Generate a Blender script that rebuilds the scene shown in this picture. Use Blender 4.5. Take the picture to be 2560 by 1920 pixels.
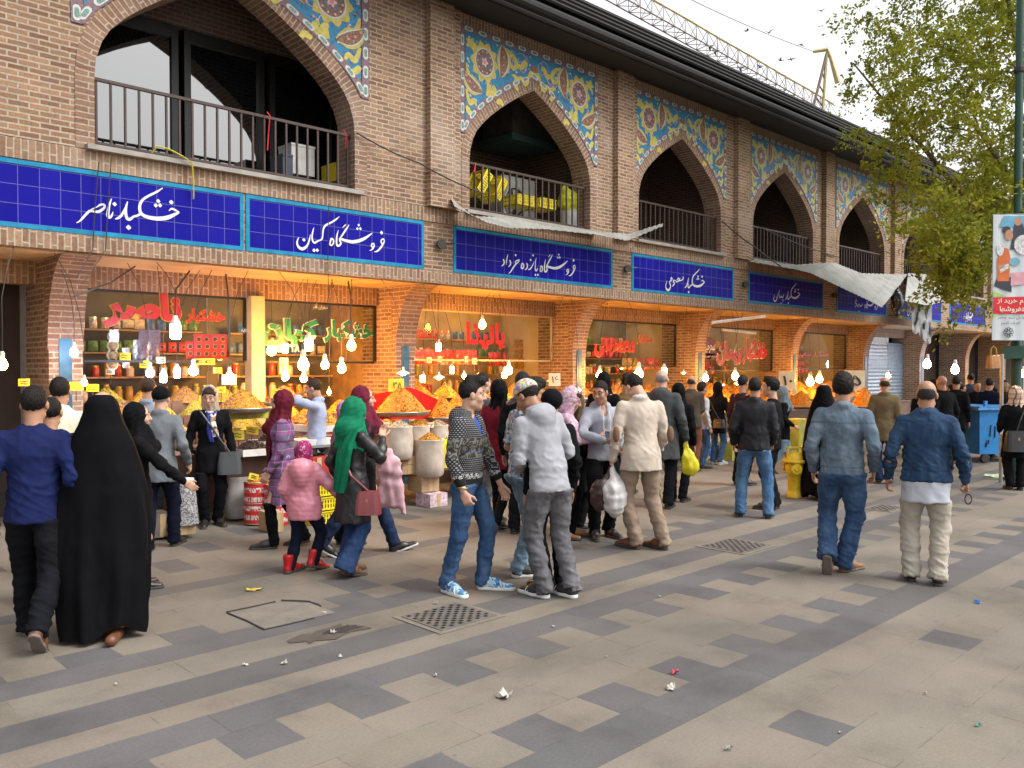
import bpy, math, random
import numpy as np
from mathutils import Vector, Matrix, Euler
R=math.radians; PI=math.pi
rnd=random.Random(7)
for o in list(bpy.data.objects): bpy.data.objects.remove(o)
SC=bpy.context.scene; COL=SC.collection
# ---------------- camera, world, sun, exposure ----------------
FPX=2120.; CXP=1280.; CYP=960.; SPX=2560/2212.
YAW=math.atan2(3465-1280,FPX); PITCH=math.atan2(40.,FPX); CAMH=1.8
cam_d=bpy.data.cameras.new('camera'); cam=bpy.data.objects.new('camera',cam_d); COL.objects.link(cam)
cam.location=(0,0,CAMH); cam.rotation_euler=(PI/2-PITCH,0,YAW-PI/2)
cam_d.sensor_width=36; cam_d.lens=FPX/2560*36; cam_d.clip_start=.05; cam_d.clip_end=600
SC.camera=cam
SUN_EL=R(52); SUN_AZ=R(-62)     # azimuth of the sun measured from +x
W=bpy.data.worlds.new("World"); SC.world=W; W.use_nodes=True
nt=W.node_tree; bg=nt.nodes['Background']
sky=nt.nodes.new('ShaderNodeTexSky'); sky.sky_type='NISHITA'; sky.sun_disc=False
sky.sun_elevation=SUN_EL; sky.sun_rotation=PI/2-SUN_AZ; sky.dust_density=4; sky.air_density=1.3
hs=nt.nodes.new('ShaderNodeHueSaturation'); hs.inputs['Saturation'].default_value=.12
nt.links.new(sky.outputs[0],hs.inputs['Color']); nt.links.new(hs.outputs[0],bg.inputs[0])
bg.inputs[1].default_value=.15
sl=bpy.data.lights.new('sun','SUN'); sl.energy=.85; sl.angle=R(18); sl.color=(1,.95,.88)
so=bpy.data.objects.new('sun',sl); COL.objects.link(so)
sd=Vector((math.cos(SUN_EL)*math.cos(SUN_AZ),math.cos(SUN_EL)*math.sin(SUN_AZ),math.sin(SUN_EL)))
so.rotation_euler=sd.to_track_quat('Z','Y').to_euler(); so.location=(0,-20,30)
SC.view_settings.view_transform='Standard'; SC.view_settings.look='None'; SC.view_settings.gamma=1
SC.view_settings.exposure=1.05
SC.render.engine='CYCLES'; SC.cycles.max_bounces=5; SC.cycles.diffuse_bounces=3; SC.cycles.glossy_bounces=3
SC.cycles.transparent_max_bounces=8; SC.cycles.transmission_bounces=3
SC.cycles.use_denoising=True
SC.cycles.caustics_reflective=False; SC.cycles.caustics_refractive=False
# ---------------- picture-to-place geometry (which point of a plane a ray meets) ----------------
_fw=(math.cos(YAW),math.sin(YAW)); _rt=(math.sin(YAW),-math.cos(YAW)); _cp,_sp=math.cos(PITCH),math.sin(PITCH)
def ray(x,y):
    u=(x*SPX-CXP)/FPX; v=(CYP-y*SPX)/FPX
    f=_cp+v*_sp; z=-_sp+v*_cp
    return Vector((_fw[0]*f+_rt[0]*u,_fw[1]*f+_rt[1]*u,z))
def G(x,y,z=0):
    d=ray(x,y); t=(z-CAMH)/d.z; return (d.x*t,d.y*t,z)
def PL(x,y,Y):
    d=ray(x,y); t=Y/d.y; return (d.x*t,Y,CAMH+d.z*t)
def mpp(p):      # metres per (2212-wide) picture unit at a point
    return (_fw[0]*p[0]+_fw[1]*p[1])*SPX/FPX
# ---------------- helpers: meshes ----------------
class MB:
    def __init__(s): s.v=[]; s.f=[]; s.uv=[]; s.mi=[]; s.m=0
    def face(s,pts,uv=None):
        n=len(s.v); s.v+= [tuple(p) for p in pts]; s.f.append(tuple(range(n,n+len(pts))))
        if uv is None:
            a=Vector(pts[1])-Vector(pts[0]); b=Vector(pts[-1])-Vector(pts[0]); c=a.cross(b)
            ax=max(range(3),key=lambda i:abs(c[i]))
            if ax==0: uv=[(p[1],p[2]) for p in pts]
            elif ax==1: uv=[(p[0],p[2]) for p in pts]
            else: uv=[(p[0],p[1]) for p in pts]
        s.uv+=list(uv); s.mi.append(s.m); return s
    def box(s,x0,x1,y0,y1,z0,z1,skip=''):
        if 'f' not in skip: s.face([(x0,y0,z0),(x1,y0,z0),(x1,y0,z1),(x0,y0,z1)])
        if 'b' not in skip: s.face([(x1,y1,z0),(x0,y1,z0),(x0,y1,z1),(x1,y1,z1)])
        if 'l' not in skip: s.face([(x0,y1,z0),(x0,y0,z0),(x0,y0,z1),(x0,y1,z1)])
        if 'r' not in skip: s.face([(x1,y0,z0),(x1,y1,z0),(x1,y1,z1),(x1,y0,z1)])
        if 't' not in skip: s.face([(x0,y0,z1),(x1,y0,z1),(x1,y1,z1),(x0,y1,z1)])
        if 'd' not in skip: s.face([(x0,y1,z0),(x1,y1,z0),(x1,y0,z0),(x0,y0,z0)])
        return s
    def obox(s,c,ax,ay,az):   # oriented box: centre and three half-axis vectors
        c,ax,ay,az=map(Vector,(c,ax,ay,az))
        P=lambda i,j,k:c+ax*i+ay*j+az*k
        lx,ly,lz=2*ax.length,2*ay.length,2*az.length
        for q,(a,b) in (([P(-1,-1,-1),P(1,-1,-1),P(1,-1,1),P(-1,-1,1)],(lx,lz)),([P(1,1,-1),P(-1,1,-1),P(-1,1,1),P(1,1,1)],(lx,lz)),
            ([P(-1,1,-1),P(-1,-1,-1),P(-1,-1,1),P(-1,1,1)],(ly,lz)),([P(1,-1,-1),P(1,1,-1),P(1,1,1),P(1,-1,1)],(ly,lz)),
            ([P(-1,-1,1),P(1,-1,1),P(1,1,1),P(-1,1,1)],(lx,ly)),([P(-1,1,-1),P(1,1,-1),P(1,-1,-1),P(-1,-1,-1)],(lx,ly))):
            s.face(q,[(0,0),(a,0),(a,b),(0,b)])
        return s
    def grid(s,P,uvs=None,closeu=False):   # P[i][j] points -> quads sharing vertices
        n=len(s.v); a=len(P); b=len(P[0])
        for r in P: s.v+=[tuple(p) for p in r]
        for i in range(a-1):
            for j in range(b if closeu else b-1):
                j2=(j+1)%b
                s.f.append((n+i*b+j,n+i*b+j2,n+(i+1)*b+j2,n+(i+1)*b+j)); s.mi.append(s.m)
                if uvs: s.uv+=[uvs[i][j],uvs[i][min(j+1,b-1)],uvs[i+1][min(j+1,b-1)],uvs[i+1][j]]
                else: s.uv+=[(j/b,i/a),((j+1)/b,i/a),((j+1)/b,(i+1)/a),(j/b,(i+1)/a)]
        return s
    def tube(s,path,r,n=6,cap=True):
        path=[Vector(p) for p in path]; rs=r if isinstance(r,(list,tuple)) else [r]*len(path)
        rows=[]; u=None
        for i,p in enumerate(path):
            t=(path[min(i+1,len(path)-1)]-path[max(i-1,0)])
            if t.length<1e-9: t=Vector((0,0,1))
            t.normalize()
            if u is None: u=t.cross(Vector((0,0,1)) if abs(t.z)<.9 else Vector((1,0,0))).normalized()
            else: u=(u-t*u.dot(t)).normalized()
            w=t.cross(u)
            rows.append([p+(u*math.cos(2*PI*k/n)+w*math.sin(2*PI*k/n))*rs[i] for k in range(n)])
        s.grid(rows,closeu=True)
        if cap:
            for row,fl in ((rows[0],1),(rows[-1],0)):
                s.face(row[::-1] if fl else row,[(0,0)]*n)
        return s
    def lathe(s,prof,c=(0,0,0),n=20,sx=1,sy=1):   # prof: (r,z)
        rows=[[(c[0]+r*sx*math.cos(2*PI*k/n),c[1]+r*sy*math.sin(2*PI*k/n),c[2]+z) for k in range(n)] for r,z in prof]
        return s.grid(rows,closeu=True)
    def prism(s,poly,thick,axis='y',y=0):      # polygon in x-z, front at y, going back by thick
        f=[(p[0],y,p[1]) for p in poly]; b=[(p[0],y+thick,p[1]) for p in poly]
        s.face(f); s.face(b[::-1]); n=len(poly)
        for i in range(n):
            j=(i+1)%n; s.face([f[j],f[i],b[i],b[j]])
        return s
    def mesh(s,name,mats,smooth=False,off=None):
        me=bpy.data.meshes.new(name)
        v=s.v if off is None else [(a-off[0],b-off[1],c-off[2]) for a,b,c in s.v]
        me.from_pydata(v,[],s.f)
        if s.uv:
            ul=me.uv_layers.new(name='UVMap'); ul.data.foreach_set('uv',np.array(s.uv,dtype=np.float32).ravel())
        mats=mats if isinstance(mats,(list,tuple)) else [mats]
        for m in mats: me.materials.append(m)
        if len(mats)>1: me.polygons.foreach_set('material_index',s.mi)
        if smooth: me.polygons.foreach_set('use_smooth',[True]*len(me.polygons))
        me.update(); return me
    def build(s,name,mats,parent=None,smooth=False,local=False):
        off=None
        if parent is not None and not local: off=WORLD(parent)
        return link(name,s.mesh(name,mats,smooth,off),parent)
def WORLD(o):
    p=Vector(o.location)
    while o.parent: o=o.parent; p=p+Vector(o.location)
    return p
def link(name,me,parent=None):
    o=bpy.data.objects.new(name,me); COL.objects.link(o)
    if parent is not None: o.parent=parent
    return o
def tag(o,label=None,cat=None,group=None,kind=None):
    if label: o['label']=label
    if cat: o['category']=cat
    if group: o['group']=group
    if kind: o['kind']=kind
    return o
def thing(name,label,cat,loc=(0,0,0),group=None,rz=0):
    o=bpy.data.objects.new(name,None); COL.objects.link(o); o.location=loc; o.rotation_euler=(0,0,rz); o.empty_display_size=.1
    return tag(o,label,cat,group)
def copy_tree(o,parent=None):
    c=o.copy(); COL.objects.link(c)
    if parent is not None: c.parent=parent
    for ch in o.children: copy_tree(ch,c)
    return c
# ---------------- helpers: materials ----------------
class NT:
    def __init__(s,name):
        s.mat=bpy.data.materials.new(name); s.mat.use_nodes=True; s.t=s.mat.node_tree; s.b=s.t.nodes['Principled BSDF']
    def n(s,t,**kw):
        x=s.t.nodes.new(t)
        for k,v in kw.items(): setattr(x,k,v)
        return x
    def L(s,a,b): s.t.links.new(a,b)
    def val(s,sock,v):
        if hasattr(v,'links') : s.L(v,sock)
        else: sock.default_value=v
    def coord(s,kind='Object',scale=None,rot=None):
        c=s.n('ShaderNodeTexCoord').outputs[kind]
        if scale is not None or rot is not None:
            m=s.n('ShaderNodeMapping'); s.L(c,m.inputs[0])
            if scale is not None: m.inputs['Scale'].default_value=scale
            if rot is not None: m.inputs['Rotation'].default_value=rot
            c=m.outputs[0]
        return c
    def noise(s,co,scale,detail=3,rough=.55,dist=0,ridged=False):
        x=s.n('ShaderNodeTexNoise');
        if ridged: x.noise_type='RIDGED_MULTIFRACTAL'
        x.inputs['Scale'].default_value=scale; x.inputs['Detail'].default_value=detail; x.inputs['Roughness'].default_value=rough; x.inputs['Distortion'].default_value=dist
        s.L(co,x.inputs['Vector']); return x.outputs['Fac']
    def ramp(s,f,stops,interp='LINEAR'):
        r=s.n('ShaderNodeValToRGB'); r.color_ramp.interpolation=interp; e=r.color_ramp.elements
        while len(e)<len(stops): e.new(.5)
        for i,(p,c) in enumerate(stops):
            e[i].position=p; e[i].color=(c,c,c,1) if not isinstance(c,(tuple,list)) else (*c[:3],1)
        s.L(f,r.inputs[0]); return r.outputs[0]
    def mix(s,f,a,b,mode='MIX'):
        m=s.n('ShaderNodeMix',data_type='RGBA',blend_type=mode)
        s.val(m.inputs[0],f)
        for k,v in ((6,a),(7,b)):
            if isinstance(v,(tuple,list)): m.inputs[k].default_value=(*v[:3],1)
            else: s.val(m.inputs[k],v)
        return m.outputs[2]
    def math(s,op,a,b=0,c=0):
        m=s.n('ShaderNodeMath',operation=op)
        for k,v in ((0,a),(1,b),(2,c)): s.val(m.inputs[k],v)
        return m.outputs[0]
    def col(s,v):
        if isinstance(v,(tuple,list)): s.b.inputs['Base Color'].default_value=(*v[:3],1)
        else: s.L(v,s.b.inputs['Base Color'])
    def bump(s,h,strength=.3,dist=.01):
        b=s.n('ShaderNodeBump'); b.inputs['Strength'].default_value=strength; b.inputs['Distance'].default_value=dist
        s.L(h,b.inputs['Height']); s.L(b.outputs[0],s.b.inputs['Normal'])
    def set(s,rough=None,metal=None,spec=None,**kw):
        if rough is not None: s.val(s.b.inputs['Roughness'],rough)
        if metal is not None: s.b.inputs['Metallic'].default_value=metal
        if spec is not None: s.b.inputs['Specular IOR Level'].default_value=spec
        for k,v in kw.items(): s.b.inputs[k].default_value=v
        return s
_mc={}
def plain(name,c,rough=.6,metal=0,var=.18,scale=6,bump=0,spec=None,bscale=None):
    if name in _mc: return _mc[name]
    m=NT(name); co=m.coord(); n=m.noise(co,scale,4)
    lo=tuple(x*(1-var) for x in c); hi=tuple(min(1,x*(1+var)) for x in c)
    m.col(m.ramp(n,[(.3,lo),(.7,hi)])); m.set(rough,metal,spec)
    if bump: m.bump(m.noise(co,bscale or scale*8,3),bump,.004)
    _mc[name]=m.mat; return m.mat
def emit(name,c,strength):
    if name in _mc: return _mc[name]
    m=NT(name); m.col(c); m.b.inputs['Emission Color'].default_value=(*c,1); m.b.inputs['Emission Strength'].default_value=strength
    _mc[name]=m.mat; return m.mat
def glassy(name,tint=(.9,.95,.95),alpha=.12,rough=.02,ior=1.5):
    if name in _mc: return _mc[name]
    m=NT(name); t=m.n('ShaderNodeBsdfTransparent'); t.inputs[0].default_value=(*tint,1)
    g=m.n('ShaderNodeBsdfGlossy'); g.inputs['Roughness'].default_value=rough
    fr=m.n('ShaderNodeFresnel'); fr.inputs[0].default_value=ior
    x=m.n('ShaderNodeMixShader'); f=m.math('ADD',fr.outputs[0],alpha); m.L(f,x.inputs[0])
    m.L(t.outputs[0],x.inputs[1]); m.L(g.outputs[0],x.inputs[2]); m.L(x.outputs[0],m.t.nodes['Material Output'].inputs[0])
    _mc[name]=m.mat; return m.mat
def lin(r,g,b):   # sRGB 0-255 -> linear
    f=lambda v:(v/255/12.92 if v<=10 else ((v/255+.055)/1.055)**2.4)
    return (f(r),f(g),f(b))
# ---------------- helpers: smooth solids from a distance field ----------------
def _nz(p,seed=0):   # cheap smooth noise in -1..1 on an (n,3) array
    r=np.random.RandomState(seed); o=np.zeros(len(p))
    for k in range(5):
        d=r.normal(size=3); d/=np.linalg.norm(d); f=(.7+.9*r.rand())
        o+=np.sin(p@d*f*2*PI+r.rand()*6.28+1.3*np.sin(p@r.normal(size=3)*3))
    return o/3.2
def _rdg(p,seed=0): return 1-np.clip(np.abs(_nz(p,seed))*2.4,0,1)
class Field:
    def __init__(s,lo,hi,h):
        s.h=h; s.lo=np.array(lo,float); s.n=np.maximum(4,np.ceil((np.array(hi,float)-s.lo)/h).astype(int)+1)
        s.d=np.full(s.n,9.,np.float32)
        s.ax=[s.lo[i]+h*np.arange(s.n[i]) for i in range(3)]
    def _sub(s,c0,c1):
        a=np.clip(np.floor((np.array(c0)-s.lo)/s.h).astype(int),0,s.n-1); b=np.clip(np.ceil((np.array(c1)-s.lo)/s.h).astype(int)+1,1,s.n)
        if np.any(b<=a): return None
        sl=tuple(slice(a[i],b[i]) for i in range(3))
        X,Y,Z=np.meshgrid(*[s.ax[i][sl[i]] for i in range(3)],indexing='ij'); return sl,X,Y,Z
    def _add(s,sl,d,k):
        o=s.d[sl]
        if k>0:
            h=np.clip(.5+.5*(d-o)/k,0,1); r=d*(1-h)+o*h-k*h*(1-h)
        else: r=np.minimum(o,d)
        s.d[sl]=r
    def cone(s,a,b,ra,rb=None,k=.02,sq=None,sub=False):   # sq=(dir, factor) flattens across dir
        if rb is None: rb=ra
        a=np.array(a,float); b=np.array(b,float); m=max(ra,rb)*(1.0 if sq is None else max(1,sq[1]))+k+3*s.h
        q=s._sub(np.minimum(a,b)-m,np.maximum(a,b)+m)
        if q is None: return s
        sl,X,Y,Z=q; px,py,pz=X-a[0],Y-a[1],Z-a[2]; ba=b-a; fac=1
        if sq is not None:
            n=np.array(sq[0],float); n/=np.linalg.norm(n); f=1/sq[1]-1; dn=(px*n[0]+py*n[1]+pz*n[2])
            t0=np.clip((px*ba[0]+py*ba[1]+pz*ba[2])/(ba@ba+1e-12),0,1); dn=dn-t0*(ba@n)
            px=px+n[0]*dn*f; py=py+n[1]*dn*f; pz=pz+n[2]*dn*f; fac=min(1,sq[1])
        t=np.clip((px*ba[0]+py*ba[1]+pz*ba[2])/(ba@ba+1e-12),0,1)
        d=(np.sqrt((px-ba[0]*t)**2+(py-ba[1]*t)**2+(pz-ba[2]*t)**2)-(ra+(rb-ra)*t))*fac
        if sub: s.d[sl]=np.maximum(s.d[sl],-d)
        else: s._add(sl,d,k)
        return s
    def chain(s,pts,rs,k=.02,sq=None):
        for i in range(len(pts)-1): s.cone(pts[i],pts[i+1],rs[i],rs[i+1],k,sq)
        return s
    def ell(s,c,r,k=.02,rot=None,sub=False):
        c=np.array(c,float); r=np.array(r,float); m=r.max()+k+3*s.h
        q=s._sub(c-m,c+m)
        if q is None: return s
        sl,X,Y,Z=q; P=np.stack([X-c[0],Y-c[1],Z-c[2]],-1)
        if rot is not None: P=P@np.array(rot)
        q=P/r; l=np.sqrt((q**2).sum(-1)); g=np.sqrt(((P/r**2)**2).sum(-1))+1e-9
        d=l*(l-1)/g
        if sub: s.d[sl]=np.maximum(s.d[sl],-d)
        else: s._add(sl,d,k)
        return s
    def cut(s,p,n,where=None):    # removes what lies on the side n points to
        n=np.array(n,float); n/=np.linalg.norm(n)
        X,Y,Z=np.meshgrid(*s.ax,indexing='ij'); d=(X-p[0])*n[0]+(Y-p[1])*n[1]+(Z-p[2])*n[2]
        if where is not None: d=np.where(where(X,Y,Z),d,-9)
        s.d=np.maximum(s.d,d); return s
    def inter(s,o): s.d=np.maximum(s.d,o); return s
    def net(s):      # surface nets
        d=s.d.copy(); d[0]=d[-1]=9; d[:,0]=d[:,-1]=9; d[:,:,0]=d[:,:,-1]=9
        ins=d<0; nx,ny,nz=s.n
        C=[(i,j,k) for i in (0,1) for j in (0,1) for k in (0,1)]
        g=lambda a,c:a[c[0]:nx-1+c[0],c[1]:ny-1+c[1],c[2]:nz-1+c[2]]
        cnt=sum(g(ins,c).astype(np.int8) for c in C); mx=(cnt>0)&(cnt<8)
        I=np.argwhere(mx); 
        if len(I)==0: return np.zeros((0,3)),np.zeros((0,4),int)
        idx=np.full(mx.shape,-1,int); idx[mx]=np.arange(len(I))
        cv={c:d[I[:,0]+c[0],I[:,1]+c[1],I[:,2]+c[2]] for c in C}
        acc=np.zeros((len(I),3)); w=np.zeros(len(I))
        for a in C:
            for ax in range(3):
                if a[ax]==0:
                    b=list(a); b[ax]=1; b=tuple(b); da,db=cv[a],cv[b]; m=(da<0)!=(db<0)
                    t=np.where(m,da/np.where(m,da-db,1),0)
                    P=np.tile(np.array(a,float),(len(I),1)); P[:,ax]=t
                    acc[m]+=P[m]; w+=m
        V=s.lo+s.h*(I+acc/w[:,None]); F=[]
        for ax in range(3):
            u,v=[(1,2),(2,0),(0,1)][ax]
            A=np.moveaxis(ins,(ax,u,v),(0,1,2)); J=np.moveaxis(idx,(ax,u,v),(0,1,2))
            a0=A[:-1,1:-1,1:-1]; a1=A[1:,1:-1,1:-1]; ch=a0!=a1
            q=np.stack([J[:,:-1,:-1][ch],J[:,1:,:-1][ch],J[:,1:,1:][ch],J[:,:-1,1:][ch]],-1)
            fl=~a0[ch]; q[fl]=q[fl][:,::-1]; F.append(q)
        return V,np.concatenate(F)
def normals(V,F):
    n=np.cross(V[F[:,2]]-V[F[:,0]],V[F[:,3]]-V[F[:,1]]); N=np.zeros_like(V)
    for k in range(4): np.add.at(N,F[:,k],n)
    return N/(np.linalg.norm(N,axis=1)[:,None]+1e-9)
def relax(V,F,it=1,lam=.5):
    for _ in range(it):
        S=np.zeros_like(V); c=np.zeros(len(V))
        for k in range(4):
            np.add.at(S,F[:,k],V[F[:,(k+1)%4]]); np.add.at(c,F[:,k],1)
            np.add.at(S,F[:,k],V[F[:,(k+3)%4]]); np.add.at(c,F[:,k],1)
        V=V*(1-lam)+lam*S/np.maximum(c,1)[:,None]
    return V
def npmesh(name,V,F,mats,smooth=True):
    me=bpy.data.meshes.new(name); n=len(F); k=F.shape[1]
    me.vertices.add(len(V)); me.vertices.foreach_set('co',np.asarray(V,np.float32).ravel())
    me.loops.add(n*k); me.loops.foreach_set('vertex_index',F.astype(np.int32).ravel())
    me.polygons.add(n); me.polygons.foreach_set('loop_start',np.arange(0,n*k,k,dtype=np.int32)); me.polygons.foreach_set('loop_total',np.full(n,k,np.int32))
    for m in (mats if isinstance(mats,(list,tuple)) else [mats]): me.materials.append(m)
    if smooth: me.polygons.foreach_set('use_smooth',np.ones(n,bool))
    me.update(calc_edges=True); me.validate(); return me
# ---------------- materials of the setting ----------------
def brick_mat(name,c1,c2,mortar,w=.2,h=.062,ms=.011,stain=.35,seed=0):
    m=NT(name); uv=m.n('ShaderNodeUVMap').outputs[0]
    ob=m.coord()
    wob=m.n('ShaderNodeTexNoise'); wob.inputs['Scale'].default_value=9; m.L(uv,wob.inputs['Vector'])
    va=m.n('ShaderNodeVectorMath',operation='MULTIPLY_ADD'); m.L(wob.outputs['Color'],va.inputs[0]); va.inputs[1].default_value=(.012,.008,0); m.L(uv,va.inputs[2])
    b=m.n('ShaderNodeTexBrick'); b.offset=.5; m.L(va.outputs[0],b.inputs['Vector'])
    for k,v in (('Scale',1),('Mortar Size',ms),('Mortar Smooth',.25),('Bias',0),('Brick Width',w),('Row Height',h)): b.inputs[k].default_value=v
    b.inputs['Color1'].default_value=(*c1,1); b.inputs['Color2'].default_value=(*c2,1); b.inputs['Mortar'].default_value=(*mortar,1)
    n=m.noise(ob,2.2,5,.6); n2=m.noise(ob,35,3,.6)
    c=m.mix(m.ramp(n,[(.35,0),(.75,stain)]),b.outputs['Color'],(.12,.085,.07),'MIX')
    c=m.mix(1,c,m.ramp(n2,[(.25,.72),(.75,1.15)]),'MULTIPLY')
    e=m.n('ShaderNodeTexNoise'); e.inputs['Scale'].default_value=.7; m.L(ob,e.inputs['Vector'])
    c=m.mix(m.ramp(e.outputs['Fac'],[(.55,0),(.75,.25)]),c,(.52,.47,.4))
    m.col(c); m.set(.9,spec=.25)
    h_=m.math('MULTIPLY_ADD',n2,.35,m.math('SUBTRACT',1,b.outputs['Fac'])); m.bump(h_,.6,.008)
    return m.mat
BR=brick_mat('brick',(.36,.212,.122),(.185,.095,.056),(.42,.345,.26))
BRS=brick_mat('soldier_brick',(.33,.203,.126),(.21,.118,.072),(.42,.345,.26),w=.24,h=.068,ms=.010)
BRV=brick_mat('voussoir_brick',(.30,.176,.112),(.20,.104,.068),(.41,.345,.27),w=.30,h=.066,ms=.009)
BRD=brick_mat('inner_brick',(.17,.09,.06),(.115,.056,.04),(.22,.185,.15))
STONE=plain('sill_stone',(.28,.26,.23),.8,bump=.4)
DARKM=plain('dark_metal',(.035,.024,.02),.45,.3)
ROOFM=plain('brown_roof_metal',(.010,.0075,.007),.55,0,var=.25,scale=3,spec=.12)
SOFF=plain('roof_soffit',(.010,.009,.0085),.7)
PLAST=plain('plaster',(.46,.33,.18),.85,var=.15,scale=3,bump=.3)
CREAM=plain('cream_paint',(.50,.40,.25),.7,var=.12,scale=2)
WOODC=plain('shelf_wood',(.32,.2,.1),.6,var=.3)
BLUEP=plain('blue_painted_steel',(.028,.105,.17),.5,var=.3,scale=9)
GLASSW=glassy('shop_glass',(.9,.93,.9),.0,.02,1.28)
DGLASS=NT('dark_glass').set(.03,0,IOR=2.6); DGLASS.col((.008,.009,.01)); DGLASS=DGLASS.mat
BLACKM=plain('black_frame',(.012,.011,.011),.5)
D=9.94
# ---------------- ground ----------------
def paving():
    def mat(name,c):
        m=NT(name); uv=m.n('ShaderNodeUVMap').outputs[0]; sx=m.n('ShaderNodeSeparateXYZ'); m.L(uv,sx.inputs[0]); ob=m.coord()
        at=m.n('ShaderNodeAttribute'); at.attribute_name='tint'
        e=m.math('MINIMUM',sx.outputs[0],sx.outputs[1])
        n0=m.noise(ob,5,3)
        joint=m.ramp(e,[(.0,1),(.011,0)])
        brk=m.ramp(n0,[(.47,0),(.62,1)])
        n=m.noise(ob,1.3,6,.62); n2=m.noise(ob,60,3,.7); n3=m.noise(ob,230,2,.6); n4=m.noise(ob,.45,3,.5)
        base=m.mix(1,m.ramp(n,[(.28,tuple(v*.62 for v in c)),(.5,c),(.75,tuple(v*1.2 for v in c))]),m.ramp(n2,[(.3,.86),(.7,1.1)]),'MULTIPLY')
        base=m.mix(1,base,m.ramp(n3,[(.3,.86),(.75,1.12)]),'MULTIPLY')
        base=m.mix(1,base,at.outputs['Color'],'MULTIPLY')
        base=m.mix(m.ramp(n4,[(.42,0),(.72,.55)]),base,(.085,.075,.065))
        v=m.n('ShaderNodeTexVoronoi'); v.inputs['Scale'].default_value=3.3; m.L(ob,v.inputs['Vector'])
        base=m.mix(m.ramp(v.outputs['Distance'],[(.025,.45),(.05,0)]),base,(.055,.05,.046))
        v2=m.n('ShaderNodeTexVoronoi'); v2.inputs['Scale'].default_value=14; m.L(ob,v2.inputs['Vector'])
        base=m.mix(m.ramp(v2.outputs['Distance'],[(.05,.3),(.09,0)]),base,(.065,.06,.052))
        f=m.math('MULTIPLY',joint,m.math('MULTIPLY_ADD',brk,.62,.06))
        m.col(m.mix(f,base,(.055,.048,.043))); m.set(.82,spec=.3)
        h=m.math('MULTIPLY_ADD',n2,.3,m.math('MULTIPLY',f,-1)); m.bump(h,.35,.006); return m.mat
    light=mat('light_paving',(.183,.159,.129)); dark=mat('dark_paving',(.101,.096,.098))
    r=random.Random(3)
    rows=[]   # (y0,y1,kind,x0,slab width)
    y=-7.0
    lows=[]
    yy=2.45
    while yy>-7: lows.append((yy-.312,yy)); yy-=.312
    for i,(a,b) in enumerate(lows): rows.append((a,b,'iso' if i in(1,5,9) else 'L',3.86 if i==1 else 2.88,.98))
    rows+= [(2.45,2.75,'D',0,.9),(2.75,3.06,'T',3.46,.32),(3.06,3.35,'L',.2,.64),(3.35,3.63,'L',.5,.96),(3.63,3.94,'T',1.81,.32),(3.94,4.23,'D',.1,.9),(4.23,4.47,'L',.4,.64),
      (4.47,4.8,'D',0,.9),(4.8,5.17,'L',.3,.9),(5.17,5.47,'D',.2,.9),(5.47,5.75,'T',1.6,.32),(5.75,6.27,'I2',3.79,.31),(6.27,6.72,'L',.3,.8),(6.72,6.96,'D',.2,.7),
      (6.96,7.4,'L',.1,.8),(7.4,7.92,'I2',5.52,.28),(7.92,8.03,'L',.2,.9),(8.03,8.5,'I2',6.06,.28),(8.5,9.05,'I2',4.24,.28),(9.05,9.6,'L',.3,.8),(9.6,10.2,'L',.1,.8),(10.2,14.6,'L',.1,.8)]
    V=[];F=[];UV=[];MI=[];TI=[]
    for (a,b,k,x0,w) in rows:
        n0=int((-8-x0)/w); n1=int((46-x0)/w)
        for i in range(n0,n1):
            xa=x0+i*w; xb=xa+w
            d=(k=='D') or (k=='T' and i%2==0) or (k=='iso' and False) or (k=='I2' and i%9==0)
            cells=[(xa,xb,d)]
            if k=='iso' and i%2==0: cells=[(xa,xa+.31,True),(xa+.31,xb,False)]
            for (p,q,dd) in cells:
                t=len(V); V+=[(p,a,0),(q,a,0),(q,b,0),(p,b,0)]; F.append((t,t+1,t+2,t+3))
                ww=q-p; hh=b-a
                UV+=[(0,0),(ww,0),(ww,hh),(0,hh)]; MI.append(1 if dd else 0)
                g=1+(r.uniform(-.04,.035) if not dd else r.uniform(-.08,.09)); TI.append((g*(1+r.uniform(-.015,.02)),g,g*(1+r.uniform(-.03,.015)),1))
    me=bpy.data.meshes.new('paving'); me.from_pydata(V,[],F)
    # distance of each corner to slab edge is taken from uv; use half-extent folding
    ul=me.uv_layers.new(name='UVMap')
    for i,p in enumerate(me.polygons):
        for li in p.loop_indices: ul.data[li].uv=UV[li]
    me.materials.append(light); me.materials.append(dark); me.polygons.foreach_set('material_index',MI)
    ca=me.color_attributes.new('tint','FLOAT_COLOR','CORNER')
    ca.data.foreach_set('color',np.repeat(np.array(TI,np.float32),4,axis=0).ravel())
    o=link('paving',me); tag(o,'grey beige stone paving with dark grey stripes and stepped squares','paving',kind='structure')
    g=MB(); g.face([(-200,-150,-.012),(400,-150,-.012),(400,400,-.012),(-200,400,-.012)])
    tag(g.build('ground',plain('far_ground',(.2,.18,.16),.9,scale=.5)),'grey ground stretching beyond the paving','ground',kind='structure')
paving()
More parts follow.
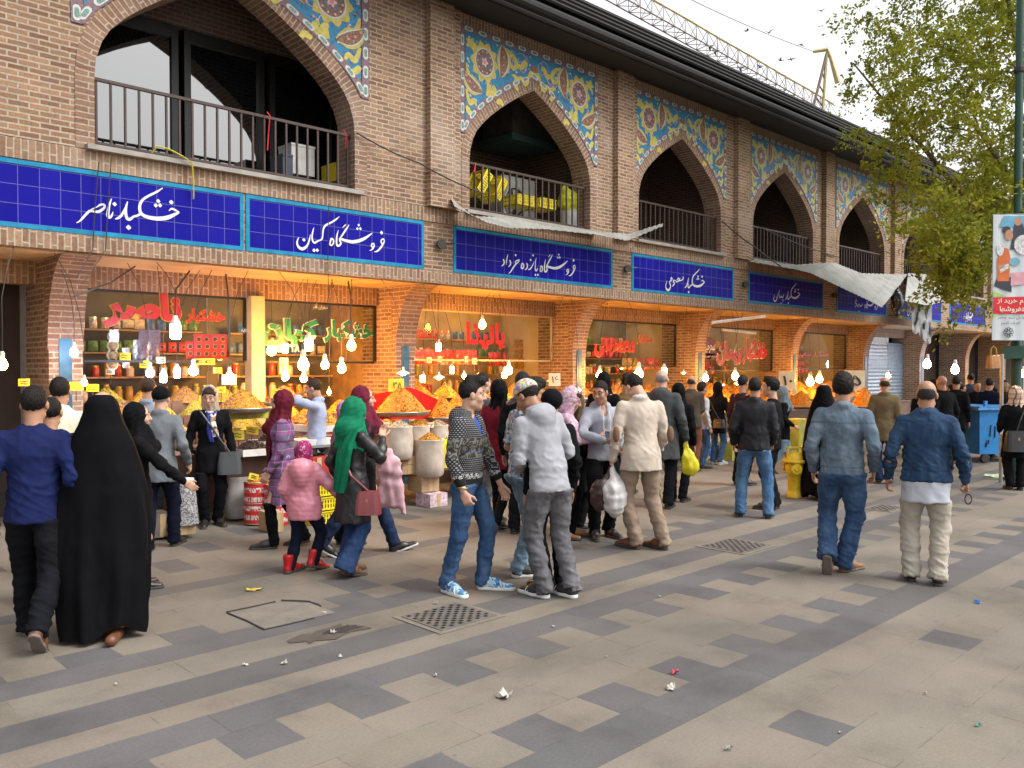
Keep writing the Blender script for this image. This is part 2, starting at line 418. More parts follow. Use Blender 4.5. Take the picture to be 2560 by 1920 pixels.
# ---------------- the arcade building ----------------
B=thing('arcade_building','long two storey brick bazaar building with pointed arches, tiled spandrels and brown metal roof','building',(0,D,0))
ARC0=[(1.43,4.2),(1.43,5.0),(1.415,5.18),(1.36,5.36),(1.28,5.5),(1.15,5.645),(1.0,5.78),(.82,5.92),(.62,6.06),(.4,6.2),(.2,6.31),(0,6.41)]
def arcprof(hw,apex=None,out=0):
    s=hw/1.43; pts=[]
    P=[(x*s,(z if z<=5 else 5+(z-5)*((apex or 6.41)-5)/1.41)) for x,z in ARC0]
    if out:
        Q=[]
        for i,(x,z) in enumerate(P):
            a=P[max(i-1,0)]; b=P[min(i+1,len(P)-1)]; tx,tz=b[0]-a[0],b[1]-a[1]; l=math.hypot(tx,tz); nx,nz=tz/l,-tx/l
            if i==len(P)-1: Q.append((0,z+out*1.05))
            elif i==0: Q.append((x+out,z))
            else: Q.append((x+nx*out,z+nz*out))
        P=Q
    return P
def full(P): return [(-x,z) for x,z in P]+[(x,z) for x,z in P[:-1]][::-1]
ARCH=[(4.93,1.69,6.6,7.3)]+[(c,1.43,6.41,7.08) for c in (10.15,14.42,18.6,22.9,27.15,31.4,35.7,40.0)]
ZT=7.26; XL=-6; XR=44
wall=MB()
edges=[XL]
bnd=[8.05]+[(ARCH[i][0]+ARCH[i+1][0])/2 for i in range(1,len(ARCH)-1)]+[XR]
xa=XL
for i,(c,hw,ap,zt) in enumerate(ARCH):
    ring=MB(); rev=MB(); xb=bnd[i]; inn=full(arcprof(hw,ap)); out=full(arcprof(hw,ap,.2 if i==0 else .165))
    ox=out[-1][0]
    # wall strips each side and above the ring
    for (p,q) in ((xa,c-ox),(c+ox,xb)): wall.face([(p,D,4.2),(q,D,4.2),(q,D,ZT),(p,D,ZT)])
    for j in range(len(out)-1):
        (x0,z0),(x1,z1)=out[j],out[j+1]
        if abs(x1-x0)<1e-4: continue
        wall.face([(c+x0,D,z0),(c+x1,D,z1),(c+x1,D,ZT),(c+x0,D,ZT)])
    # ring, front face 6 mm proud, courses run across the ring
    s=0
    for j in range(len(inn)-1):
        a,b=inn[j],inn[j+1]; A_,B_=out[j],out[j+1]; l=math.hypot((a[0]+A_[0]-b[0]-B_[0])/2,(a[1]+A_[1]-b[1]-B_[1])/2)
        y=D-.008
        ring.face([(c+A_[0],y,A_[1]),(c+a[0],y,a[1]),(c+b[0],y,b[1]),(c+B_[0],y,B_[1])],[(.02,s),(.2,s),(.2,s+l),(.02,s+l)])
        ring.face([(c+A_[0],D,A_[1]),(c+A_[0],y,A_[1]),(c+B_[0],y,B_[1]),(c+B_[0],D,B_[1])],[(0,s),(.01,s),(.01,s+l),(0,s+l)])
        rev.face([(c+a[0],D-.008,a[1]),(c+a[0],D+.4,a[1]),(c+b[0],D+.4,b[1]),(c+b[0],D-.008,b[1])],[(0,s),(.408,s),(.408,s+l),(0,s+l)])
        s+=l
    xa=xb
    ring.build('arch_ring',BRV,B); rev.build('arch_reveal',BRV,B)
wall.build('upper_wall',BR,B)
# inside faces of the balcony: back wall, partitions, ceiling, floor
bal=MB(); bal.face([(XL,12.2,4.2),(XR,12.2,4.2),(XR,12.2,7.0),(XL,12.2,7.0)])
for i,(c,hw,ap,zt) in enumerate(ARCH):     # inner side of the front wall
    pass
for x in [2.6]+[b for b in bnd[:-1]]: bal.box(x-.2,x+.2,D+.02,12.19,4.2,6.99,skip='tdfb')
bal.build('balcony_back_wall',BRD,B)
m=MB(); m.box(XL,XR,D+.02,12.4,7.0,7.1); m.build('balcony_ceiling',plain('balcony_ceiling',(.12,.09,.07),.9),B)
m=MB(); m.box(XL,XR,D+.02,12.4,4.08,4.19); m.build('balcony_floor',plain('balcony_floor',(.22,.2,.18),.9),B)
# pilasters
for xa,xb in ((7.87,8.33),(12.24,12.7),(16.38,16.84),(20.52,20.98),(24.8,25.26),(29.05,29.5),(33.3,33.76)):
    m=MB(); m.box(xa,xb,D-.11,D,4.2,ZT-.02,skip='b'); m.box(xb,xb+.17,D-.05,D,4.2,ZT-.02,skip='b'); m.build('pilaster',BR,B)
# frieze of upright bricks under the eave and over the tile panels
def soldier(x0,x1,y,z0,z1,name,mat=BRS,depth=.06,both=True):
    m=MB(); m.face([(x0,y,z0),(x1,y,z0),(x1,y,z1),(x0,y,z1)],[(z0,x0),(z0,x1),(z1,x1),(z1,x0)])
    m.face([(x0,y,z1),(x1,y,z1),(x1,y+depth,z1),(x0,y+depth,z1)],[(0,x0),(0,x1),(depth,x1),(depth,x0)])
    m.face([(x0,y+depth,z0),(x1,y+depth,z0),(x1,y,z0),(x0,y,z0)],[(0,x0),(0,x1),(depth,x1),(depth,x0)])
    return m.build(name,mat,B)
for i,(c,hw,ap,zt) in enumerate(ARCH): soldier(c-1.66,c+1.66,D-.004,7.09,7.25,'frieze',depth=.004) if i else None
# bands and sign course between the storeys
soldier(XL,XR,D-.012,3.98,4.19,'upper_band'); soldier(XL,XR,D-.012,3.07,3.255,'lower_band',depth=.3)
m=MB(); m.face([(XL,D+.012,3.2),(XR,D+.012,3.2),(XR,D+.012,4.05),(XL,D+.012,4.05)]); m.build('sign_course_wall',BR,B)
m=MB(); m.box(XL,XR,D+.05,11.3,3.05,3.07); m.build('soffit',PLAST,B)
m=MB(); m.face([(XL,D-.008,4.19),(XL,D-.008,3.08),(XL,12,3.08),(XL,12,7)]); m.build('end_wall',BR,B)
# sills
for i,(c,hw,ap,zt) in enumerate(ARCH):
    m=MB(); m.box(c-hw-.1,c+hw+.1,D-.09,D+.42,4.19,4.245); m.build('balcony_sill',STONE,B)
    m=MB(); x=c-hw+.04; n=int((2*hw-.08)/.152)
    for k in range(n+1):
        xx=c-hw+.05+k*(2*hw-.1)/n; m.box(xx-.012,xx+.012,D+.088,D+.112,4.32,5.0,skip='td')
    m.box(c-hw+.005,c+hw-.005,D+.08,D+.12,4.995,5.03); m.box(c-hw+.005,c+hw-.005,D+.085,D+.115,4.295,4.322)
    m.build('balcony_railing',plain('railing_paint',(.05,.028,.022),.55,.2),B)
# ---- spandrel tile panels
TB=NT('turquoise_tile'); co=TB.coord()
v=TB.n('ShaderNodeTexVoronoi'); v.inputs['Scale'].default_value=14; TB.L(co,v.inputs['Vector'])
TB.col(TB.mix(TB.ramp(TB.noise(co,24,3),[(.56,0),(.6,.8)]),TB.ramp(TB.noise(co,3,3),[(.3,(.03,.18,.32)),(.7,(.045,.235,.38))]),(.07,.08,.2))); TB.set(.35,spec=.1); TB=TB.mat
TY=plain('yellow_glaze',(.48,.40,.10),.4,var=.2,scale=20,spec=.1); TW=plain('white_glaze',(.5,.52,.5),.4,var=.08,spec=.1); TR=plain('red_glaze',(.5,.13,.12),.3,var=.3,scale=30)
TG=plain('green_glaze',(.1,.2,.16),.3,var=.5,scale=60); TL=plain('lilac_glaze',(.19,.125,.14),.4,var=.35,scale=45,spec=.1); TO=plain('ochre_glaze',(.22,.125,.08),.4,var=.5,scale=35,spec=.1); TP=plain('pink_glaze',(.55,.28,.3),.3,var=.3,scale=30)
def ribbon(mb,pts,y,n=5):     # pen strokes: (x,z,width) smoothed by Catmull-Rom, flat, at depth y
    P=[np.array(p,float) for p in pts]; Q=[]
    for i in range(len(P)-1):
        p0,p1,p2,p3=P[max(i-1,0)],P[i],P[i+1],P[min(i+2,len(P)-1)]
        for k in range(n):
            t=k/n; Q.append(.5*((2*p1)+(p2-p0)*t+(2*p0-5*p1+4*p2-p3)*t*t+(3*p1-p0-3*p2+p3)*t**3))
    Q.append(P[-1]); L_=[];R_=[]
    for i,q in enumerate(Q):
        a=Q[max(i-1,0)]; b=Q[min(i+1,len(Q)-1)]; tx,tz=b[0]-a[0],b[1]-a[1]; l=math.hypot(tx,tz)+1e-9; w=max(q[2],.003)/2
        L_.append((q[0]-tz/l*w,q[1]+tx/l*w)); R_.append((q[0]+tz/l*w,q[1]-tx/l*w))
    for i in range(len(Q)-1):
        y_=y-.00006*i
        mb.face([(L_[i][0],y_,L_[i][1]),(R_[i][0],y_,R_[i][1]),(R_[i+1][0],y_,R_[i+1][1]),(L_[i+1][0],y_,L_[i+1][1])])
def disc(mb,x,z,rx,rz,y,n=16,lob=0,amp=0,rot=0):
    pts=[]
    for k in range(n):
        a=2*PI*k/n; q=1+amp*math.cos(lob*a); u,w=rx*q*math.cos(a),rz*q*math.sin(a)
        pts.append((x+u*math.cos(rot)-w*math.sin(rot),y,z+u*math.sin(rot)+w*math.cos(rot)))
    mb.face(pts[::-1] if False else pts)
def spandrel():
    out=full(arcprof(1.43,6.41,.17)); Y0=-.012; zt=7.08; xw=1.63; parts=[]
    f=MB(); f.box(-xw,-1.6,Y0,0,5.42,zt,skip='b'); f.box(1.6,xw,Y0,0,5.42,zt,skip='b')
    up=[p for p in out if p[1]>5.3]
    for j in range(len(out)-1):
        (x0,z0),(x1,z1)=out[j],out[j+1]
        if min(z0,z1)<5.3 : continue
        f.face([(x0,Y0,z0),(x1,Y0,z1),(x1,Y0,zt),(x0,Y0,zt)])
    bd=MB(); y1=Y0-.003; w=.1
    bd.face([(-xw,y1,zt-w),(xw,y1,zt-w),(xw,y1,zt),(-xw,y1,zt)])
    for sg in (-1,1): bd.face([(sg*xw,y1,5.42),(sg*(xw-w),y1,5.42),(sg*(xw-w),y1,zt-w),(sg*xw,y1,zt-w)][::(-1 if sg>0 else 1)])
    o2=full(arcprof(1.43,6.41,.275)); wc=MB(); gc=MB(); y2=y1-.003; y3=y2-.003
    def cart(x,z,ax,az,l=.085,h=.034):
        P=[(-1,-.45),(-.7,-1),(.7,-1),(1,-.45),(1,.45),(.7,1),(-.7,1),(-1,.45)]
        g=lambda s:[(x+ax*a*l*s-az*b*h*s,z+az*a*l*s+ax*b*h*s) for a,b in P]
        wc.face([(a,y2,b) for a,b in g(1)]); gc.face([(a,y3,b) for a,b in g(.62)])
    s=0;last=-9
    for j in range(len(out)-1):
        if min(out[j][1],out[j+1][1])<5.3: continue
        a,b=out[j],out[j+1]; A_,B_=o2[j],o2[j+1]
        bd.face([(A_[0],y1-.0005,A_[1]),(a[0],y1-.0005,a[1]),(b[0],y1-.0005,b[1]),(B_[0],y1-.0005,B_[1])])
    # cartouches: evenly along top, sides and arch
    for k in range(11): cart(-1.45+k*.29,zt-.05,1,0)
    for sg in (-1,1):
        for k in range(6): cart(sg*(xw-.05),zt-.25-k*.26,0,1)
    mid=[((a[0]+b[0])/2,(a[1]+b[1])/2) for a,b in zip(out,o2)]; mid=[p for p in mid if p[1]>5.33]
    L=[0]
    for a,b in zip(mid,mid[1:]): L.append(L[-1]+math.hypot(a[0]-b[0],a[1]-b[1]))
    N=17
    for k in range(N):
        t=(k+.5)/N*L[-1]; i=max(j for j in range(len(L)-1) if L[j]<=t); q=(t-L[i])/(L[i+1]-L[i]); a,b=mid[i],mid[i+1]; l=L[i+1]-L[i]
        cart(a[0]+(b[0]-a[0])*q,a[1]+(b[1]-a[1])*q,(b[0]-a[0])/l,(b[1]-a[1])/l)
    TBm=MB(); vn=MB(); ye=MB(); oc=MB(); wh=MB(); rd=MB(); pk_=MB(); ya=Y0-.003
    rr=random.Random(5)
    for sg in (-1,1):
        X=lambda x:sg*x
        def dsc(mb,x,z,rx,rz,y,**k): 
            disc(mb,X(x),z,rx,rz,y,**k)
        dsc(ye,1.12,6.60,.27,.30,ya,n=40,lob=10,amp=.12); dsc(wh,1.12,6.60,.2,.225,ya-.002,n=24); dsc(oc,1.12,6.60,.178,.2,ya-.004,n=24)
        dsc(pk_,1.12,6.60,.06,.065,ya-.006,n=20,lob=5,amp=.3); dsc(rd,1.12,6.60,.028,.03,ya-.008,n=10)
        for a in range(7): dsc(TBm,1.12+.095*math.cos(a*.9),6.6+.105*math.sin(a*.9),.022,.022,ya-.0062,n=7)
        for a in range(10): dsc(pk_,1.12+.148*math.cos(a*.628),6.6+.166*math.sin(a*.628),.017,.017,ya-.006,n=6)
        dsc(ye,1.40,6.82,.1,.08,ya-.0005,n=20,lob=5,amp=.3)
        def paisley(x,z,s,rot):
            pts=[(0,.22,.02),(.02,.15,.08),(.03,.05,.15),(.02,-.05,.16),(-.01,-.13,.10),(-.03,-.2,.02)]
            def tr(q,g): 
                c,s_=math.cos(rot),math.sin(rot); return (X(x+s*(q[0]*c-q[1]*s_)),z+s*(q[0]*s_+q[1]*c),q[2]*s*g)
            ribbon(ye,[tr(q,1.55) for q in pts],ya-.0012); ribbon(wh,[tr(q,1.12) for q in pts],ya-.0035); ribbon(oc,[tr(q,.9) for q in pts],ya-.0055)
            for q in pts[1:4]: t=tr(q,1); disc(rd,t[0],t[1],.022,.022,ya-.0085,8); 
        paisley(.74,6.72,1.25,PI+.15); paisley(1.37,6.22,1.1,-.9)
        def st(*p): ribbon(ye,[(X(a),b,c) for a,b,c in p],ya-.0008-.0001*rr.random())
        st((.66,6.93,.04),(.5,6.86,.07),(.42,6.73,.09),(.5,6.65,.06),(.55,6.72,.03)); st((.42,6.74,.05),(.3,6.72,.09),(.22,6.83,.07),(.17,6.78,.04))
        st((.52,6.55,.03),(.42,6.52,.08),(.44,6.4,.09),(.38,6.33,.06)) ; st((.42,6.5,.05),(.3,6.54,.07),(.22,6.47,.09),(.14,6.56,.06)); st((.14,6.6,.06),(.06,6.68,.1),(0,6.62,.08))
        st((1.5,6.1,.05),(1.47,5.98,.06),(1.42,5.9,.08),(1.34,5.96,.07),(1.3,5.88,.04)); st((1.5,5.84,.06),(1.44,5.76,.09),(1.36,5.74,.04)); st((.95,6.28,.05),(.9,6.2,.1),(.96,6.12,.09)); st((.86,6.02,.06),(.78,6.06,.09),(.72,6.0,.05))
        st((1.06,6.3,.04),(1.02,6.2,.12),(1.05,6.08,.1))
        st((1.5,6.5,.03),(1.48,6.4,.06),(1.44,6.3,.08))
        for _ in range(16):
            x=rr.uniform(.1,1.45); zz=np.interp(x,[q[0] for q in arcprof(1.43,6.41,.3)][::-1],[q[1] for q in arcprof(1.43,6.41,.3)][::-1]); z=rr.uniform(zz+.12,6.9) if zz<6.7 else 6.85
            a0=rr.uniform(0,6.28); pts=[(X(x+.13*(1-k/9)*math.cos(a0+k*.75)),z+.13*(1-k/9)*math.sin(a0+k*.75),.009) for k in range(8)]
            if all(q[1]<6.95 and abs(q[0])<1.5 and q[1]>np.interp(abs(q[0]),[w_[0] for w_ in arcprof(1.43,6.41,.29)][::-1],[w_[1] for w_ in arcprof(1.43,6.41,.29)][::-1]) for q in pts): ribbon(vn,pts,ya+.0008,3)
        for _ in range(190):
            x=rr.uniform(.05,1.5); z=rr.uniform(5.6,6.95)
            zz=np.interp(x,[q[0] for q in arcprof(1.43,6.41,.3)][::-1],[q[1] for q in arcprof(1.43,6.41,.3)][::-1])
            if z<zz+.05: continue
            if (x-1.12)**2+(z-6.6)**2<.1: continue
            r_=rr.uniform(.011,.025); dsc(rr.choice([rd,pk_,wh,oc,wh]),x,z,r_,r_,ya-.0002,n=9,lob=3,amp=.2)
            if r_>.02: dsc(wh,x,z,r_*.35,r_*.35,ya-.0102,n=6)
    disc(oc,0,6.76,.09,.06,ya-.003,16)
    return [('tile_field',f,TB),('tile_border',bd,TL),('cartouche',wc,TW),('cartouche_flower',gc,TG),('yellow_scroll',ye,TY),('white_line',wh,TW),('ochre_medallion',oc,TO),('red_flower',rd,TR),('pink_flower',pk_,TP),('blue_flower',TBm,TB),('vine',vn,TP)]
SPM=[(n,mb.mesh(n,mt)) for n,mb,mt in spandrel()]
for i,(c,hw,ap,zt) in enumerate(ARCH):
    par=None
    for n,me in SPM:
        o=link('tile_panel' if par is None else n,me,B if par is None else par)
        if par is None:
            o.location=(c,0,0); par=o
            if i==0: o.scale=(1.69/1.43*1.0,1,1); o.location=(c,0,.12)
# ---- roof
rp=[(9.94,7.25),(9.22,7.17),(9.19,7.15),(9.16,7.17),(9.15,7.21),(9.17,7.24),(9.14,7.28),(9.12,7.33),(9.13,7.39),(9.18,7.45),(9.26,7.49),(9.33,7.5),(9.33,7.54)]
for k in range(4): rp+=[(9.36+.15*k,7.565+.165*k),(9.29+.15*k,7.585+.165*k),(9.275+.15*k,7.62+.165*k),(9.30+.15*k,7.66+.165*k),(9.36+.15*k,7.68+.165*k),(9.49+.15*k,7.69+.165*k),(9.50+.15*k,7.715+.165*k)]
rp+=[(9.98,8.32),(12.5,8.9),(15,9.0)]
r=MB()
r.grid([[(x,y,z) for y,z in rp[1:]] for x in np.linspace(XL,XR,26)])
ro=r.build('roof',ROOFM,B,smooth=False)
for p in ro.data.polygons: p.use_smooth=False
m=MB(); m.face([(XL,9.94,7.25),(XR,9.94,7.25),(XR,9.2,7.165),(XL,9.2,7.165)]); m.build('eave_soffit',SOFF,B)
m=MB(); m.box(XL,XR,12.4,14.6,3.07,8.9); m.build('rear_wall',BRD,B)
# ---- ground floor: piers, curved brackets, lintels
PIER=[3.12,7.98,12.05,16.1,20.4,24.7,29.0,33.3,37.6]
for i,c in enumerate(PIER):
    hw=.18; m=MB(); m.box(c-hw,c+hw,10.6,11.5,0,3.05,skip='td')
    p=m.build('pier',BR,B)
    b=MB(); N=12; prof=[(9.97+.63*math.cos(t*PI/2/N),2.0+1.05*math.sin(t*PI/2/N)) for t in range(N+1)]
    s=0
    for j in range(N):
        (y0,z0),(y1,z1)=prof[j],prof[j+1]; l=math.hypot(y1-y0,z1-z0)
        b.face([(c-hw-.012,y0,z0),(c+hw+.012,y0,z0),(c+hw+.012,y1,z1),(c-hw-.012,y1,z1)],[(0,s),(.42,s),(.42,s+l),(0,s+l)]); 
        for x,fl in ((c-hw-.012,0),(c+hw+.012,1)):
            yb=10.7
            q=[(x,yb,z0),(x,y0,z0),(x,y1,z1),(x,yb,z1)]; uvq=[(yb,z0),(y0,z0),(y1,z1),(yb,z1)]
            b.face(q if not fl else q[::-1],uvq if not fl else uvq[::-1])
        s+=l
    b.build('curved_bracket',BRV,p)
    if i<7:
        t=MB(); t.box(c-.075,c+.06,10.585,10.6,0,2.14,skip='b'); t.build('blue_strip',BLUEP,p)
soldier(-2,28.8,11.05,2.78,3.05,'lintel',depth=.2)
def part(name,mat,fn,par=B,smooth=False):
    m=MB(); fn(m); return m.build(name,mat,par,smooth)
# shop rooms: cream back wall, ceiling, side walls
SHOPS=[(3.32,5.6),(5.82,7.78),(8.18,11.85),(12.25,15.9),(16.3,20.2),(20.6,24.5)]
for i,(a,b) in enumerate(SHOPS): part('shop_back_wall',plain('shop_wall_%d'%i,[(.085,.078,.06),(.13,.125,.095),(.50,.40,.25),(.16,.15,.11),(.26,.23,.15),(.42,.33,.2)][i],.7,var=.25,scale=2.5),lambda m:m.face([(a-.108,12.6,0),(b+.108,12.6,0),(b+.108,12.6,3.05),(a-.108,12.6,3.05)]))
part('shop_ceiling',WOODC,lambda m:m.box(-2,24.7,11.26,12.6,2.98,3.04))
for c in PIER[:6]: part('shop_partition',CREAM if c>9 else WOODC,lambda m:m.box(c-.1,c+.1,11.5,12.59,0,2.97,skip='td'))
WPOST=plain('pale_post',(.55,.42,.22),.6,var=.15)
part('shop_post',WPOST,lambda m:m.box(5.6,5.8,10.95,11.15,0,2.8,skip='td'))
for i,(a,b) in enumerate(SHOPS):
    zb=[1.9,1.9,1.95,1.85,1.75,1.8][i]
    w=part('shop_window',GLASSW,lambda m:m.face([(a,11.12,zb),(b,11.12,zb),(b,11.12,2.78),(a,11.12,2.78)]))
    part('window_frame',BLACKM if i!=2 else WPOST,lambda m:(m.box(a,a+.035,11.1,11.14,zb,2.78),m.box(b-.035,b,11.1,11.14,zb,2.78),m.box(a+.035,b-.035,11.1,11.14,2.75,2.78),m.box(a+.035,b-.035,11.1,11.14,zb-.03,zb)),w)
# shutter bay and the dark bays beyond
def shut(m):
    N=46
    m.grid([[(x,11.1+(.012 if (j%2) else 0),j*2.6/N) for x in (24.9,28.8)] for j in range(N+1)])
part('roller_shutter',plain('shutter_steel',(.22,.26,.28),.45,.6,var=.2),shut)
for q in ((28.8,44),(-6,2.9)): part('bay_shade_sheet',plain('painted_bay_shade',(.03,.022,.018),.9),lambda m:m.face([(q[0],11.6,0),(q[1],11.6,0),(q[1],11.6,3.05),(q[0],11.6,3.05)]))  # flat dark sheets; the shade of the unlit bays is put into their colour
# balcony doors behind the first arch: dark frames and mirror-like panes
for (xa,xb) in ((3.0,4.75),(4.83,6.0),(6.08,7.2)):
    d=part('balcony_door',BLACKM,lambda m:(m.box(xa,xa+.09,11.3,11.38,4.2,6.35),m.box(xb-.09,xb,11.3,11.38,4.2,6.35),m.box(xa+.09,xb-.09,11.3,11.38,6.2,6.35),m.box(xa+.09,xb-.09,11.3,11.38,4.2,4.55)))
    part('door_pane',DGLASS,lambda m:m.face([(xa+.09,11.34,4.55),(xb-.09,11.34,4.55),(xb-.09,11.34,6.2),(xa+.09,11.34,6.2)]),d)
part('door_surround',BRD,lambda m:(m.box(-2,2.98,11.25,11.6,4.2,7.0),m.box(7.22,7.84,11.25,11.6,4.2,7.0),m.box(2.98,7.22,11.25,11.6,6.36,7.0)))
for i,(c,hw,ap,zt) in enumerate(ARCH[1:7]):   # plain doors in the other balconies
    d=part('balcony_door',BLACKM,lambda m:(m.box(c-.9,c-.8,12.1,12.19,4.2,6.3),m.box(c+.2,c+.3,12.1,12.19,4.2,6.3),m.box(c-.8,c+.2,12.1,12.19,6.2,6.3),m.box(c-.33,c-.27,12.1,12.19,4.2,6.2)))
    part('door_pane',DGLASS,lambda m:m.face([(c-.8,12.15,4.2),(c+.2,12.15,4.2),(c+.2,12.15,6.2),(c-.8,12.15,6.2)]),d)
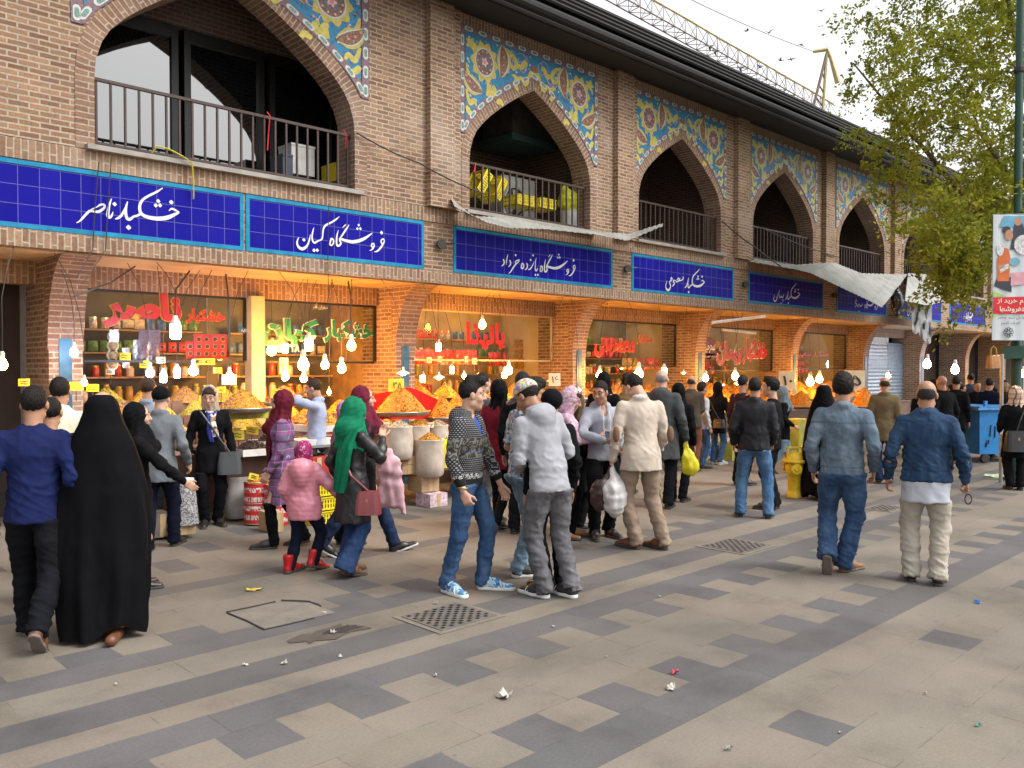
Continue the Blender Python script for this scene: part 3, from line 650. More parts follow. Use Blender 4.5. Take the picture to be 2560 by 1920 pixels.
# ---------------- shop signs ----------------
GLYPH={
'kb':([[(4.053,3.638,0.01),(4.085,3.667,0.021),(4.127,3.656,0.025),(4.173,3.636,0.016)],[(4.173,3.636,0.02),(4.1,3.592,0.037),(4.026,3.554,0.047),(3.931,3.532,0.046),(3.838,3.531,0.042),(3.767,3.545,0.038),(3.725,3.581,0.036),(3.717,3.642,0.032),(3.733,3.695,0.03),(3.768,3.741,0.027),(3.84,3.793,0.025),(3.913,3.84,0.023),(3.981,3.894,0.01)],[(3.726,3.56,0.028),(3.686,3.535,0.024),(3.646,3.52,0.023),(3.626,3.497,0.028),(3.596,3.483,0.034),(3.571,3.5,0.032),(3.562,3.56,0.03),(3.567,3.622,0.026),(3.584,3.683,0.009)],[(3.555,3.615,0.007),(3.537,3.557,0.024),(3.507,3.508,0.028),(3.473,3.48,0.022),(3.443,3.469,0.007)]],[(4.08,3.742,0.047),(3.928,3.734,0.042),(3.899,3.681,0.042),(3.948,3.688,0.042),(3.592,3.391,0.051)]),
'ns':([[(3.412,3.692,0.009),(3.387,3.618,0.026),(3.374,3.546,0.031),(3.371,3.496,0.035),(3.388,3.478,0.028),(3.41,3.5,0.022),(3.427,3.548,0.007)],[(3.253,3.575,0.011),(3.286,3.603,0.02),(3.32,3.614,0.022),(3.339,3.604,0.022),(3.329,3.575,0.024),(3.3,3.547,0.028),(3.267,3.527,0.029),(3.22,3.524,0.022),(3.182,3.524,0.026),(3.145,3.487,0.025),(3.107,3.438,0.024),(3.075,3.4,0.016),(3.043,3.378,0.007)],[(3.182,3.527,0.018),(3.22,3.556,0.013),(3.253,3.578,0.009)]],[(3.443,3.634,0.043)]),
'fr':([[(7.096,3.637,0.017),(7.06,3.605,0.022),(7.068,3.569,0.019),(7.102,3.573,0.019),(7.113,3.611,0.019),(7.096,3.637,0.017)],[(7.107,3.583,0.024),(7.068,3.523,0.029),(7.023,3.473,0.027),(6.978,3.443,0.019),(6.94,3.436,0.007)],[(6.913,3.553,0.023),(6.891,3.515,0.023),(6.918,3.499,0.02),(6.94,3.529,0.018),(6.924,3.555,0.02)],[(6.94,3.52,0.022),(6.918,3.481,0.024),(6.89,3.456,0.015),(6.858,3.443,0.005)],[(6.91,3.694,0.008),(6.858,3.657,0.025),(6.782,3.608,0.037),(6.685,3.562,0.045),(6.579,3.537,0.043),(6.484,3.541,0.038),(6.401,3.554,0.033),(6.375,3.56,0.024)],[(6.524,3.765,0.008),(6.474,3.695,0.025),(6.412,3.608,0.024),(6.365,3.542,0.024)],[(6.477,3.767,0.007),(6.449,3.741,0.015),(6.42,3.714,0.007)],[(6.365,3.542,0.023),(6.39,3.5,0.026),(6.359,3.462,0.029),(6.327,3.467,0.029),(6.321,3.519,0.026),(6.327,3.59,0.023),(6.35,3.674,0.006)],[(6.242,3.555,0.024),(6.227,3.51,0.024),(6.217,3.465,0.021),(6.242,3.454,0.019),(6.269,3.483,0.021),(6.273,3.523,0.023),(6.247,3.551,0.021)]],[(7.066,3.716,0.047),(6.683,3.78,0.035),(6.661,3.727,0.036),(6.71,3.733,0.038)]),
'ky':([[(6.374,3.86,0.006),(6.32,3.814,0.021),(6.248,3.766,0.024),(6.177,3.727,0.027),(6.137,3.692,0.027),(6.117,3.637,0.024),(6.112,3.576,0.022),(6.096,3.522,0.024),(6.057,3.501,0.019),(6.022,3.484,0.024),(5.992,3.464,0.025),(5.963,3.478,0.025),(5.948,3.532,0.022),(5.958,3.602,0.021),(5.977,3.665,0.006)],[(5.925,3.571,0.006),(5.914,3.512,0.019),(5.889,3.44,0.025),(5.85,3.389,0.035),(5.802,3.365,0.039),(5.754,3.38,0.036),(5.728,3.424,0.028),(5.734,3.475,0.019),(5.755,3.513,0.006)]],[(5.977,3.363,0.043),(6.026,3.369,0.043),(5.827,3.485,0.041)]),
'pk':([[(10.214,3.647,0.007),(10.193,3.591,0.017),(10.188,3.518,0.02),(10.183,3.466,0.024),(10.198,3.431,0.028),(10.23,3.449,0.025),(10.238,3.478,0.012)],[(10.157,3.58,0.007),(10.136,3.535,0.017),(10.105,3.489,0.021),(10.064,3.45,0.024),(10.013,3.427,0.009)],[(9.972,3.539,0.022),(9.997,3.509,0.028),(9.992,3.465,0.025),(9.962,3.434,0.018),(9.936,3.425,0.008)],[(9.881,3.531,0.026),(9.906,3.501,0.024),(9.906,3.465,0.024),(9.876,3.438,0.024),(9.85,3.454,0.022),(9.86,3.497,0.024),(9.881,3.531,0.024)],[(9.73,3.5,0.02),(9.715,3.535,0.02),(9.75,3.559,0.02),(9.805,3.574,0.02),(9.79,3.548,0.022),(9.75,3.516,0.023),(9.711,3.485,0.025),(9.661,3.431,0.026),(9.612,3.371,0.021),(9.563,3.332,0.008)],[(9.582,3.551,0.022),(9.607,3.518,0.027),(9.597,3.475,0.023),(9.553,3.44,0.009)],[(9.548,3.646,0.006),(9.529,3.595,0.019),(9.514,3.531,0.019),(9.506,3.467,0.008)],[(9.432,3.552,0.022),(9.461,3.519,0.027),(9.451,3.477,0.024),(9.398,3.434,0.009)]],[(10.188,3.358,0.037),(10.245,3.363,0.037),(10.219,3.302,0.041),(10.074,3.598,0.038),(10.131,3.679,0.039),(9.725,3.645,0.038)]),
'ms':([[(14.464,3.653,0.012),(14.478,3.615,0.027),(14.436,3.579,0.022),(14.379,3.564,0.02),(14.313,3.549,0.02)],[(14.36,3.615,0.025),(14.352,3.579,0.018),(14.313,3.551,0.02)],[(14.257,3.566,0.02),(14.299,3.605,0.025),(14.332,3.588,0.02),(14.285,3.541,0.025),(14.22,3.531,0.03)],[(14.219,3.547,0.015),(14.15,3.553,0.027),(14.127,3.519,0.025),(14.166,3.5,0.027),(14.136,3.46,0.027),(14.09,3.425,0.009)],[(14.034,3.561,0.02),(14.062,3.598,0.025),(14.091,3.576,0.022),(14.053,3.541,0.027),(14.007,3.516,0.024),(13.998,3.489,0.025),(14.026,3.458,0.027),(14.026,3.41,0.027),(13.99,3.359,0.038),(13.935,3.342,0.041),(13.882,3.374,0.032),(13.869,3.426,0.022),(13.889,3.481,0.016),(13.913,3.53,0.006)]],[]),
'py':([[(18.6,3.55,0.013),(18.571,3.494,0.024),(18.525,3.459,0.024),(18.475,3.488,0.024),(18.426,3.453,0.021),(18.397,3.455,0.024),(18.361,3.539,0.024),(18.395,3.642,0.008)],[(18.306,3.535,0.008),(18.287,3.448,0.024),(18.231,3.373,0.032),(18.159,3.355,0.034),(18.122,3.41,0.026),(18.161,3.501,0.011)]],[(18.534,3.405,0.027),(18.593,3.408,0.027),(18.564,3.37,0.027),(18.427,3.326,0.029),(18.491,3.33,0.029),(18.235,3.452,0.029)]),
'sd':([[(22.936,3.55,0.018),(22.859,3.487,0.025),(22.782,3.472,0.024),(22.724,3.53,0.021),(22.667,3.486,0.021),(22.63,3.431,0.021)],[(22.628,3.509,0.018),(22.602,3.45,0.021)],[(22.588,3.598,0.018),(22.512,3.61,0.021),(22.457,3.541,0.021),(22.571,3.527,0.024),(22.496,3.461,0.024),(22.459,3.418,0.012)]],[(22.708,3.33,0.037),(22.519,3.656,0.03)]),
}
ANCH={'s3': ((11.146, 3.693), (10.319, 3.463)), 's4': ((15.157, 3.691), (14.662, 3.358)), 's5': ((19.312, 3.678), (18.801, 3.368)), 's6': ((23.935, 3.706), (23.035, 3.48)), 'frref': ((7.066, 3.716), (6.242, 3.502)), 'kbref': ((4.08, 3.742), (3.592, 3.391))}
BT=NT('cobalt_tile'); uv=BT.n('ShaderNodeUVMap').outputs[0]
b=BT.n('ShaderNodeTexBrick'); b.offset=0; BT.L(uv,b.inputs['Vector'])
for k,v in (('Scale',1),('Mortar Size',.0035),('Mortar Smooth',.1),('Bias',0),('Brick Width',.205),('Row Height',.2)): b.inputs[k].default_value=v
b.inputs['Color1'].default_value=(.007,.006,.21,1); b.inputs['Color2'].default_value=(.011,.0095,.255,1); b.inputs['Mortar'].default_value=(.12,.115,.32,1)
n=BT.noise(BT.coord(),2.4,4,.6); BT.col(BT.mix(BT.ramp(n,[(.45,0),(.8,.3)]),b.outputs['Color'],(.02,.018,.2))); BT.set(BT.ramp(n,[(.3,.3),(.8,.45)]),spec=.05); BT.bump(BT.math('SUBTRACT',1,b.outputs['Fac']),.25,.002); BT=BT.mat
CY=plain('cyan_glaze',(.02,.20,.34),.4,var=.25,scale=5,spec=.1); CALW=plain('white_lettering',(.6,.6,.62),.35,var=.06)
SIGNS=[(1.2,4.985,'cobalt blue tiled sign with large white calligraphy, leftmost on the brick band',[('kb',0,0),('ns',0,0)]),
 (5.015,7.83,'cobalt blue tiled sign below the widest arch, sharing a cyan strip with the leftmost sign',[('fr',0,0),('ky',0,0)]),
 (8.4,12.22,'cobalt blue tiled sign with a long white line, under the yellow crates balcony',[('fr',4.078,-.03),('pk',0,0)]),
 (12.8,16.38,'cobalt blue tiled sign between two small floodlights, third arch from the left',[('kb',11.075,-.042),('ms',0,0)]),
 (17.0,20.62,'cobalt blue tiled sign whose right corner meets the start of the corrugated awning',[('kb',15.22,-.045),('py',0,0)]),
 (21.38,24.5,'cobalt blue tiled sign half covered by the sagging corrugated awning',[('fr',16.83,-.015),('sd',0,0)]),
 (25.35,28.8,'cobalt blue tiled sign behind the hanging clear plastic sheet',[('fr',20.3,0),('ky',20.3,0)]),
 (29.55,33.1,'cobalt blue tiled sign farthest right, beside the hanging banner',[('kb',27.6,0),('pk',21.4,0)])]
for x0,x1,lab,gl in SIGNS:
    t=thing('shop_sign',lab,'sign',((x0+x1)/2,D,3.25),'blue tiled shop signs along the arcade')
    m=MB(); za,zb=3.262,3.972
    m.face([(x0+.05,D+.004,za+.05),(x1-.05,D+.004,za+.05),(x1-.05,D+.004,zb-.05),(x0+.05,D+.004,zb-.05)],[(0,0),(x1-x0-.1,0),(x1-x0-.1,.61),(0,.61)]); m.build('tile_face',BT,t)
    m=MB(); m.box(x0,x1,D-.004,D+.012,za,za+.05); m.box(x0,x1,D-.004,D+.012,zb-.05,zb); m.box(x0,x0+.05,D-.004,D+.012,za+.05,zb-.05,skip='td'); m.box(x1-.05,x1,D-.004,D+.012,za+.05,zb-.05,skip='td'); m.build('sign_border',CY,t)
    m=MB()
    for g,dx,dz in gl:
        st,dots=GLYPH[g]; base=0
        for i,s in enumerate(st): ribbon(m,[(x+dx,z+dz,w*1.02) for x,z,w in s],D-.0-.0012*i)
        for x,z,w in dots: disc(m,x+dx,z+dz,w*.52,w*.52,D-.003,4+4,lob=4,amp=.12)
    m.build('calligraphy',CALW,t)
# ---------------- lettering with joined letters ----------------
FORMS={'ا':(0xFE8D,0xFE8E),'د':(0xFEA9,0xFEAA),'ذ':(0xFEAB,0xFEAC),'ر':(0xFEAD,0xFEAE),'ز':(0xFEAF,0xFEB0),'و':(0xFEED,0xFEEE),
 'ب':0xFE8F,'پ':0xFB56,'ت':0xFE95,'ج':0xFE9D,'ح':0xFEA1,'خ':0xFEA5,'س':0xFEB1,'ش':0xFEB5,'ص':0xFEB9,'ض':0xFEBD,'ع':0xFEC9,'ف':0xFED1,'ک':0xFB8E,'گ':0xFB92,'ل':0xFEDD,'م':0xFEE1,'ن':0xFEE5,'ه':0xFEE9,'ی':0xFBFC}
def shape(t):
    out=''
    dual=lambda c:c in FORMS and not isinstance(FORMS[c],tuple)
    for i,c in enumerate(t):
        if c not in FORMS: out+=c; continue
        pj=i>0 and (dual(t[i-1]) or t[i-1]=='ـ'); nj=i+1<len(t) and (t[i+1] in FORMS or t[i+1]=='ـ')
        if isinstance(FORMS[c],tuple): out+=chr(FORMS[c][1 if pj else 0])
        else: out+=chr(FORMS[c]+(3 if pj and nj else 1 if pj else 2 if nj else 0))
    # digits keep their own order
    r=out[::-1]; import re
    return re.sub('[۰-۹0-9]+',lambda q:q.group(0)[::-1],r)
def text_mesh(txt,offset=0.,ext=0.,raw=False):
    c=bpy.data.curves.new('lettering','FONT'); c.body=txt if raw else shape(txt); c.size=1; c.offset=offset; c.extrude=ext; c.resolution_u=3
    o=bpy.data.objects.new('lettering',c); COL.objects.link(o); bpy.context.view_layer.update()
    me=bpy.data.meshes.new_from_object(o.evaluated_get(bpy.context.evaluated_depsgraph_get())); bpy.data.objects.remove(o); bpy.data.curves.remove(c)
    return me
def _isl(me,q,frame,st=.0007):   # lifts every letter a hair above its neighbour where they overlap
    n=len(q); p=list(range(n))
    def f(a):
        while p[a]!=a: p[a]=p[p[a]]; a=p[a]
        return a
    for e in me.edges: p[f(e.vertices[0])]=f(e.vertices[1])
    r=np.array([f(i) for i in range(n)]); u={v:i for i,v in enumerate(dict.fromkeys(r))}; k=np.array([u[v] for v in r])
    if frame is None: q[:,1]-=st*k
    else: q-=np.outer(st*k,np.array(frame[3],float))
    return q
def lettering(txt,x0,x1,z0,z1,y,mat,parent,bold=.02,outline=None,name='lettering',oth=.022,raw=False,frame=None):
    # fits the words into the box x0..x1, z0..z1 on the plane y facing the street; frame=(origin,u,v,n) puts them on any plane instead
    if not hasattr(lettering,'bb'): lettering.bb={}
    obs=[]; ref=text_mesh(txt,0,raw=raw); co=np.empty(len(ref.vertices)*3,np.float32); ref.vertices.foreach_get('co',co); co=co.reshape(-1,3); lo,hi=co.min(0),co.max(0); bpy.data.meshes.remove(ref)
    sx=(x1-x0)/(hi[0]-lo[0]); sz=(z1-z0)/(hi[1]-lo[1])
    for k,(off,mt,dy) in enumerate(([(bold+oth,outline,.0)] if outline else [])+[(bold,mat,-.014)]):
        me=text_mesh(txt,off,raw=raw); c=np.empty(len(me.vertices)*3,np.float32); me.vertices.foreach_get('co',c); c=c.reshape(-1,3)
        a=x0+(c[:,0]-lo[0])*sx; b=z0+(c[:,1]-lo[1])*sz
        if frame is None: q=np.stack([a,np.full(len(a),y+dy),b],1)
        else:
            O,U,Vv,Nn=[np.array(t,float) for t in frame]; q=O+a[:,None]*U+b[:,None]*Vv+dy*Nn
        q=_isl(me,q,frame,.0007 if mt is mat else .0002)
        off3=np.array(WORLD(parent)) if parent is not None and frame is None else (np.array(WORLD(parent)) if parent is not None else 0)
        me.vertices.foreach_set('co',(q-off3).astype(np.float32).ravel()); me.materials.clear(); me.materials.append(mt); me.update()
        obs.append(link(name if mt is mat else name+'_outline',me,parent))
    return obs
PR=plain('red_lettering_paint',(.40,.006,.006),.4,var=.1); PYL=plain('yellow_lettering_paint',(.55,.27,.015),.4,var=.1); PGR=plain('green_lettering_paint',(.008,.14,.05),.4,var=.1); PWH=plain('white_lettering_paint',(.75,.73,.66),.4,var=.06)
def WL(txt,p0,p1,mat,outline=None,bold=.03,Y=11.1,oth=.022):   # corners given as picture points: lower left, upper right
    a=PL(*p0,Y); b=PL(*p1,Y)
    lettering(txt,a[0],b[0],a[2],b[2],Y,mat,B,bold,outline,'window_lettering',oth)
WL('ناصر',(228,702),(386,640),PR,PYL,.055); WL('خشکبار',(402,697),(484,672),PR,PYL,.045)
WL('کیان',(566,743),(682,694),PGR,PWH,.055,oth=.022); WL('خشکبار',(700,736),(802,697),PGR,PWH,.055,oth=.022); WL('۵۵۶۱۳۲۸',(588,760),(645,744),PWH,None,.01); WL('مهران آذر',(672,668),(706,658),PWH,None,0)
WL('پانیذا',(1006,758),(1088,702),PR,None,.045); WL('۱۵ خرداد سابق',(896,724),(970,708),PR,None,.015)
WL('معصومی',(1284,768),(1370,738),PR,PYL,.05); WL('خشکبار',(1375,742),(1408,725),PR,PYL,.02)
WL('خشکبار',(1604,783),(1655,735),PR,PWH,.05,oth=.022); WL('پیمان',(1548,790),(1600,742),PR,PWH,.05,oth=.022)
WL('خشکبار سعید',(1722,772),(1790,760),PR,None,.01)
def oval():
    m=MB(); c=PL(1532,752,11.1); disc(m,c[0],c[2],.3,.26,11.1,28); m.build('oval_emblem',plain('maroon_paint',(.13,.01,.015),.4),B)
    lettering('سحرخیز',c[0]-.22,c[0]+.22,c[2]-.12,c[2]+.14,11.096,PWH,B,.01,None,'window_lettering')
    a=PL(1514,776,11.1); b=PL(1548,764,11.1)
    m=MB(); m.face([(a[0],11.1,a[2]),(b[0],11.1,a[2]),(b[0],11.1,b[2]),(a[0],11.1,b[2])]); m.build('window_strip',_mc['maroon_paint'],B)
    lettering('بازار تهران',a[0]+.05,b[0]-.05,a[2]+.04,b[2]-.04,11.096,PWH,B,.01,None,'window_lettering')
oval()
def plate():
    a=PL(515,720,11.09); b=PL(537,708,11.09); t=thing('number_plate','small blue house number plate beside the pale post','plate',(a[0],11.09,a[2]))
    m=MB(); m.box(a[0],b[0],11.09,11.1,a[2],b[2]); m.build('plate',BLUEP,t); lettering('۸۸۴',a[0]+.03,b[0]-.03,a[2]+.02,b[2]-.02,11.087,PWH,t,.01)
plate()
# ---------------- hanging lamps ----------------
def bulbmat(name,c,s): return emit(name,c,s)
WARM=bulbmat('warm_lamp_glow',(1,.43,.075),115); WARM2=bulbmat('added_lamp_glow',(1,.60,.22),62); COOL=bulbmat('cool_lamp_glow',(.62,.72,1),45)  # second glow belongs to the added shop lamps, out of view
SOCK=plain('lamp_socket',(.5,.5,.48),.5); CORD=plain('lamp_cord',(.03,.025,.022),.6); DISH=plain('lamp_dish',(.65,.6,.5),.4)
def lamp_meshes(kind,r):
    g=MB(); s=MB()
    if kind in('b','s'):
        g.lathe([(0,-2.1*r),(.45*r,-2.0*r),(.85*r,-1.6*r),(r,-1.1*r),(.9*r,-.6*r),(.6*r,-.1*r),(.42*r,.35*r)],n=14); s.lathe([(.42*r,.3*r),(.48*r,.6*r),(.48*r,1.3*r),(.3*r,1.7*r),(0,1.75*r)],n=12)
    elif kind=='t':    # jar shaped tube lamp
        g.lathe([(0,-3.2*r),(.8*r,-3.15*r),(.98*r,-2.9*r),(r,-.6*r),(.9*r,-.2*r)],n=14); s.lathe([(.95*r,-.22*r),(.97*r,.3*r),(.6*r,.7*r),(.45*r,1.5*r),(0,1.55*r)],n=12)
    else:              # small lamp in a shallow dish
        g.lathe([(0,-.55*r),(.3*r,-.5*r),(.5*r,-.3*r),(.55*r,-.1*r),(.5*r,0)],n=14); s.lathe([(1.0*r,-.32*r),(.8*r,-.05*r),(.35*r,.14*r),(.16*r,.3*r),(.16*r,.7*r),(0,.72*r)],n=18)
    return g,s
LAMPS=[(5,788,25,'b','w',9.75,'big glowing bulb at the far left edge over the crowd'),(160,762,20,'b','c',10.3,'cool white bulb in front of the blue strip of the left pier'),(182,827,15,'b','w',10.0,'small flame coloured bulb low beside the left pier'),
(379,715,25,'t','c',10.1,'large jar shaped white lamp hanging in front of the big red lettering'),(324,806,20,'b','c',10.4,'round cool bulb, leftmost of the row of four over the dark goods'),(353,816,15,'t','c',10.5,'short tube lamp between two round cool bulbs'),
(382,806,15,'t','c',10.5,'slim tube lamp right under the large jar shaped lamp'),(418,801,22,'b','c',10.4,'round cool bulb at the right end of the row of four'),(496,812,17,'b','w',10.2,'small warm bulb above the left heap of orange nuts'),
(587,757,24,'b','w',11.4,'round bulb behind the glass beside the pale post'),(616,752,15,'t','w',11.4,'slim lamp under the phone number on the glass'),(667,744,20,'t','w',10.6,'square ended lamp in front of the green lettering'),(655,788,28,'b','w',9.9,'biggest round bulb, over the shopkeeper in the pale blue shirt'),
(656,818,17,'b','w',10.5,'bulb tucked right under the biggest round bulb'),(702,788,20,'b','w',10.3,'round bulb just right of the biggest bulb'),(738,796,21,'b','w',10.3,'round bulb below the end of the green lettering'),(759,747,22,'b','w',10.1,'pear shaped bulb hanging high right of the green lettering'),
(616,814,18,'b','w',10.6,'low bulb beside the pink price card'),(711,848,10,'b','w',10.6,'tiny bulb on a long white wire at the shelf edge'),(871,806,34,'d','w',9.7,'lamp in a flat dish shining on the biggest heap of orange nuts'),(1042,702,18,'b','w',10.4,'bulb hanging over the plain red lettering'),
(947,750,13,'t','w',10.6,'short lamp above the left end of the row of red packets'),(948,815,31,'d','w',10.0,'lamp in a wide dish above the second orange heap'),(913,818,12,'t','w',11.3,'small tube lamp left of the wide dish lamp'),(976,799,11,'t','w',11.2,'small tube lamp right of the wide dish lamp'),(1003,813,11,'b','w',11.0,'tiny low bulb over the hoodie youth'),(1034,808,10,'d','w',11.0,'tiny dish lamp above a dark haired head'),
(1099,800,19,'b','w',10.3,'round bulb, right one of a close pair over the black scarf'),(1090,810,15,'b','w',10.6,'round bulb, left one of a close pair over the black scarf'),(1189,823,19,'d','w',10.0,'dish lamp in front of the orange price board'),(1250,842,18,'d','w',9.9,'dish lamp low by the white weighing scale'),
(1295,810,17,'b','w',10.4,'round bulb above the man in the pale grey hoodie'),(1343,795,13,'d','w',11.2,'small dish lamp under the red and yellow lettering'),(1380,808,22,'b','w',9.9,'large round bulb left of the grey haired man'),(1435,803,13,'t','w',10.2,'upright tube lamp right of the grey haired man'),(1477,805,17,'d','w',10.2,'dish lamp above the brown jacket'),
(1524,817,15,'b','w',10.2,'round bulb under the maroon oval emblem'),(1588,813,17,'b','w',10.0,'upper bulb of a pair under the red and white lettering'),(1594,828,22,'d','w',9.9,'dish lamp, lower one of a pair under the red and white lettering'),(1563,831,11,'d','w',10.4,'tiny dish lamp above the black headscarf'),(1714,822,10,'b','w',10.2,'tiny bulb beside the fifth pier'),
(1750,825,19,'b','w',9.9,'round bulb, left one of two over the chador woman'),(1770,819,17,'b','w',10.2,'round bulb, right one of two over the chador woman'),(2003,787,19,'b','c',9.6,'violet white bulb in the dark bays at right'),(2063,799,19,'b','c',9.6,'white bulb nearest to the hanging handbag'),(2209,808,14,'b','w',8.8,'warm bulb at the right edge of the picture'),(1918,812,11,'b','w',9.6,'dull bulb on a long cord before the shutter')]
for x,y,w,k,c,Y,lab in LAMPS:
    p=PL(x,y,Y); r=w*mpp(p)*.5*.86; 
    if k=='t': z0=p[2]+1.6*r
    elif k=='d': z0=p[2]+.2*r
    else: z0=p[2]+1.0*r
    t=thing('hanging_lamp',lab,'lamp',(p[0],p[1],z0),'lamps hanging in front of the shops')
    g,s=lamp_meshes(k,r); g.build('bulb',WARM if c=='w' else COOL,t,True,True); s.build('lamp_dish' if k=='d' else 'socket',DISH if k=='d' else SOCK,t,True,True)
    top=3.05 if Y<11.1 else 2.98
    if Y<9.9: top=3.07
    m=MB(); zb=1.5*r if k!='d' else .7*r; ht=top-z0-.005; ox=.32*math.sin(x*1.37)*min(1,ht/.8); yo=0.0 if Y>9.97 else 9.99-Y; m.tube([(0,0,zb),(.004,.002,zb+.25*(ht-zb)),(ox*.12+.015*math.sin(x),yo*.1,zb+.5*(ht-zb)),(ox*.45,yo*.45,zb+.78*(ht-zb)),(ox,yo,ht)],.0042,5); m.build('cord',CORD,t,local=True)
# ---------------- goods ----------------
def nutmat(name,c,c2,scale=70):
    m=NT(name); co=m.coord(); v=m.n('ShaderNodeTexVoronoi'); v.inputs['Scale'].default_value=scale; m.L(co,v.inputs['Vector'])
    sx=m.n('ShaderNodeSeparateColor'); m.L(v.outputs['Color'],sx.inputs[0])
    m.col(m.mix(m.ramp(v.outputs['Distance'],[(.45,0),(.95,.6)]),m.ramp(sx.outputs[0],[(0,tuple(q*.55 for q in c)),(.25,c2),(.6,c),(1,tuple(min(1,q*1.35) for q in c))]),tuple(q*.35 for q in c))); m.set(.65)  # shade in the crevices between nuts is mixed into the colour
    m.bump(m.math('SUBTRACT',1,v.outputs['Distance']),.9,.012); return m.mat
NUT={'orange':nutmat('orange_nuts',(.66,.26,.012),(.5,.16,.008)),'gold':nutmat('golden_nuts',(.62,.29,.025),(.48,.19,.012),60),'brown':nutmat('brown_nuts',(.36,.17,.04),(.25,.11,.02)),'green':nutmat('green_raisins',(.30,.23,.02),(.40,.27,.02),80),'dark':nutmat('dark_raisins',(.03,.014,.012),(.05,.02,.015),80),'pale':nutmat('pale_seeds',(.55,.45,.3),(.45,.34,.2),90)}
TRAY=plain('tray_metal',(.38,.37,.34),.35,.7,var=.2); TRAYW=plain('tray_enamel',(.6,.58,.54),.45)
CARD=plain('yellow_card',(.72,.55,.03),.6,var=.08); CARDP=plain('cream_card',(.7,.56,.36),.6,var=.08); INK=plain('ink',(.02,.02,.03),.6)
WOODT=plain('table_wood',(.11,.06,.04),.6,var=.4,scale=3); CARTON=plain('carton',(.42,.28,.15),.8,var=.15,scale=3)
def heap_mesh(rx,ry,h,seed,bits=240,pw=1.45,br=.011):
    r=np.random.RandomState(seed); mb=MB(); N=30; K=12
    rows=[]
    for i in range(K+1):
        t=i/K; row=[]
        for k in range(N):
            a=2*PI*k/N; rr=t*(1+.05*math.sin(3*a+seed)+.03*math.sin(7*a+2*seed)); z=h*(1-t**pw)**1.05 if t<1 else 0
            z+=(.03*h*math.sin(9*a+t*8+seed)+.02*h*r.normal())*(1-t)
            row.append((rx*rr*math.cos(a),ry*rr*math.sin(a),max(z,0)))
        rows.append(row)
    mb.grid(rows[::-1],closeu=True)
    for _ in range(bits):
        t=math.sqrt(r.rand()); a=2*PI*r.rand(); z=h*(1-min(t,.999)**pw)**1.05; x=rx*t*math.cos(a)*.99; y=ry*t*math.sin(a)*.99
        s=br*(.7+.7*r.rand()); d=r.normal(size=3); d/=np.linalg.norm(d); e=np.cross(d,[.3,.5,.8]); e/=np.linalg.norm(e); f=np.cross(d,e); c=np.array((x,y,z+s*.3))
        P=[c+d*s*1.6,c-d*s*1.6,c+e*s,c-e*s,c+f*s*.8,c-f*s*.8]
        for q in ((0,2,4),(2,1,4),(1,3,4),(3,0,4),(2,0,5),(1,2,5),(3,1,5),(0,3,5)): mb.face([P[j] for j in q],[(0,0)]*3)
    return mb
_hs=[0]
def heap(px,pt,pb,pw,Y,col,label,tray='round',group=None,ry=None,card=None):
    b=PL(px,pb,Y); u=mpp(b); rx=pw*u; h=(pb-pt)*u; ry=ry or min(rx,.42); _hs[0]+=1
    t=thing('nut_tray',label,'nut tray',b,group)
    heap_mesh(rx*.96,ry*.96,h,_hs[0],int(200+300*rx)).build('heap',NUT[col],t,False,True)
    m=MB()
    if tray=='round': m.lathe([(0,-.03),(rx*.9,-.03),(rx*1.06,.02),(rx*1.08,.035),(rx*1.04,.025),(rx*.9,-.01)],n=30,sy=ry/rx)
    else: m.box(-rx*1.02,rx*1.02,-ry*1.02,-ry,-.05,.03); m.box(-rx*1.02,rx*1.02,ry,ry*1.02,-.05,.03); m.box(-rx*1.02,-rx,-ry,ry,-.05,.03); m.box(rx,rx*1.02,-ry,ry,-.05,.03); m.box(-rx,rx,-ry,ry,-.05,-.03)
    m.build('tray',TRAY if tray=='round' else TRAYW,t,tray=='round',True)
    return t,b,rx,ry,h
def support(b,rx,ry,z0,name,label,cat,mat,w=.8):   # plain stand under a tray
    t=thing(name,label,cat,(b[0],b[1],z0)); return t
# stall tables along the front: top, front board, legs
def table(x0,x1,y0,y1,z,label,front=.12,mat=WOODT):
    t=thing('stall_table',label,'table',((x0+x1)/2,(y0+y1)/2,0),'market stall tables in front of the shops')
    m=MB(); m.box(x0,x1,y0,y1,z-.04,z); m.build('tabletop',mat,t)
    m=MB(); m.box(x0,x1,y0+.01,y0+.03,z-.04-front,z-.041); m.build('front_board',mat,t)
    for x in (x0+.05,x1-.1):
        for y in (y0+.04,y1-.09): m=MB(); m.box(x,x+.05,y,y+.05,0,z-.04,skip='td'); m.build('leg',mat,t)
    return t
table(4.3,5.35,9.35,10.3,.86,'dark wooden stall table behind the woman in the black coat',.3)
table(5.5,6.75,8.9,9.9,.62,'dark stall table under the white weighing drawer',.2)
table(6.95,8.3,8.75,9.8,.55,'low stall table carrying the rice sacks',.08)
table(8.5,11.6,9.2,10.2,.9,'long stall table behind the group of young men',.4)
table(12.3,15.8,9.3,10.2,.9,'long stall table behind the man with grey hair',.4)
table(16.4,20.1,9.2,10.2,.85,'stall table draped with a printed cloth behind two women',.3)
table(20.6,24.4,9.2,10.2,.9,'stall table behind the chador woman at right',.4)
table(3.35,4.2,9.6,10.4,.8,'narrow stall table behind the man in the black cap',.3)
OG='orange nut heaps on trays along the stalls'
h1=heap(525,842,886,56,9.5,'gold','tray of golden nuts right of the woman in the black coat',group=OG)
heap(612,834,872,46,10.3,'brown','tray of brown nuts right behind the pale post',group=OG)
heap(692,880,922,40,9.4,'gold','tray of golden nuts beside the plaid coat',tray='flat',group=OG)
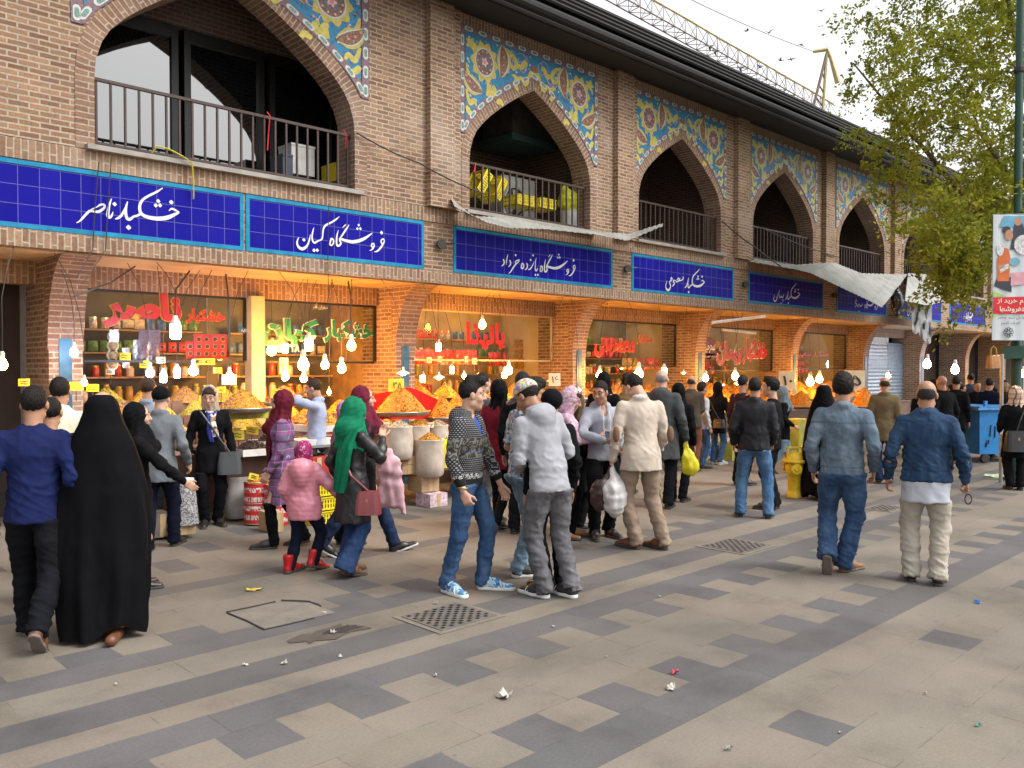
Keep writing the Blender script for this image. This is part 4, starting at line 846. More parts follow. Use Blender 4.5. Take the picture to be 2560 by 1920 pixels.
h2=heap(866,838,893,60,9.3,'orange','biggest tray of bright orange nuts, before a red plastic sheet',group=OG)
heap(955,856,905,36,9.7,'orange','tray of orange nuts just right of the biggest heap',group=OG)
heap(985,858,900,30,9.9,'orange','tray of orange nuts partly behind the hoodie youth',group=OG)
heap(545,952,972,42,9.35,'dark','white tray of dark raisins by the shoulder bag',tray='flat',group=None)
heap(585,935,955,34,9.7,'dark','tray of dark raisins at the plaid sleeve',tray='flat')
heap(1440,866,905,40,9.7,'orange','tray of nuts behind the dark grey coat',group=OG); heap(1252,880,930,46,9.6,'orange','tray of nuts under the weighing scale',group=OG)
heap(1530,850,880,34,9.7,'orange','tray of orange nuts left of the black headscarf',group=OG); heap(1600,845,895,40,9.7,'orange','tray of orange nuts behind the black jacket man',group=OG); heap(1660,860,885,24,9.6,'orange','small tray of orange nuts above the grey scarf',group=OG)
heap(1730,845,880,34,9.6,'orange','tray of orange nuts left of the chador woman',group=OG); heap(1868,838,880,30,9.0,'orange','tray of orange nuts before the roller shutter',group=OG); heap(1700,845,872,26,9.9,'orange','tray of orange nuts by the fifth pier',group=OG)
# bins of dried fruit rising in steps inside each shop
binp={}
def bins(x0,x1,cols,rows,y0,z0,dy,dz,kinds,lab,grp):
    w=(x1-x0)/cols
    for r_ in range(rows):
        for c_ in range(cols):
            k=kinds[(c_*3+r_*2)%len(kinds)]; key=(k,round(w,2))
            loc=(x0+w*(c_+.5),y0+dy*r_,z0+dz*r_)
            if key not in binp:
                t=thing('fruit_bin',lab,'bin',loc,grp); heap_mesh(w*.47,dy*.66,.21,len(binp)+40,110).build('heap',NUT[k],t,False,True)
                m=MB(); m.box(-w*.49,w*.49,-dy*.5,-dy*.46,-.14,.03); m.box(-w*.49,w*.49,-dy*.46,dy*.46,-.14,-.005); m.build('box',WOODT,t,False,True); binp[key]=t
            else:
                t=copy_tree(binp[key]); t.location=loc; t['label']=lab; t['group']=grp
bins(3.5,5.5,4,3,10.45,1.0,.36,.17,['green','green','brown','gold'],'stepped bin of dried fruit behind the red lettering shop front','dried fruit bins in the leftmost shop')
bins(5.9,7.7,4,2,10.6,.95,.36,.16,['brown','gold','orange'],'stepped bin of dried fruit behind the green lettering shop front','dried fruit bins in the second shop')
bins(8.4,11.7,6,3,10.4,1.0,.36,.15,['orange','brown','gold','orange'],'stepped bin of nuts behind the plain red lettering shop front','nut bins in the third shop')
bins(12.4,15.7,6,3,10.4,1.0,.36,.13,['orange','brown','gold'],'stepped bin of nuts in the shop with red and yellow lettering','nut bins in the fourth shop')
bins(16.4,20.0,6,3,10.4,1.0,.36,.12,['orange','gold'],'stepped bin of nuts in the shop with the oval emblem','nut bins in the fifth shop')
bins(20.7,24.3,6,3,10.4,1.0,.36,.12,['orange','gold'],'stepped bin of nuts in the last lit shop','nut bins in the sixth shop')
# counters that carry the bins
for (a,b) in SHOPS: 
    t=thing('shop_counter','wooden counter under the stepped bins of the shop','counter',((a+b)/2,10.9,0),'shop counters'); m=MB()
    m.box(a+.1,b-.1,10.25,11.6,0,.82); m.build('cabinet',WOODT,t); m=MB(); m.box(a+.08,b-.08,10.22,10.6,.821,.86); m.build('worktop',WOODT,t)
    for k in range(3): m=MB(); m.box(a+.12,b-.12,10.26+.36*k,10.62+.36*k,.861 if k else .861,.862+.15*k) if k else None; 
# shelves on the back walls with jars and packets
JAR=MB(); JAR.lathe([(0,0),(.05,0),(.055,.01),(.055,.13),(.04,.15)],n=10); LID=MB(); LID.lathe([(.043,.15),(.043,.175),(0,.176)],n=10)
jm=[JAR.mesh('jar',plain(n,c,.25),True) for n,c in (('amber_jar',(.5,.25,.04)),('green_jar',(.2,.22,.05)),('red_jar',(.4,.05,.03)),('pale_jar',(.6,.5,.35)))]; lm=LID.mesh('lid',plain('jar_lid',(.5,.4,.1),.4,.4),True)
SHN=['leftmost shop','second shop with green lettering','third shop with plain red lettering','fourth shop with yellow edged lettering','fifth shop with the emblem','last lit shop']
jj=0
for i,(a,b) in enumerate(SHOPS):
    for z in (1.35,1.68):
        t=thing('wall_shelf',f'{"upper" if z>1.5 else "lower"} board shelf with jars in the {SHN[i]}','shelf',((a+b)/2,12.4,z),'shelves inside the shops'); m=MB(); m.box(a+.1,b-.1,12.2,12.59,z-.025,z); m.build('board',WOODC,t)
        n=int((b-a)/.17)
        for k in range(n):
            if rnd.random()<.2: continue
            x=a+.2+k*(b-a-.4)/(n-1); j=thing('jar',f'small lidded jar on a shelf in the {SHN[i]}','jar',(x,12.32+rnd.uniform(-.03,.05),z),f'jars on the shelves of the {SHN[i]}')
            link('glass',jm[rnd.randrange(4)],j); link('lid',lm,j); j.scale=(1,1,rnd.uniform(.8,1.35))
# hanging packets behind the glass
RP=NT('red_packet'); co=RP.coord('Generated'); v=RP.n('ShaderNodeTexGradient',gradient_type='SPHERICAL'); mp=RP.n('ShaderNodeMapping'); mp.inputs['Location'].default_value=(-1.1,0,-1.3); mp.inputs['Scale'].default_value=(2.2,0,2.6); RP.L(co,mp.inputs[0]); RP.L(mp.outputs[0],v.inputs[0])
RP.col(RP.ramp(v.outputs[1],[(.0,(.62,.03,.015)),(.38,(.62,.03,.015)),(.42,(.6,.4,.25)),(.55,(.12,.02,.01))])); RP.set(.35); RP=RP.mat
def pk(w,h,mat,name='packet'):
    m=MB(); P=[]
    for i in range(5):
        row=[]
        for j in range(5):
            q=math.sin(PI*i/4)*math.sin(PI*j/4); row.append((w*(j/4-.5),-.018*q,h*(i/4-.5)))
        P.append(row)
    m.grid(P); P2=[[(x,-y,z) for x,y,z in r_][::-1] for r_ in P]; m.grid(P2); return m.mesh(name,mat,True)
rpm=pk(.12,.14,RP); SIL=plain('clear_packet',(.5,.47,.48),.2,.2,var=.5,scale=30); PPK=plain('purple_packet',(.16,.09,.12),.25,var=.5,scale=40); GPK=plain('gold_packet',(.5,.27,.05),.3,.3,var=.5,scale=30); PIK=plain('pink_red_packet',(.6,.06,.05),.3,var=.5,scale=25)
spm=pk(.1,.16,SIL); ppm=pk(.16,.42,PPK); gpm=pk(.13,.14,GPK); pim=pk(.13,.14,PIK)
def packs(x0,x1,y0,y1,nx,nz,me,lab,grp,Y=11.25,fill=1.0,name='hanging_packet'):
    for i in range(nx):
        for j in range(nz):
            if rnd.random()>fill: continue
            p=PL(x0+(x1-x0)*(i+.5)/nx,y0+(y1-y0)*(j+.5)/nz,Y); o=link(name,me); o.location=(p[0],p[1]+rnd.uniform(-.02,.02),p[2]); o.scale=(1,1,1); o.rotation_euler=(0,rnd.uniform(-.06,.06),rnd.uniform(-.25,.25)); tag(o,lab,'packet',grp)
packs(402,490,725,772,5,3,rpm,'red nut packet hanging under the small red word','red packets under the small red word',fill=.9)
packs(300,344,724,770,2,1,ppm,'tall purple packet hanging left of the jar shaped lamp','purple packets near the jar shaped lamp')
packs(262,330,722,790,3,4,spm,'shiny clear packet in a hanging strip behind the leftmost window','clear packets in hanging strips',fill=.8)
packs(895,1030,757,785,12,2,pim,'pink red packet in two rows above the orange heaps','pink red packets in the third shop')
packs(1055,1095,762,790,4,2,pim,'red packet stacked left of the golden jars','red packets left of the golden jars',Y=11.9)
packs(1110,1185,735,795,8,5,gpm,'golden packet in the wall of shiny packets','golden packets in the third shop',Y=12.0,fill=.95)
packs(1398,1425,775,795,3,2,rpm,'red packet left of the tube lamp','red packets in the fourth shop')
packs(1378,1400,775,797,2,2,rpm,'red packet beside the golden packets','red packets in the fourth shop')
packs(1345,1378,775,797,3,2,gpm,'golden packet left of the red packets','golden packets in the fourth shop')
packs(1513,1543,782,808,3,2,rpm,'red packet below the maroon oval','red packets below the maroon oval')
packs(1714,1748,780,806,4,2,rpm,'red packet in the last lit shop','red packets in the last lit shop')
bpm=pk(.12,.16,plain('blue_packet',(.06,.12,.3),.35,var=.4,scale=30)); wpm=pk(.15,.12,plain('pale_box_packet',(.5,.42,.3),.5,var=.4,scale=25)); grm=pk(.12,.15,plain('green_packet',(.1,.22,.06),.35,var=.4,scale=30))
for i,(a,b) in enumerate(SHOPS):      # two high boards stocked with packets, and added unseen lamps to brighten the shop
    for z in (2.02,2.34):
        t=thing('wall_shelf',f'{"high" if z>2.1 else "middle"} board shelf stocked with packets in the {SHN[i]}','shelf',((a+b)/2,12.4,z),'shelves inside the shops'); m=MB(); m.box(a+.1,b-.1,12.3,12.59,z-.022,z); m.build('board',WOODC,t)
        n=int((b-a)/.17); me=[gpm,rpm,wpm,grm,spm,bpm,pim]; cur=me[rnd.randrange(7)]
        for k in range(n):
            if rnd.random()<.3: cur=me[rnd.randrange(7)]
            if rnd.random()<.1: continue
            o=link('shelf_packet',cur); o.location=(a+.2+k*(b-a-.4)/(n-1),12.38,z+.085); o.rotation_euler=(0,0,rnd.uniform(-.15,.15)); o.scale=(1,1.6,rnd.uniform(.85,1.15)); tag(o,f'coloured packet standing on a high shelf of the {SHN[i]}','packet',f'packets on the high shelves of the {SHN[i]}')
    for q in ((.3,.72) if b-a>2.5 else (.5,)):
        x=a+(b-a)*q; t=thing('added_shop_lamp','added unseen lamp on the ceiling that brightens a shop','lamp',(x,11.75,2.975),'added unseen lamps that brighten the shops'); m=MB(); m.lathe([(0,-.07),(.06,-.06),(.085,-.02),(.085,0)],n=16); m.build('globe',WARM2,t,True,True); m=MB(); m.lathe([(.1,-.0),(.1,.012),(0,.013)],n=16); m.build('rim',DISH,t,False,True)
packs(778,802,740,775,2,3,spm,'clear packet near the second pier','clear packets near the second pier',Y=11.7); packs(745,800,765,800,4,3,spm,'pale packet in a display behind the green lettering','pale packets in the second shop',Y=12.1)
def discs():
    for k in range(4):
        p=PL(243-k*.5,727+k*20,11.2); t=thing('round_biscuit_packet',['round biscuit packet, topmost of the hanging strip of four','round biscuit packet, second from the top of the strip of four','round biscuit packet, third from the top of the strip of four','reddish round biscuit packet at the bottom of the strip'][k],'packet',p,'round packets in a hanging strip')
        m=MB(); m.lathe([(0,0),(.07,0),(.075,.02),(.07,.03),(0,.03)],n=20); o=m.build('rim',plain('pale_rim',(.6,.5,.38),.5),t,True,True); o.rotation_euler=(PI/2,0,0)
        m=MB(); m.lathe([(0,.0),(.055,.0),(.05,.008),(0,.008)],n=18); o=m.build('face',plain('biscuit',(.3,.17,.06) if k<3 else (.4,.1,.04),.5,var=.5,scale=40),t,True,True); o.rotation_euler=(PI/2,0,0); o.location=(0,-.03,0)
discs()
# price cards on thin sticks
def card(px,py,w,h,Y,label,txt=None,mat=CARD,rot=0,stick=True):
    p=PL(px,py,Y); u=mpp(p); w*=u; h*=u; t=thing('price_card',label,'price card',p,'handwritten price cards',rz=0)
    m=MB(); N=4; m.grid([[(w*(j/N-.5),-.012*math.sin(PI*j/N),h*(i-.5)) for j in range(N+1)] for i in range(2)]); m.grid([[(w*(j/N-.5),.003-.012*math.sin(PI*j/N),h*(i-.5)) for j in range(N+1)][::-1] for i in range(2)]); m.build('card',mat,t,False,True)
    if txt:
        ref=lettering(txt,-w*.28,w*.28,-h*.25,h*.25,-.016,INK,None,.01,name='handwriting')[0]; ref.parent=t
    else:
        m=MB()
        for k in range(2): ribbon(m,[(-w*.3,.12*h-k*.3*h,.01),(-.1*w,.2*h-k*.3*h,.008),(.1*w,.08*h-k*.3*h,.01),(.3*w,.16*h-k*.3*h,.006)],-.016)
        m.build('handwriting',INK,t,False,True)
    if stick: m=MB(); m.tube([(0,.008,-h*.5-.12),(0,.006,h*.3)],.005,5); m.build('stick',CORD,t,False,True)
    t.rotation_euler=(0,rot,-.35+.3*math.sin(px))
card(856,832,40,28,9.35,'large yellow price card reading 38 on the biggest orange heap','۳۸'); card(1198,820,26,28,9.9,'orange price board reading 16 beside the third pier','۱۶',CARDP)
card(600,851,28,22,9.9,'pale yellow price card tilted at the foot of the pale post',rot=.25); card(613,790,18,34,10.9,'pink price card hanging right of the pale post','۱۰',CARDP); card(495,820,30,22,10.3,'cream price card under the small warm bulb',None,CARDP)
card(165,834,30,18,10.2,'yellow price card above the cream striped shirt'); card(52,826,22,16,10.3,'yellow price card at the far left doorway',None); card(200,838,26,16,10.2,'yellow price card right of the flame coloured bulb')
card(270,770,22,16,11.1,'yellow price card under the strip of clear packets'); card(312,787,20,16,11.1,'yellow price card below the clear packets at centre'); card(347,778,20,14,11.1,'cream price card below the purple packets',None,CARDP)
card(432,781,22,14,11.1,'yellow price card, left one below the red packets'); card(453,781,22,14,11.1,'yellow price card, right one below the red packets'); card(238,803,18,12,11.1,'cream price card below the round biscuit strip',None,CARDP)
card(515,940,24,20,9.5,'bright yellow price card behind the dark raisins'); card(545,930,26,16,9.7,'yellow price card at the middle of the raisin trays',rot=.1); card(580,930,22,18,9.7,'yellow price card leaning at the right raisin tray',rot=-.4)
card(832,918,20,12,9.0,'cream price card on the left rice sack','۲۴',CARDP); card(870,918,20,10,9.0,'white price card between two rice sacks',None,CARDP); card(930,918,16,12,9.0,'cream price card on the right rice sack','۱۴',CARDP); card(962,945,10,14,8.8,'small price card by the yellow bag','۸',CARDP)
for k,(x,y) in enumerate([(927,778),(950,776),(1007,776),(1025,780)]): card(x,y,11,13,11.0,'small white price card below the pink red packets','۸',CARDP)
card(1700,822,42,40,9.9,'cream cardboard price board beside the fifth pier','۱۰',CARDP); card(1846,822,48,44,9.2,'cream cardboard price board before the shutter','۵',CARDP)
# red plastic sheet behind the biggest heap
def redsheet():
    t=thing('plastic_sheet','bright red plastic sheet standing behind the biggest orange heap','sheet',PL(880,893,9.75))
    P=[]; 
    for i in range(7):
        row=[]
        for j in range(13):
            x=800+j*160/12; top=836+18*abs(j/12-.5)*2+(40*max(0,j/12-.6)); y=top+(905-top)*i/6; p=PL(x,y,9.72+.03*math.sin(j*1.7)+.05*i/6); row.append(p)
        P.append(row)
    m=MB(); m.grid(P); m.build('sheet',plain('red_plastic',(.6,.015,.012),.35,var=.15),t,True)
redsheet()
# rice sacks
SACK=plain('clear_rice_sack',(.52,.44,.36),.4,var=.2,scale=8,bump=.3)
def sack(px,pt,pb,pw,Y,label,nut='pale',mat=SACK):
    b=PL(px,pb,Y); u=mpp(b); r=pw*u; h=(pb-pt)*u; t=thing('rice_sack',label,'sack',b,'open sacks of seeds by the stall')
    m=MB(); N=20; rows=[]
    for z,q in ((0,.82),(.06,.97),(.3,1.03),(.6,1.0),(.85,.97),(.97,1.0),(1.0,1.02),(.97,.93)):
        rows.append([(r*q*(1+.035*math.sin(5*a+z*9)+.02*math.sin(11*a-z*5))*math.cos(a),r*q*(1+.035*math.cos(4*a+z*7))*math.sin(a),h*z) for a in [2*PI*k/N for k in range(N)]])
    m.grid(rows,closeu=True); m.build('bag',mat,t,True,True)
    hm=heap_mesh(r*.93,r*.93,r*.55,_hs[0]+90,150); o=hm.build('seeds',NUT[nut],t,False,True); o.location=(0,0,h*.93); _hs[0]+=1
sack(862,920,992,30,8.9,'clear sack of pale seeds, leftmost on the low stall table'); sack(902,918,985,28,9.0,'clear sack of golden seeds behind the front sack','gold'); sack(928,948,1028,32,8.75,'clear sack of golden seeds standing foremost','gold'); sack(945,918,960,24,9.2,'clear sack of pale seeds behind the hoodie youth')
sack(511,1028,1118,26,9.45,'white sack with a red band by the striped cans','brown',plain('white_sack',(.45,.42,.4),.7,var=.3))
def carton(px,pt,pb,pw,Y,label,mat=CARTON,dep=.3,name='carton',rz=0):
    b=PL(px,pb,Y); u=mpp(b); w=pw*u; h=(pb-pt)*u; t=thing(name,label,'box',b,None,rz); m=MB(); m.box(-w,w,0,dep,0,h,skip='t'); m.build('box',mat,t,False,True)
    m=MB(); m.box(-w*.99,-.005,.005,dep-.005,h-.004,h); m.build('flap',mat,t,False,True); m=MB(); m.box(.005,w*.99,.005,dep-.005,h-.004,h); m.build('flap',mat,t,False,True)
    m=MB(); m.box(-.03,.03,-.003,0,0,h); m.build('tape',plain('parcel_tape',(.5,.36,.2),.4),t,False,True); return t
carton(885,985,1003,20,8.82,'small yellowish carton under the left sacks, upper one'); carton(885,1004,1024,20,8.82,'small yellowish carton under the left sacks, lower one'); carton(930,1028,1062,24,8.7,'brown carton directly under the foremost sack'); 
carton(948,1066,1102,24,8.55,'white carton with pink flowers standing on the paving',plain('flowered_carton',(.62,.45,.5),.6,var=.5,scale=22)); carton(398,1130,1155,26,8.75,'brown carton under the speckled cone'); carton(352,1110,1160,20,8.9,'silver metal step box behind the cone',TRAY,name='step_box')
carton(600,1108,1150,14,8.4,'brown carton at the feet of the plaid coat'); carton(690,988,1030,40,8.75,'red printed carton above the yellow crates',plain('red_carton',(.38,.03,.025),.5,var=.4,scale=9)); carton(540,890,905,44,9.52,'yellow green carton under the left golden heap',plain('lime_carton',(.38,.42,.05),.5,var=.3,scale=8))
carton(1262,965,1040,20,8.5,'tall pale lime bin behind the grey hoodie man',plain('lime_plastic',(.5,.48,.07),.45),name='tall_bin'); carton(1737,905,978,24,8.6,'tall lime yellow bin beside the hydrant, filled with dark goods',_mc['lime_plastic'],name='tall_bin'); carton(1588,955,998,12,8.8,'narrow yellow bin behind the black jacket man',_mc['lime_plastic'],name='tall_bin'); carton(1410,985,1030,16,8.6,'lime bin behind the beige blazer',_mc['lime_plastic'],name='tall_bin')
def yellowbag():
    t=thing('plastic_bag','bright yellow plastic bag hanging beside the foremost sack','bag',PL(957,1010,8.68)); b=t.location; u=mpp(b); m=MB(); rows=[]
    for i in range(8):
        z=i/7*62*u; q=.8+.35*math.sin(PI*i/8); rows.append([(14*u*q*(1+.12*math.sin(3*a+i))*math.cos(a),.07*q*math.sin(a),z) for a in [2*PI*k/14 for k in range(14)]])
    m.grid(rows,closeu=True); m.build('bag',plain('yellow_plastic',(.7,.6,.02),.4),t,True,True)
yellowbag()
# striped cans
CAN=NT('striped_can'); uvn=CAN.n('ShaderNodeUVMap').outputs[0]; sx=CAN.n('ShaderNodeSeparateXYZ'); CAN.L(uvn,sx.inputs[0])
st=CAN.math('FRACT',CAN.math('MULTIPLY',sx.outputs[1],6)); nn=CAN.n('ShaderNodeTexNoise'); mp=CAN.n('ShaderNodeMapping'); mp.inputs['Scale'].default_value=(60,14,1); CAN.L(uvn,mp.inputs[0]); CAN.L(mp.outputs[0],nn.inputs[0]); nn.inputs['Scale'].default_value=1
CAN.col(CAN.mix(CAN.ramp(st,[(.45,0),(.5,1)]),(.5,.03,.025),CAN.mix(CAN.ramp(nn.outputs[0],[(.5,0),(.54,1)]),(.65,.62,.6),(.5,.03,.025)))); CAN.set(.35); CAN=CAN.mat
def can(px,pt,pb,pw,Y,label):
    b=PL(px,pb,Y); u=mpp(b); r=pw*u; h=(pb-pt)*u; t=thing('oil_can',label,'can',b,'striped red and white cans'); m=MB(); m.lathe([(r,0),(r,h*.33),(r,h*.66),(r,h)],n=24); m.build('body',CAN,t,True,True)
    m=MB()
    for z in (0,h*.5,h): m.lathe([(r,z-.006),(r*1.025,z),(r,z+.006)],n=24)
    m.build('rims',TRAY,t,True,True); o=heap_mesh(r*.97,r*.97,r*.4,77,120).build('seeds',NUT['gold'],t,False,True); o.location=(0,0,h*.97)
can(556,1040,1128,28,9.05,'red and white striped can, left one of two'); can(597,1045,1135,25,8.85,'red and white striped can, right one of two')
card(548,1030,22,14,9.0,'yellow price card on the striped can',rot=.3)
# speckled cone
def cone_b():
    b=PL(399,1131,8.85); u=mpp(b); t=thing('stone_bollard','tapered grey speckled stone bollard with a flat white top, on a carton','bollard',b); g=NT('terrazzo'); v=g.n('ShaderNodeTexVoronoi'); v.inputs['Scale'].default_value=75; g.L(g.coord(),v.inputs['Vector']); sc=g.n('ShaderNodeSeparateColor'); g.L(v.outputs['Color'],sc.inputs[0]); g.col(g.ramp(sc.outputs[0],[(0,.06),(.35,.2),(.6,.38),(1,.5)])); g.set(.6)
    m=MB(); m.lathe([(29*u,0),(29*u,.02),(24*u,60*u),(21*u,92*u),(20*u,95*u)],n=28); m.build('body',g.mat,t,True,True); m=MB(); m.lathe([(20.5*u,94*u),(20*u,98*u),(10*u,99*u),(0,99*u)],n=24); m.build('cap',plain('white_cap',(.6,.6,.58),.5),t,True,True)
cone_b()
# yellow crates
YC=plain('yellow_crate_plastic',(.72,.58,.02),.45,var=.1)
def crate_mesh(w,d,h):
    m=MB(); t=.012
    for (x0,x1,y0,y1,ax) in ((-w,w,-d,-d+t,0),(-w,w,d-t,d,0),(-w,-w+t,-d+t,d-t,1),(w-t,w,-d+t,d-t,1)):
        m.box(x0,x1,y0,y1,0,h*.2); m.box(x0,x1,y0,y1,h*.78,h); m.box(x0,x1,y0,y1,h*.47,h*.53)
        n=9
        for k in range(n+1):
            if ax==0: xx=x0+(x1-x0-.02)*k/n; 
            if ax==0: m.box(xx,xx+.02,y0+.001,y1-.001,h*.2,h*.78,skip='td')
            else: yy=y0+(y1-y0-.02)*k/n; m.box(x0+.001,x1-.001,yy,yy+.02,h*.2,h*.78,skip='td')
        if ax==0: m.box(x0-.004,x1+.004,y0-.012 if y0<0 else y1,y0 if y0<0 else y1+.012,h*.93,h); 
    m.box(-w,w,-d,d,0,.01); return m
def crates():
    b=PL(702,1135,8.5); u=mpp(b); w=33*u; h=31*u; me=crate_mesh(w,.16,h*.97).mesh('crate_shell',YC)
    inner=MB(); inner.box(-w+.02,w-.02,-.14,.14,.011,h*.7); im=inner.mesh('contents',plain('crate_contents',(.45,.36,.03),.7))
    for k,l in enumerate(['bottom yellow crate of the stack behind the green scarf','middle yellow crate of the stack behind the green scarf','top yellow crate of the stack behind the green scarf']):
        t=thing('plastic_crate',l,'crate',(b[0]+.01*(k%2),b[1]+.16,b[2]+k*h),'yellow plastic crates'); link('crate_shell',me,t); link('contents',im,t)
crates()
# weighing scale, drawer, printed cloth
def scale():
    b=PL(1256,930,9.5); u=mpp(b); t=thing('weighing_scale','white pillar weighing scale with a display head at the third pier','scale',b); wm=plain('white_plastic',(.6,.6,.56),.4); m=MB(); m.box(-.06,.06,0,.1,.0,.4); m.build('pillar',wm,t,False,True); m=MB(); m.box(-.16,.16,-.02,.1,.4,.55); m.build('head',wm,t,False,True); m=MB(); m.box(-.13,.13,-.026,-.02,.46,.53); m.build('display',plain('display',(.03,.05,.03),.2),t,False,True); m=MB(); m.box(-.2,.2,-.3,.1,-.05,0); m.build('base',wm,t,False,True)
scale()
def drawer():
    b=PL(688,965,8.9); t=thing('scale_case','low white and black case with a flat pan beside the plaid coat','case',b); m=MB(); m.box(-.26,.26,0,.35,-.09,-.01); m.build('body',BLACKM,t,False,True); m=MB(); m.box(-.28,.28,-.02,.36,-.01,.02); m.build('pan',TRAY,t,False,True); m=MB(); m.box(-.25,.25,.02,.33,.02,.09); m.build('tub',TRAYW,t,False,True); m=MB(); m.box(-.02,.02,-.012,0,-.07,-.03); m.build('latch',TRAY,t,False,True)
drawer()
def cloth():
    a=PL(1515,940,9.15); b=PL(1602,985,9.15); t=thing('table_cloth','blue white and red printed cloth hanging from the stall table','cloth',(a[0],9.15,b[2])); m=NT('printed_cloth'); s=m.n('ShaderNodeSeparateXYZ'); m.L(m.coord('Generated'),s.inputs[0]); n=m.noise(m.coord(),9,2)
    m.col(m.mix(m.ramp(n,[(.5,0),(.52,1)]),m.ramp(s.outputs[2],[(0,(.02,.12,.4)),(.55,(.6,.6,.6)),(.8,(.6,.05,.05))],'CONSTANT'),(.5,.35,.1))); m.set(.6)
    q=MB(); q.grid([[(a[0]+(b[0]-a[0])*j/16,9.15+.02*math.sin(j*1.3)*(1-i/3),b[2]+(a[2]-b[2])*i/3) for j in range(17)] for i in range(4)]); q.build('cloth',m.mat,t,True)
cloth()
for k,(x,y) in enumerate([(470,800),(450,838),(478,842),(440,860),(462,885),(430,893)]): card(x,y,18,12,10.3,'yellow price card stuck among the green raisins',None)
# ---------------- street furniture ----------------
def RP3(x,y,f):      # point on the ray through a picture point at forward distance f
    d=ray(x,y); q=d.x*_fw[0]+d.y*_fw[1]; return Vector((0,0,CAMH))+d*(f/q)
RT=Vector((_rt[0],_rt[1],0)); FW=Vector((_fw[0],_fw[1],0)); UP=Vector((0,0,1))
def hydrant():
    b=Vector(G(1717,1073)); t=thing('fire_hydrant','yellow painted fire hydrant with worn paint standing on the paving','hydrant',b); m_=NT('hydrant_paint'); co=m_.coord(); m_.col(m_.mix(m_.ramp(m_.noise(co,14,5,.7),[(.55,0),(.68,.8)]),(.72,.48,.015),(.32,.2,.03))); m_.set(.4); Y=m_.mat
    m=MB(); m.lathe([(.11,0),(.11,.05),(.1,.055),(.095,.1),(.1,.3),(.125,.33),(.135,.36),(.135,.45),(.12,.475),(.1,.48)],n=24); m.build('barrel',Y,t,True,True)
    m=MB(); m.lathe([(.1,.478),(.165,.48),(.172,.49),(.172,.515),(.165,.52),(.14,.525)],n=28); m.build('flange',Y,t,True,True)
    m=MB(); m.lathe([(.125,.522),(.118,.56),(.09,.60),(.05,.625),(.03,.63),(.03,.655),(0,.656)],n=24); m.build('bonnet',Y,t,True,True)
    for ang,r,l,nm in ((-.45,.062,.09,'nozzle'),(PI-.5,.045,.06,'nozzle'),(-1.75,.06,.07,'nozzle')):
        d=RT*math.cos(ang)+FW*math.sin(ang); m=MB(); o=Vector((0,0,.405)); m.tube([o+d*.08,o+d*(.11+l*.4),o+d*(.11+l*.42),o+d*(.11+l*.75),o+d*(.11+l*.76),o+d*(.11+l)],[r*.85,r*.85,r*1.2,r*1.2,r*.55,r*.4],14); m.build(nm,Y,t,False,True)
    m=MB()
    for s in (-1,1): m.obox(RT*(.105*s)+UP*.60,RT*.012,FW*.03,UP*.085)
    m.obox(UP*.69,RT*.117,FW*.03,UP*.01); m.build('guard',Y,t,False,True)
    m=MB()
    for k in range(8): a=k*PI/4; m.lathe([(.014,.46),(.014,.535),(0,.537)],(.15*math.cos(a),.15*math.sin(a),0),6)
    m.build('bolts',Y,t,False,True)
hydrant()
def bin_():
    b=Vector(G(2140,1000)); u=RT*math.cos(.25)+FW*math.sin(.25); v=FW*math.cos(.25)-RT*math.sin(.25); t=thing('wheelie_container','blue plastic rubbish container with scrawled black figures','container',b); BP=plain('blue_plastic',(.02,.19,.48),.45,var=.2,scale=4)
    P=lambda a,c,z:u*a+v*c+UP*z
    m=MB(); x0=-.28;x1=.95
    lo=[P(x0+.08,.06,.16),P(x1-.08,.06,.16),P(x1-.08,.8,.16),P(x0+.08,.8,.16)]; hi=[P(x0,-.02,1.0),P(x1,-.02,1.0),P(x1,.9,1.0),P(x0,.9,1.0)]
    for i in range(4): m.face([lo[i],lo[(i+1)%4],hi[(i+1)%4],hi[i]])
    m.face(lo[::-1]); m.build('body',BP,t,False,True)
    m=MB(); m.obox(P((x0+x1)/2,.44,1.04),u*.68,v*.52,UP*.035); m.build('lid',BP,t,False,True)
    m=MB(); m.tube([P(x0-.09,-.06,1.02),P(x1,-.06,1.02)],.025,8); m.obox(P(x0+.1,-.05,1.1),u*.03,v*.02,UP*.08); m.build('handle_bar',BP,t,False,True)
    for a in (x0+.15,x1-.15): m=MB(); m.tube([P(a,-.02,.085),P(a,.05,.085)],.085,14); m.build('wheel',BLACKM,t,False,True)
    m=MB()
    for s in ([(0,.72),(.0,.5)],[(.1,.7),(.11,.48)],[(.16,.66),(.2,.68),(.22,.62)],[(-.07,.42),(-.02,.44),(-.03,.36),(-.08,.38),(-.07,.3)],[(.26,.62),(.3,.66)]):
        m.tube([P(a,-.021+.08*(1-z)*.96,z) for a,z in s],.011,5)
    m.build('scrawl',INK,t,False,True)
bin_()
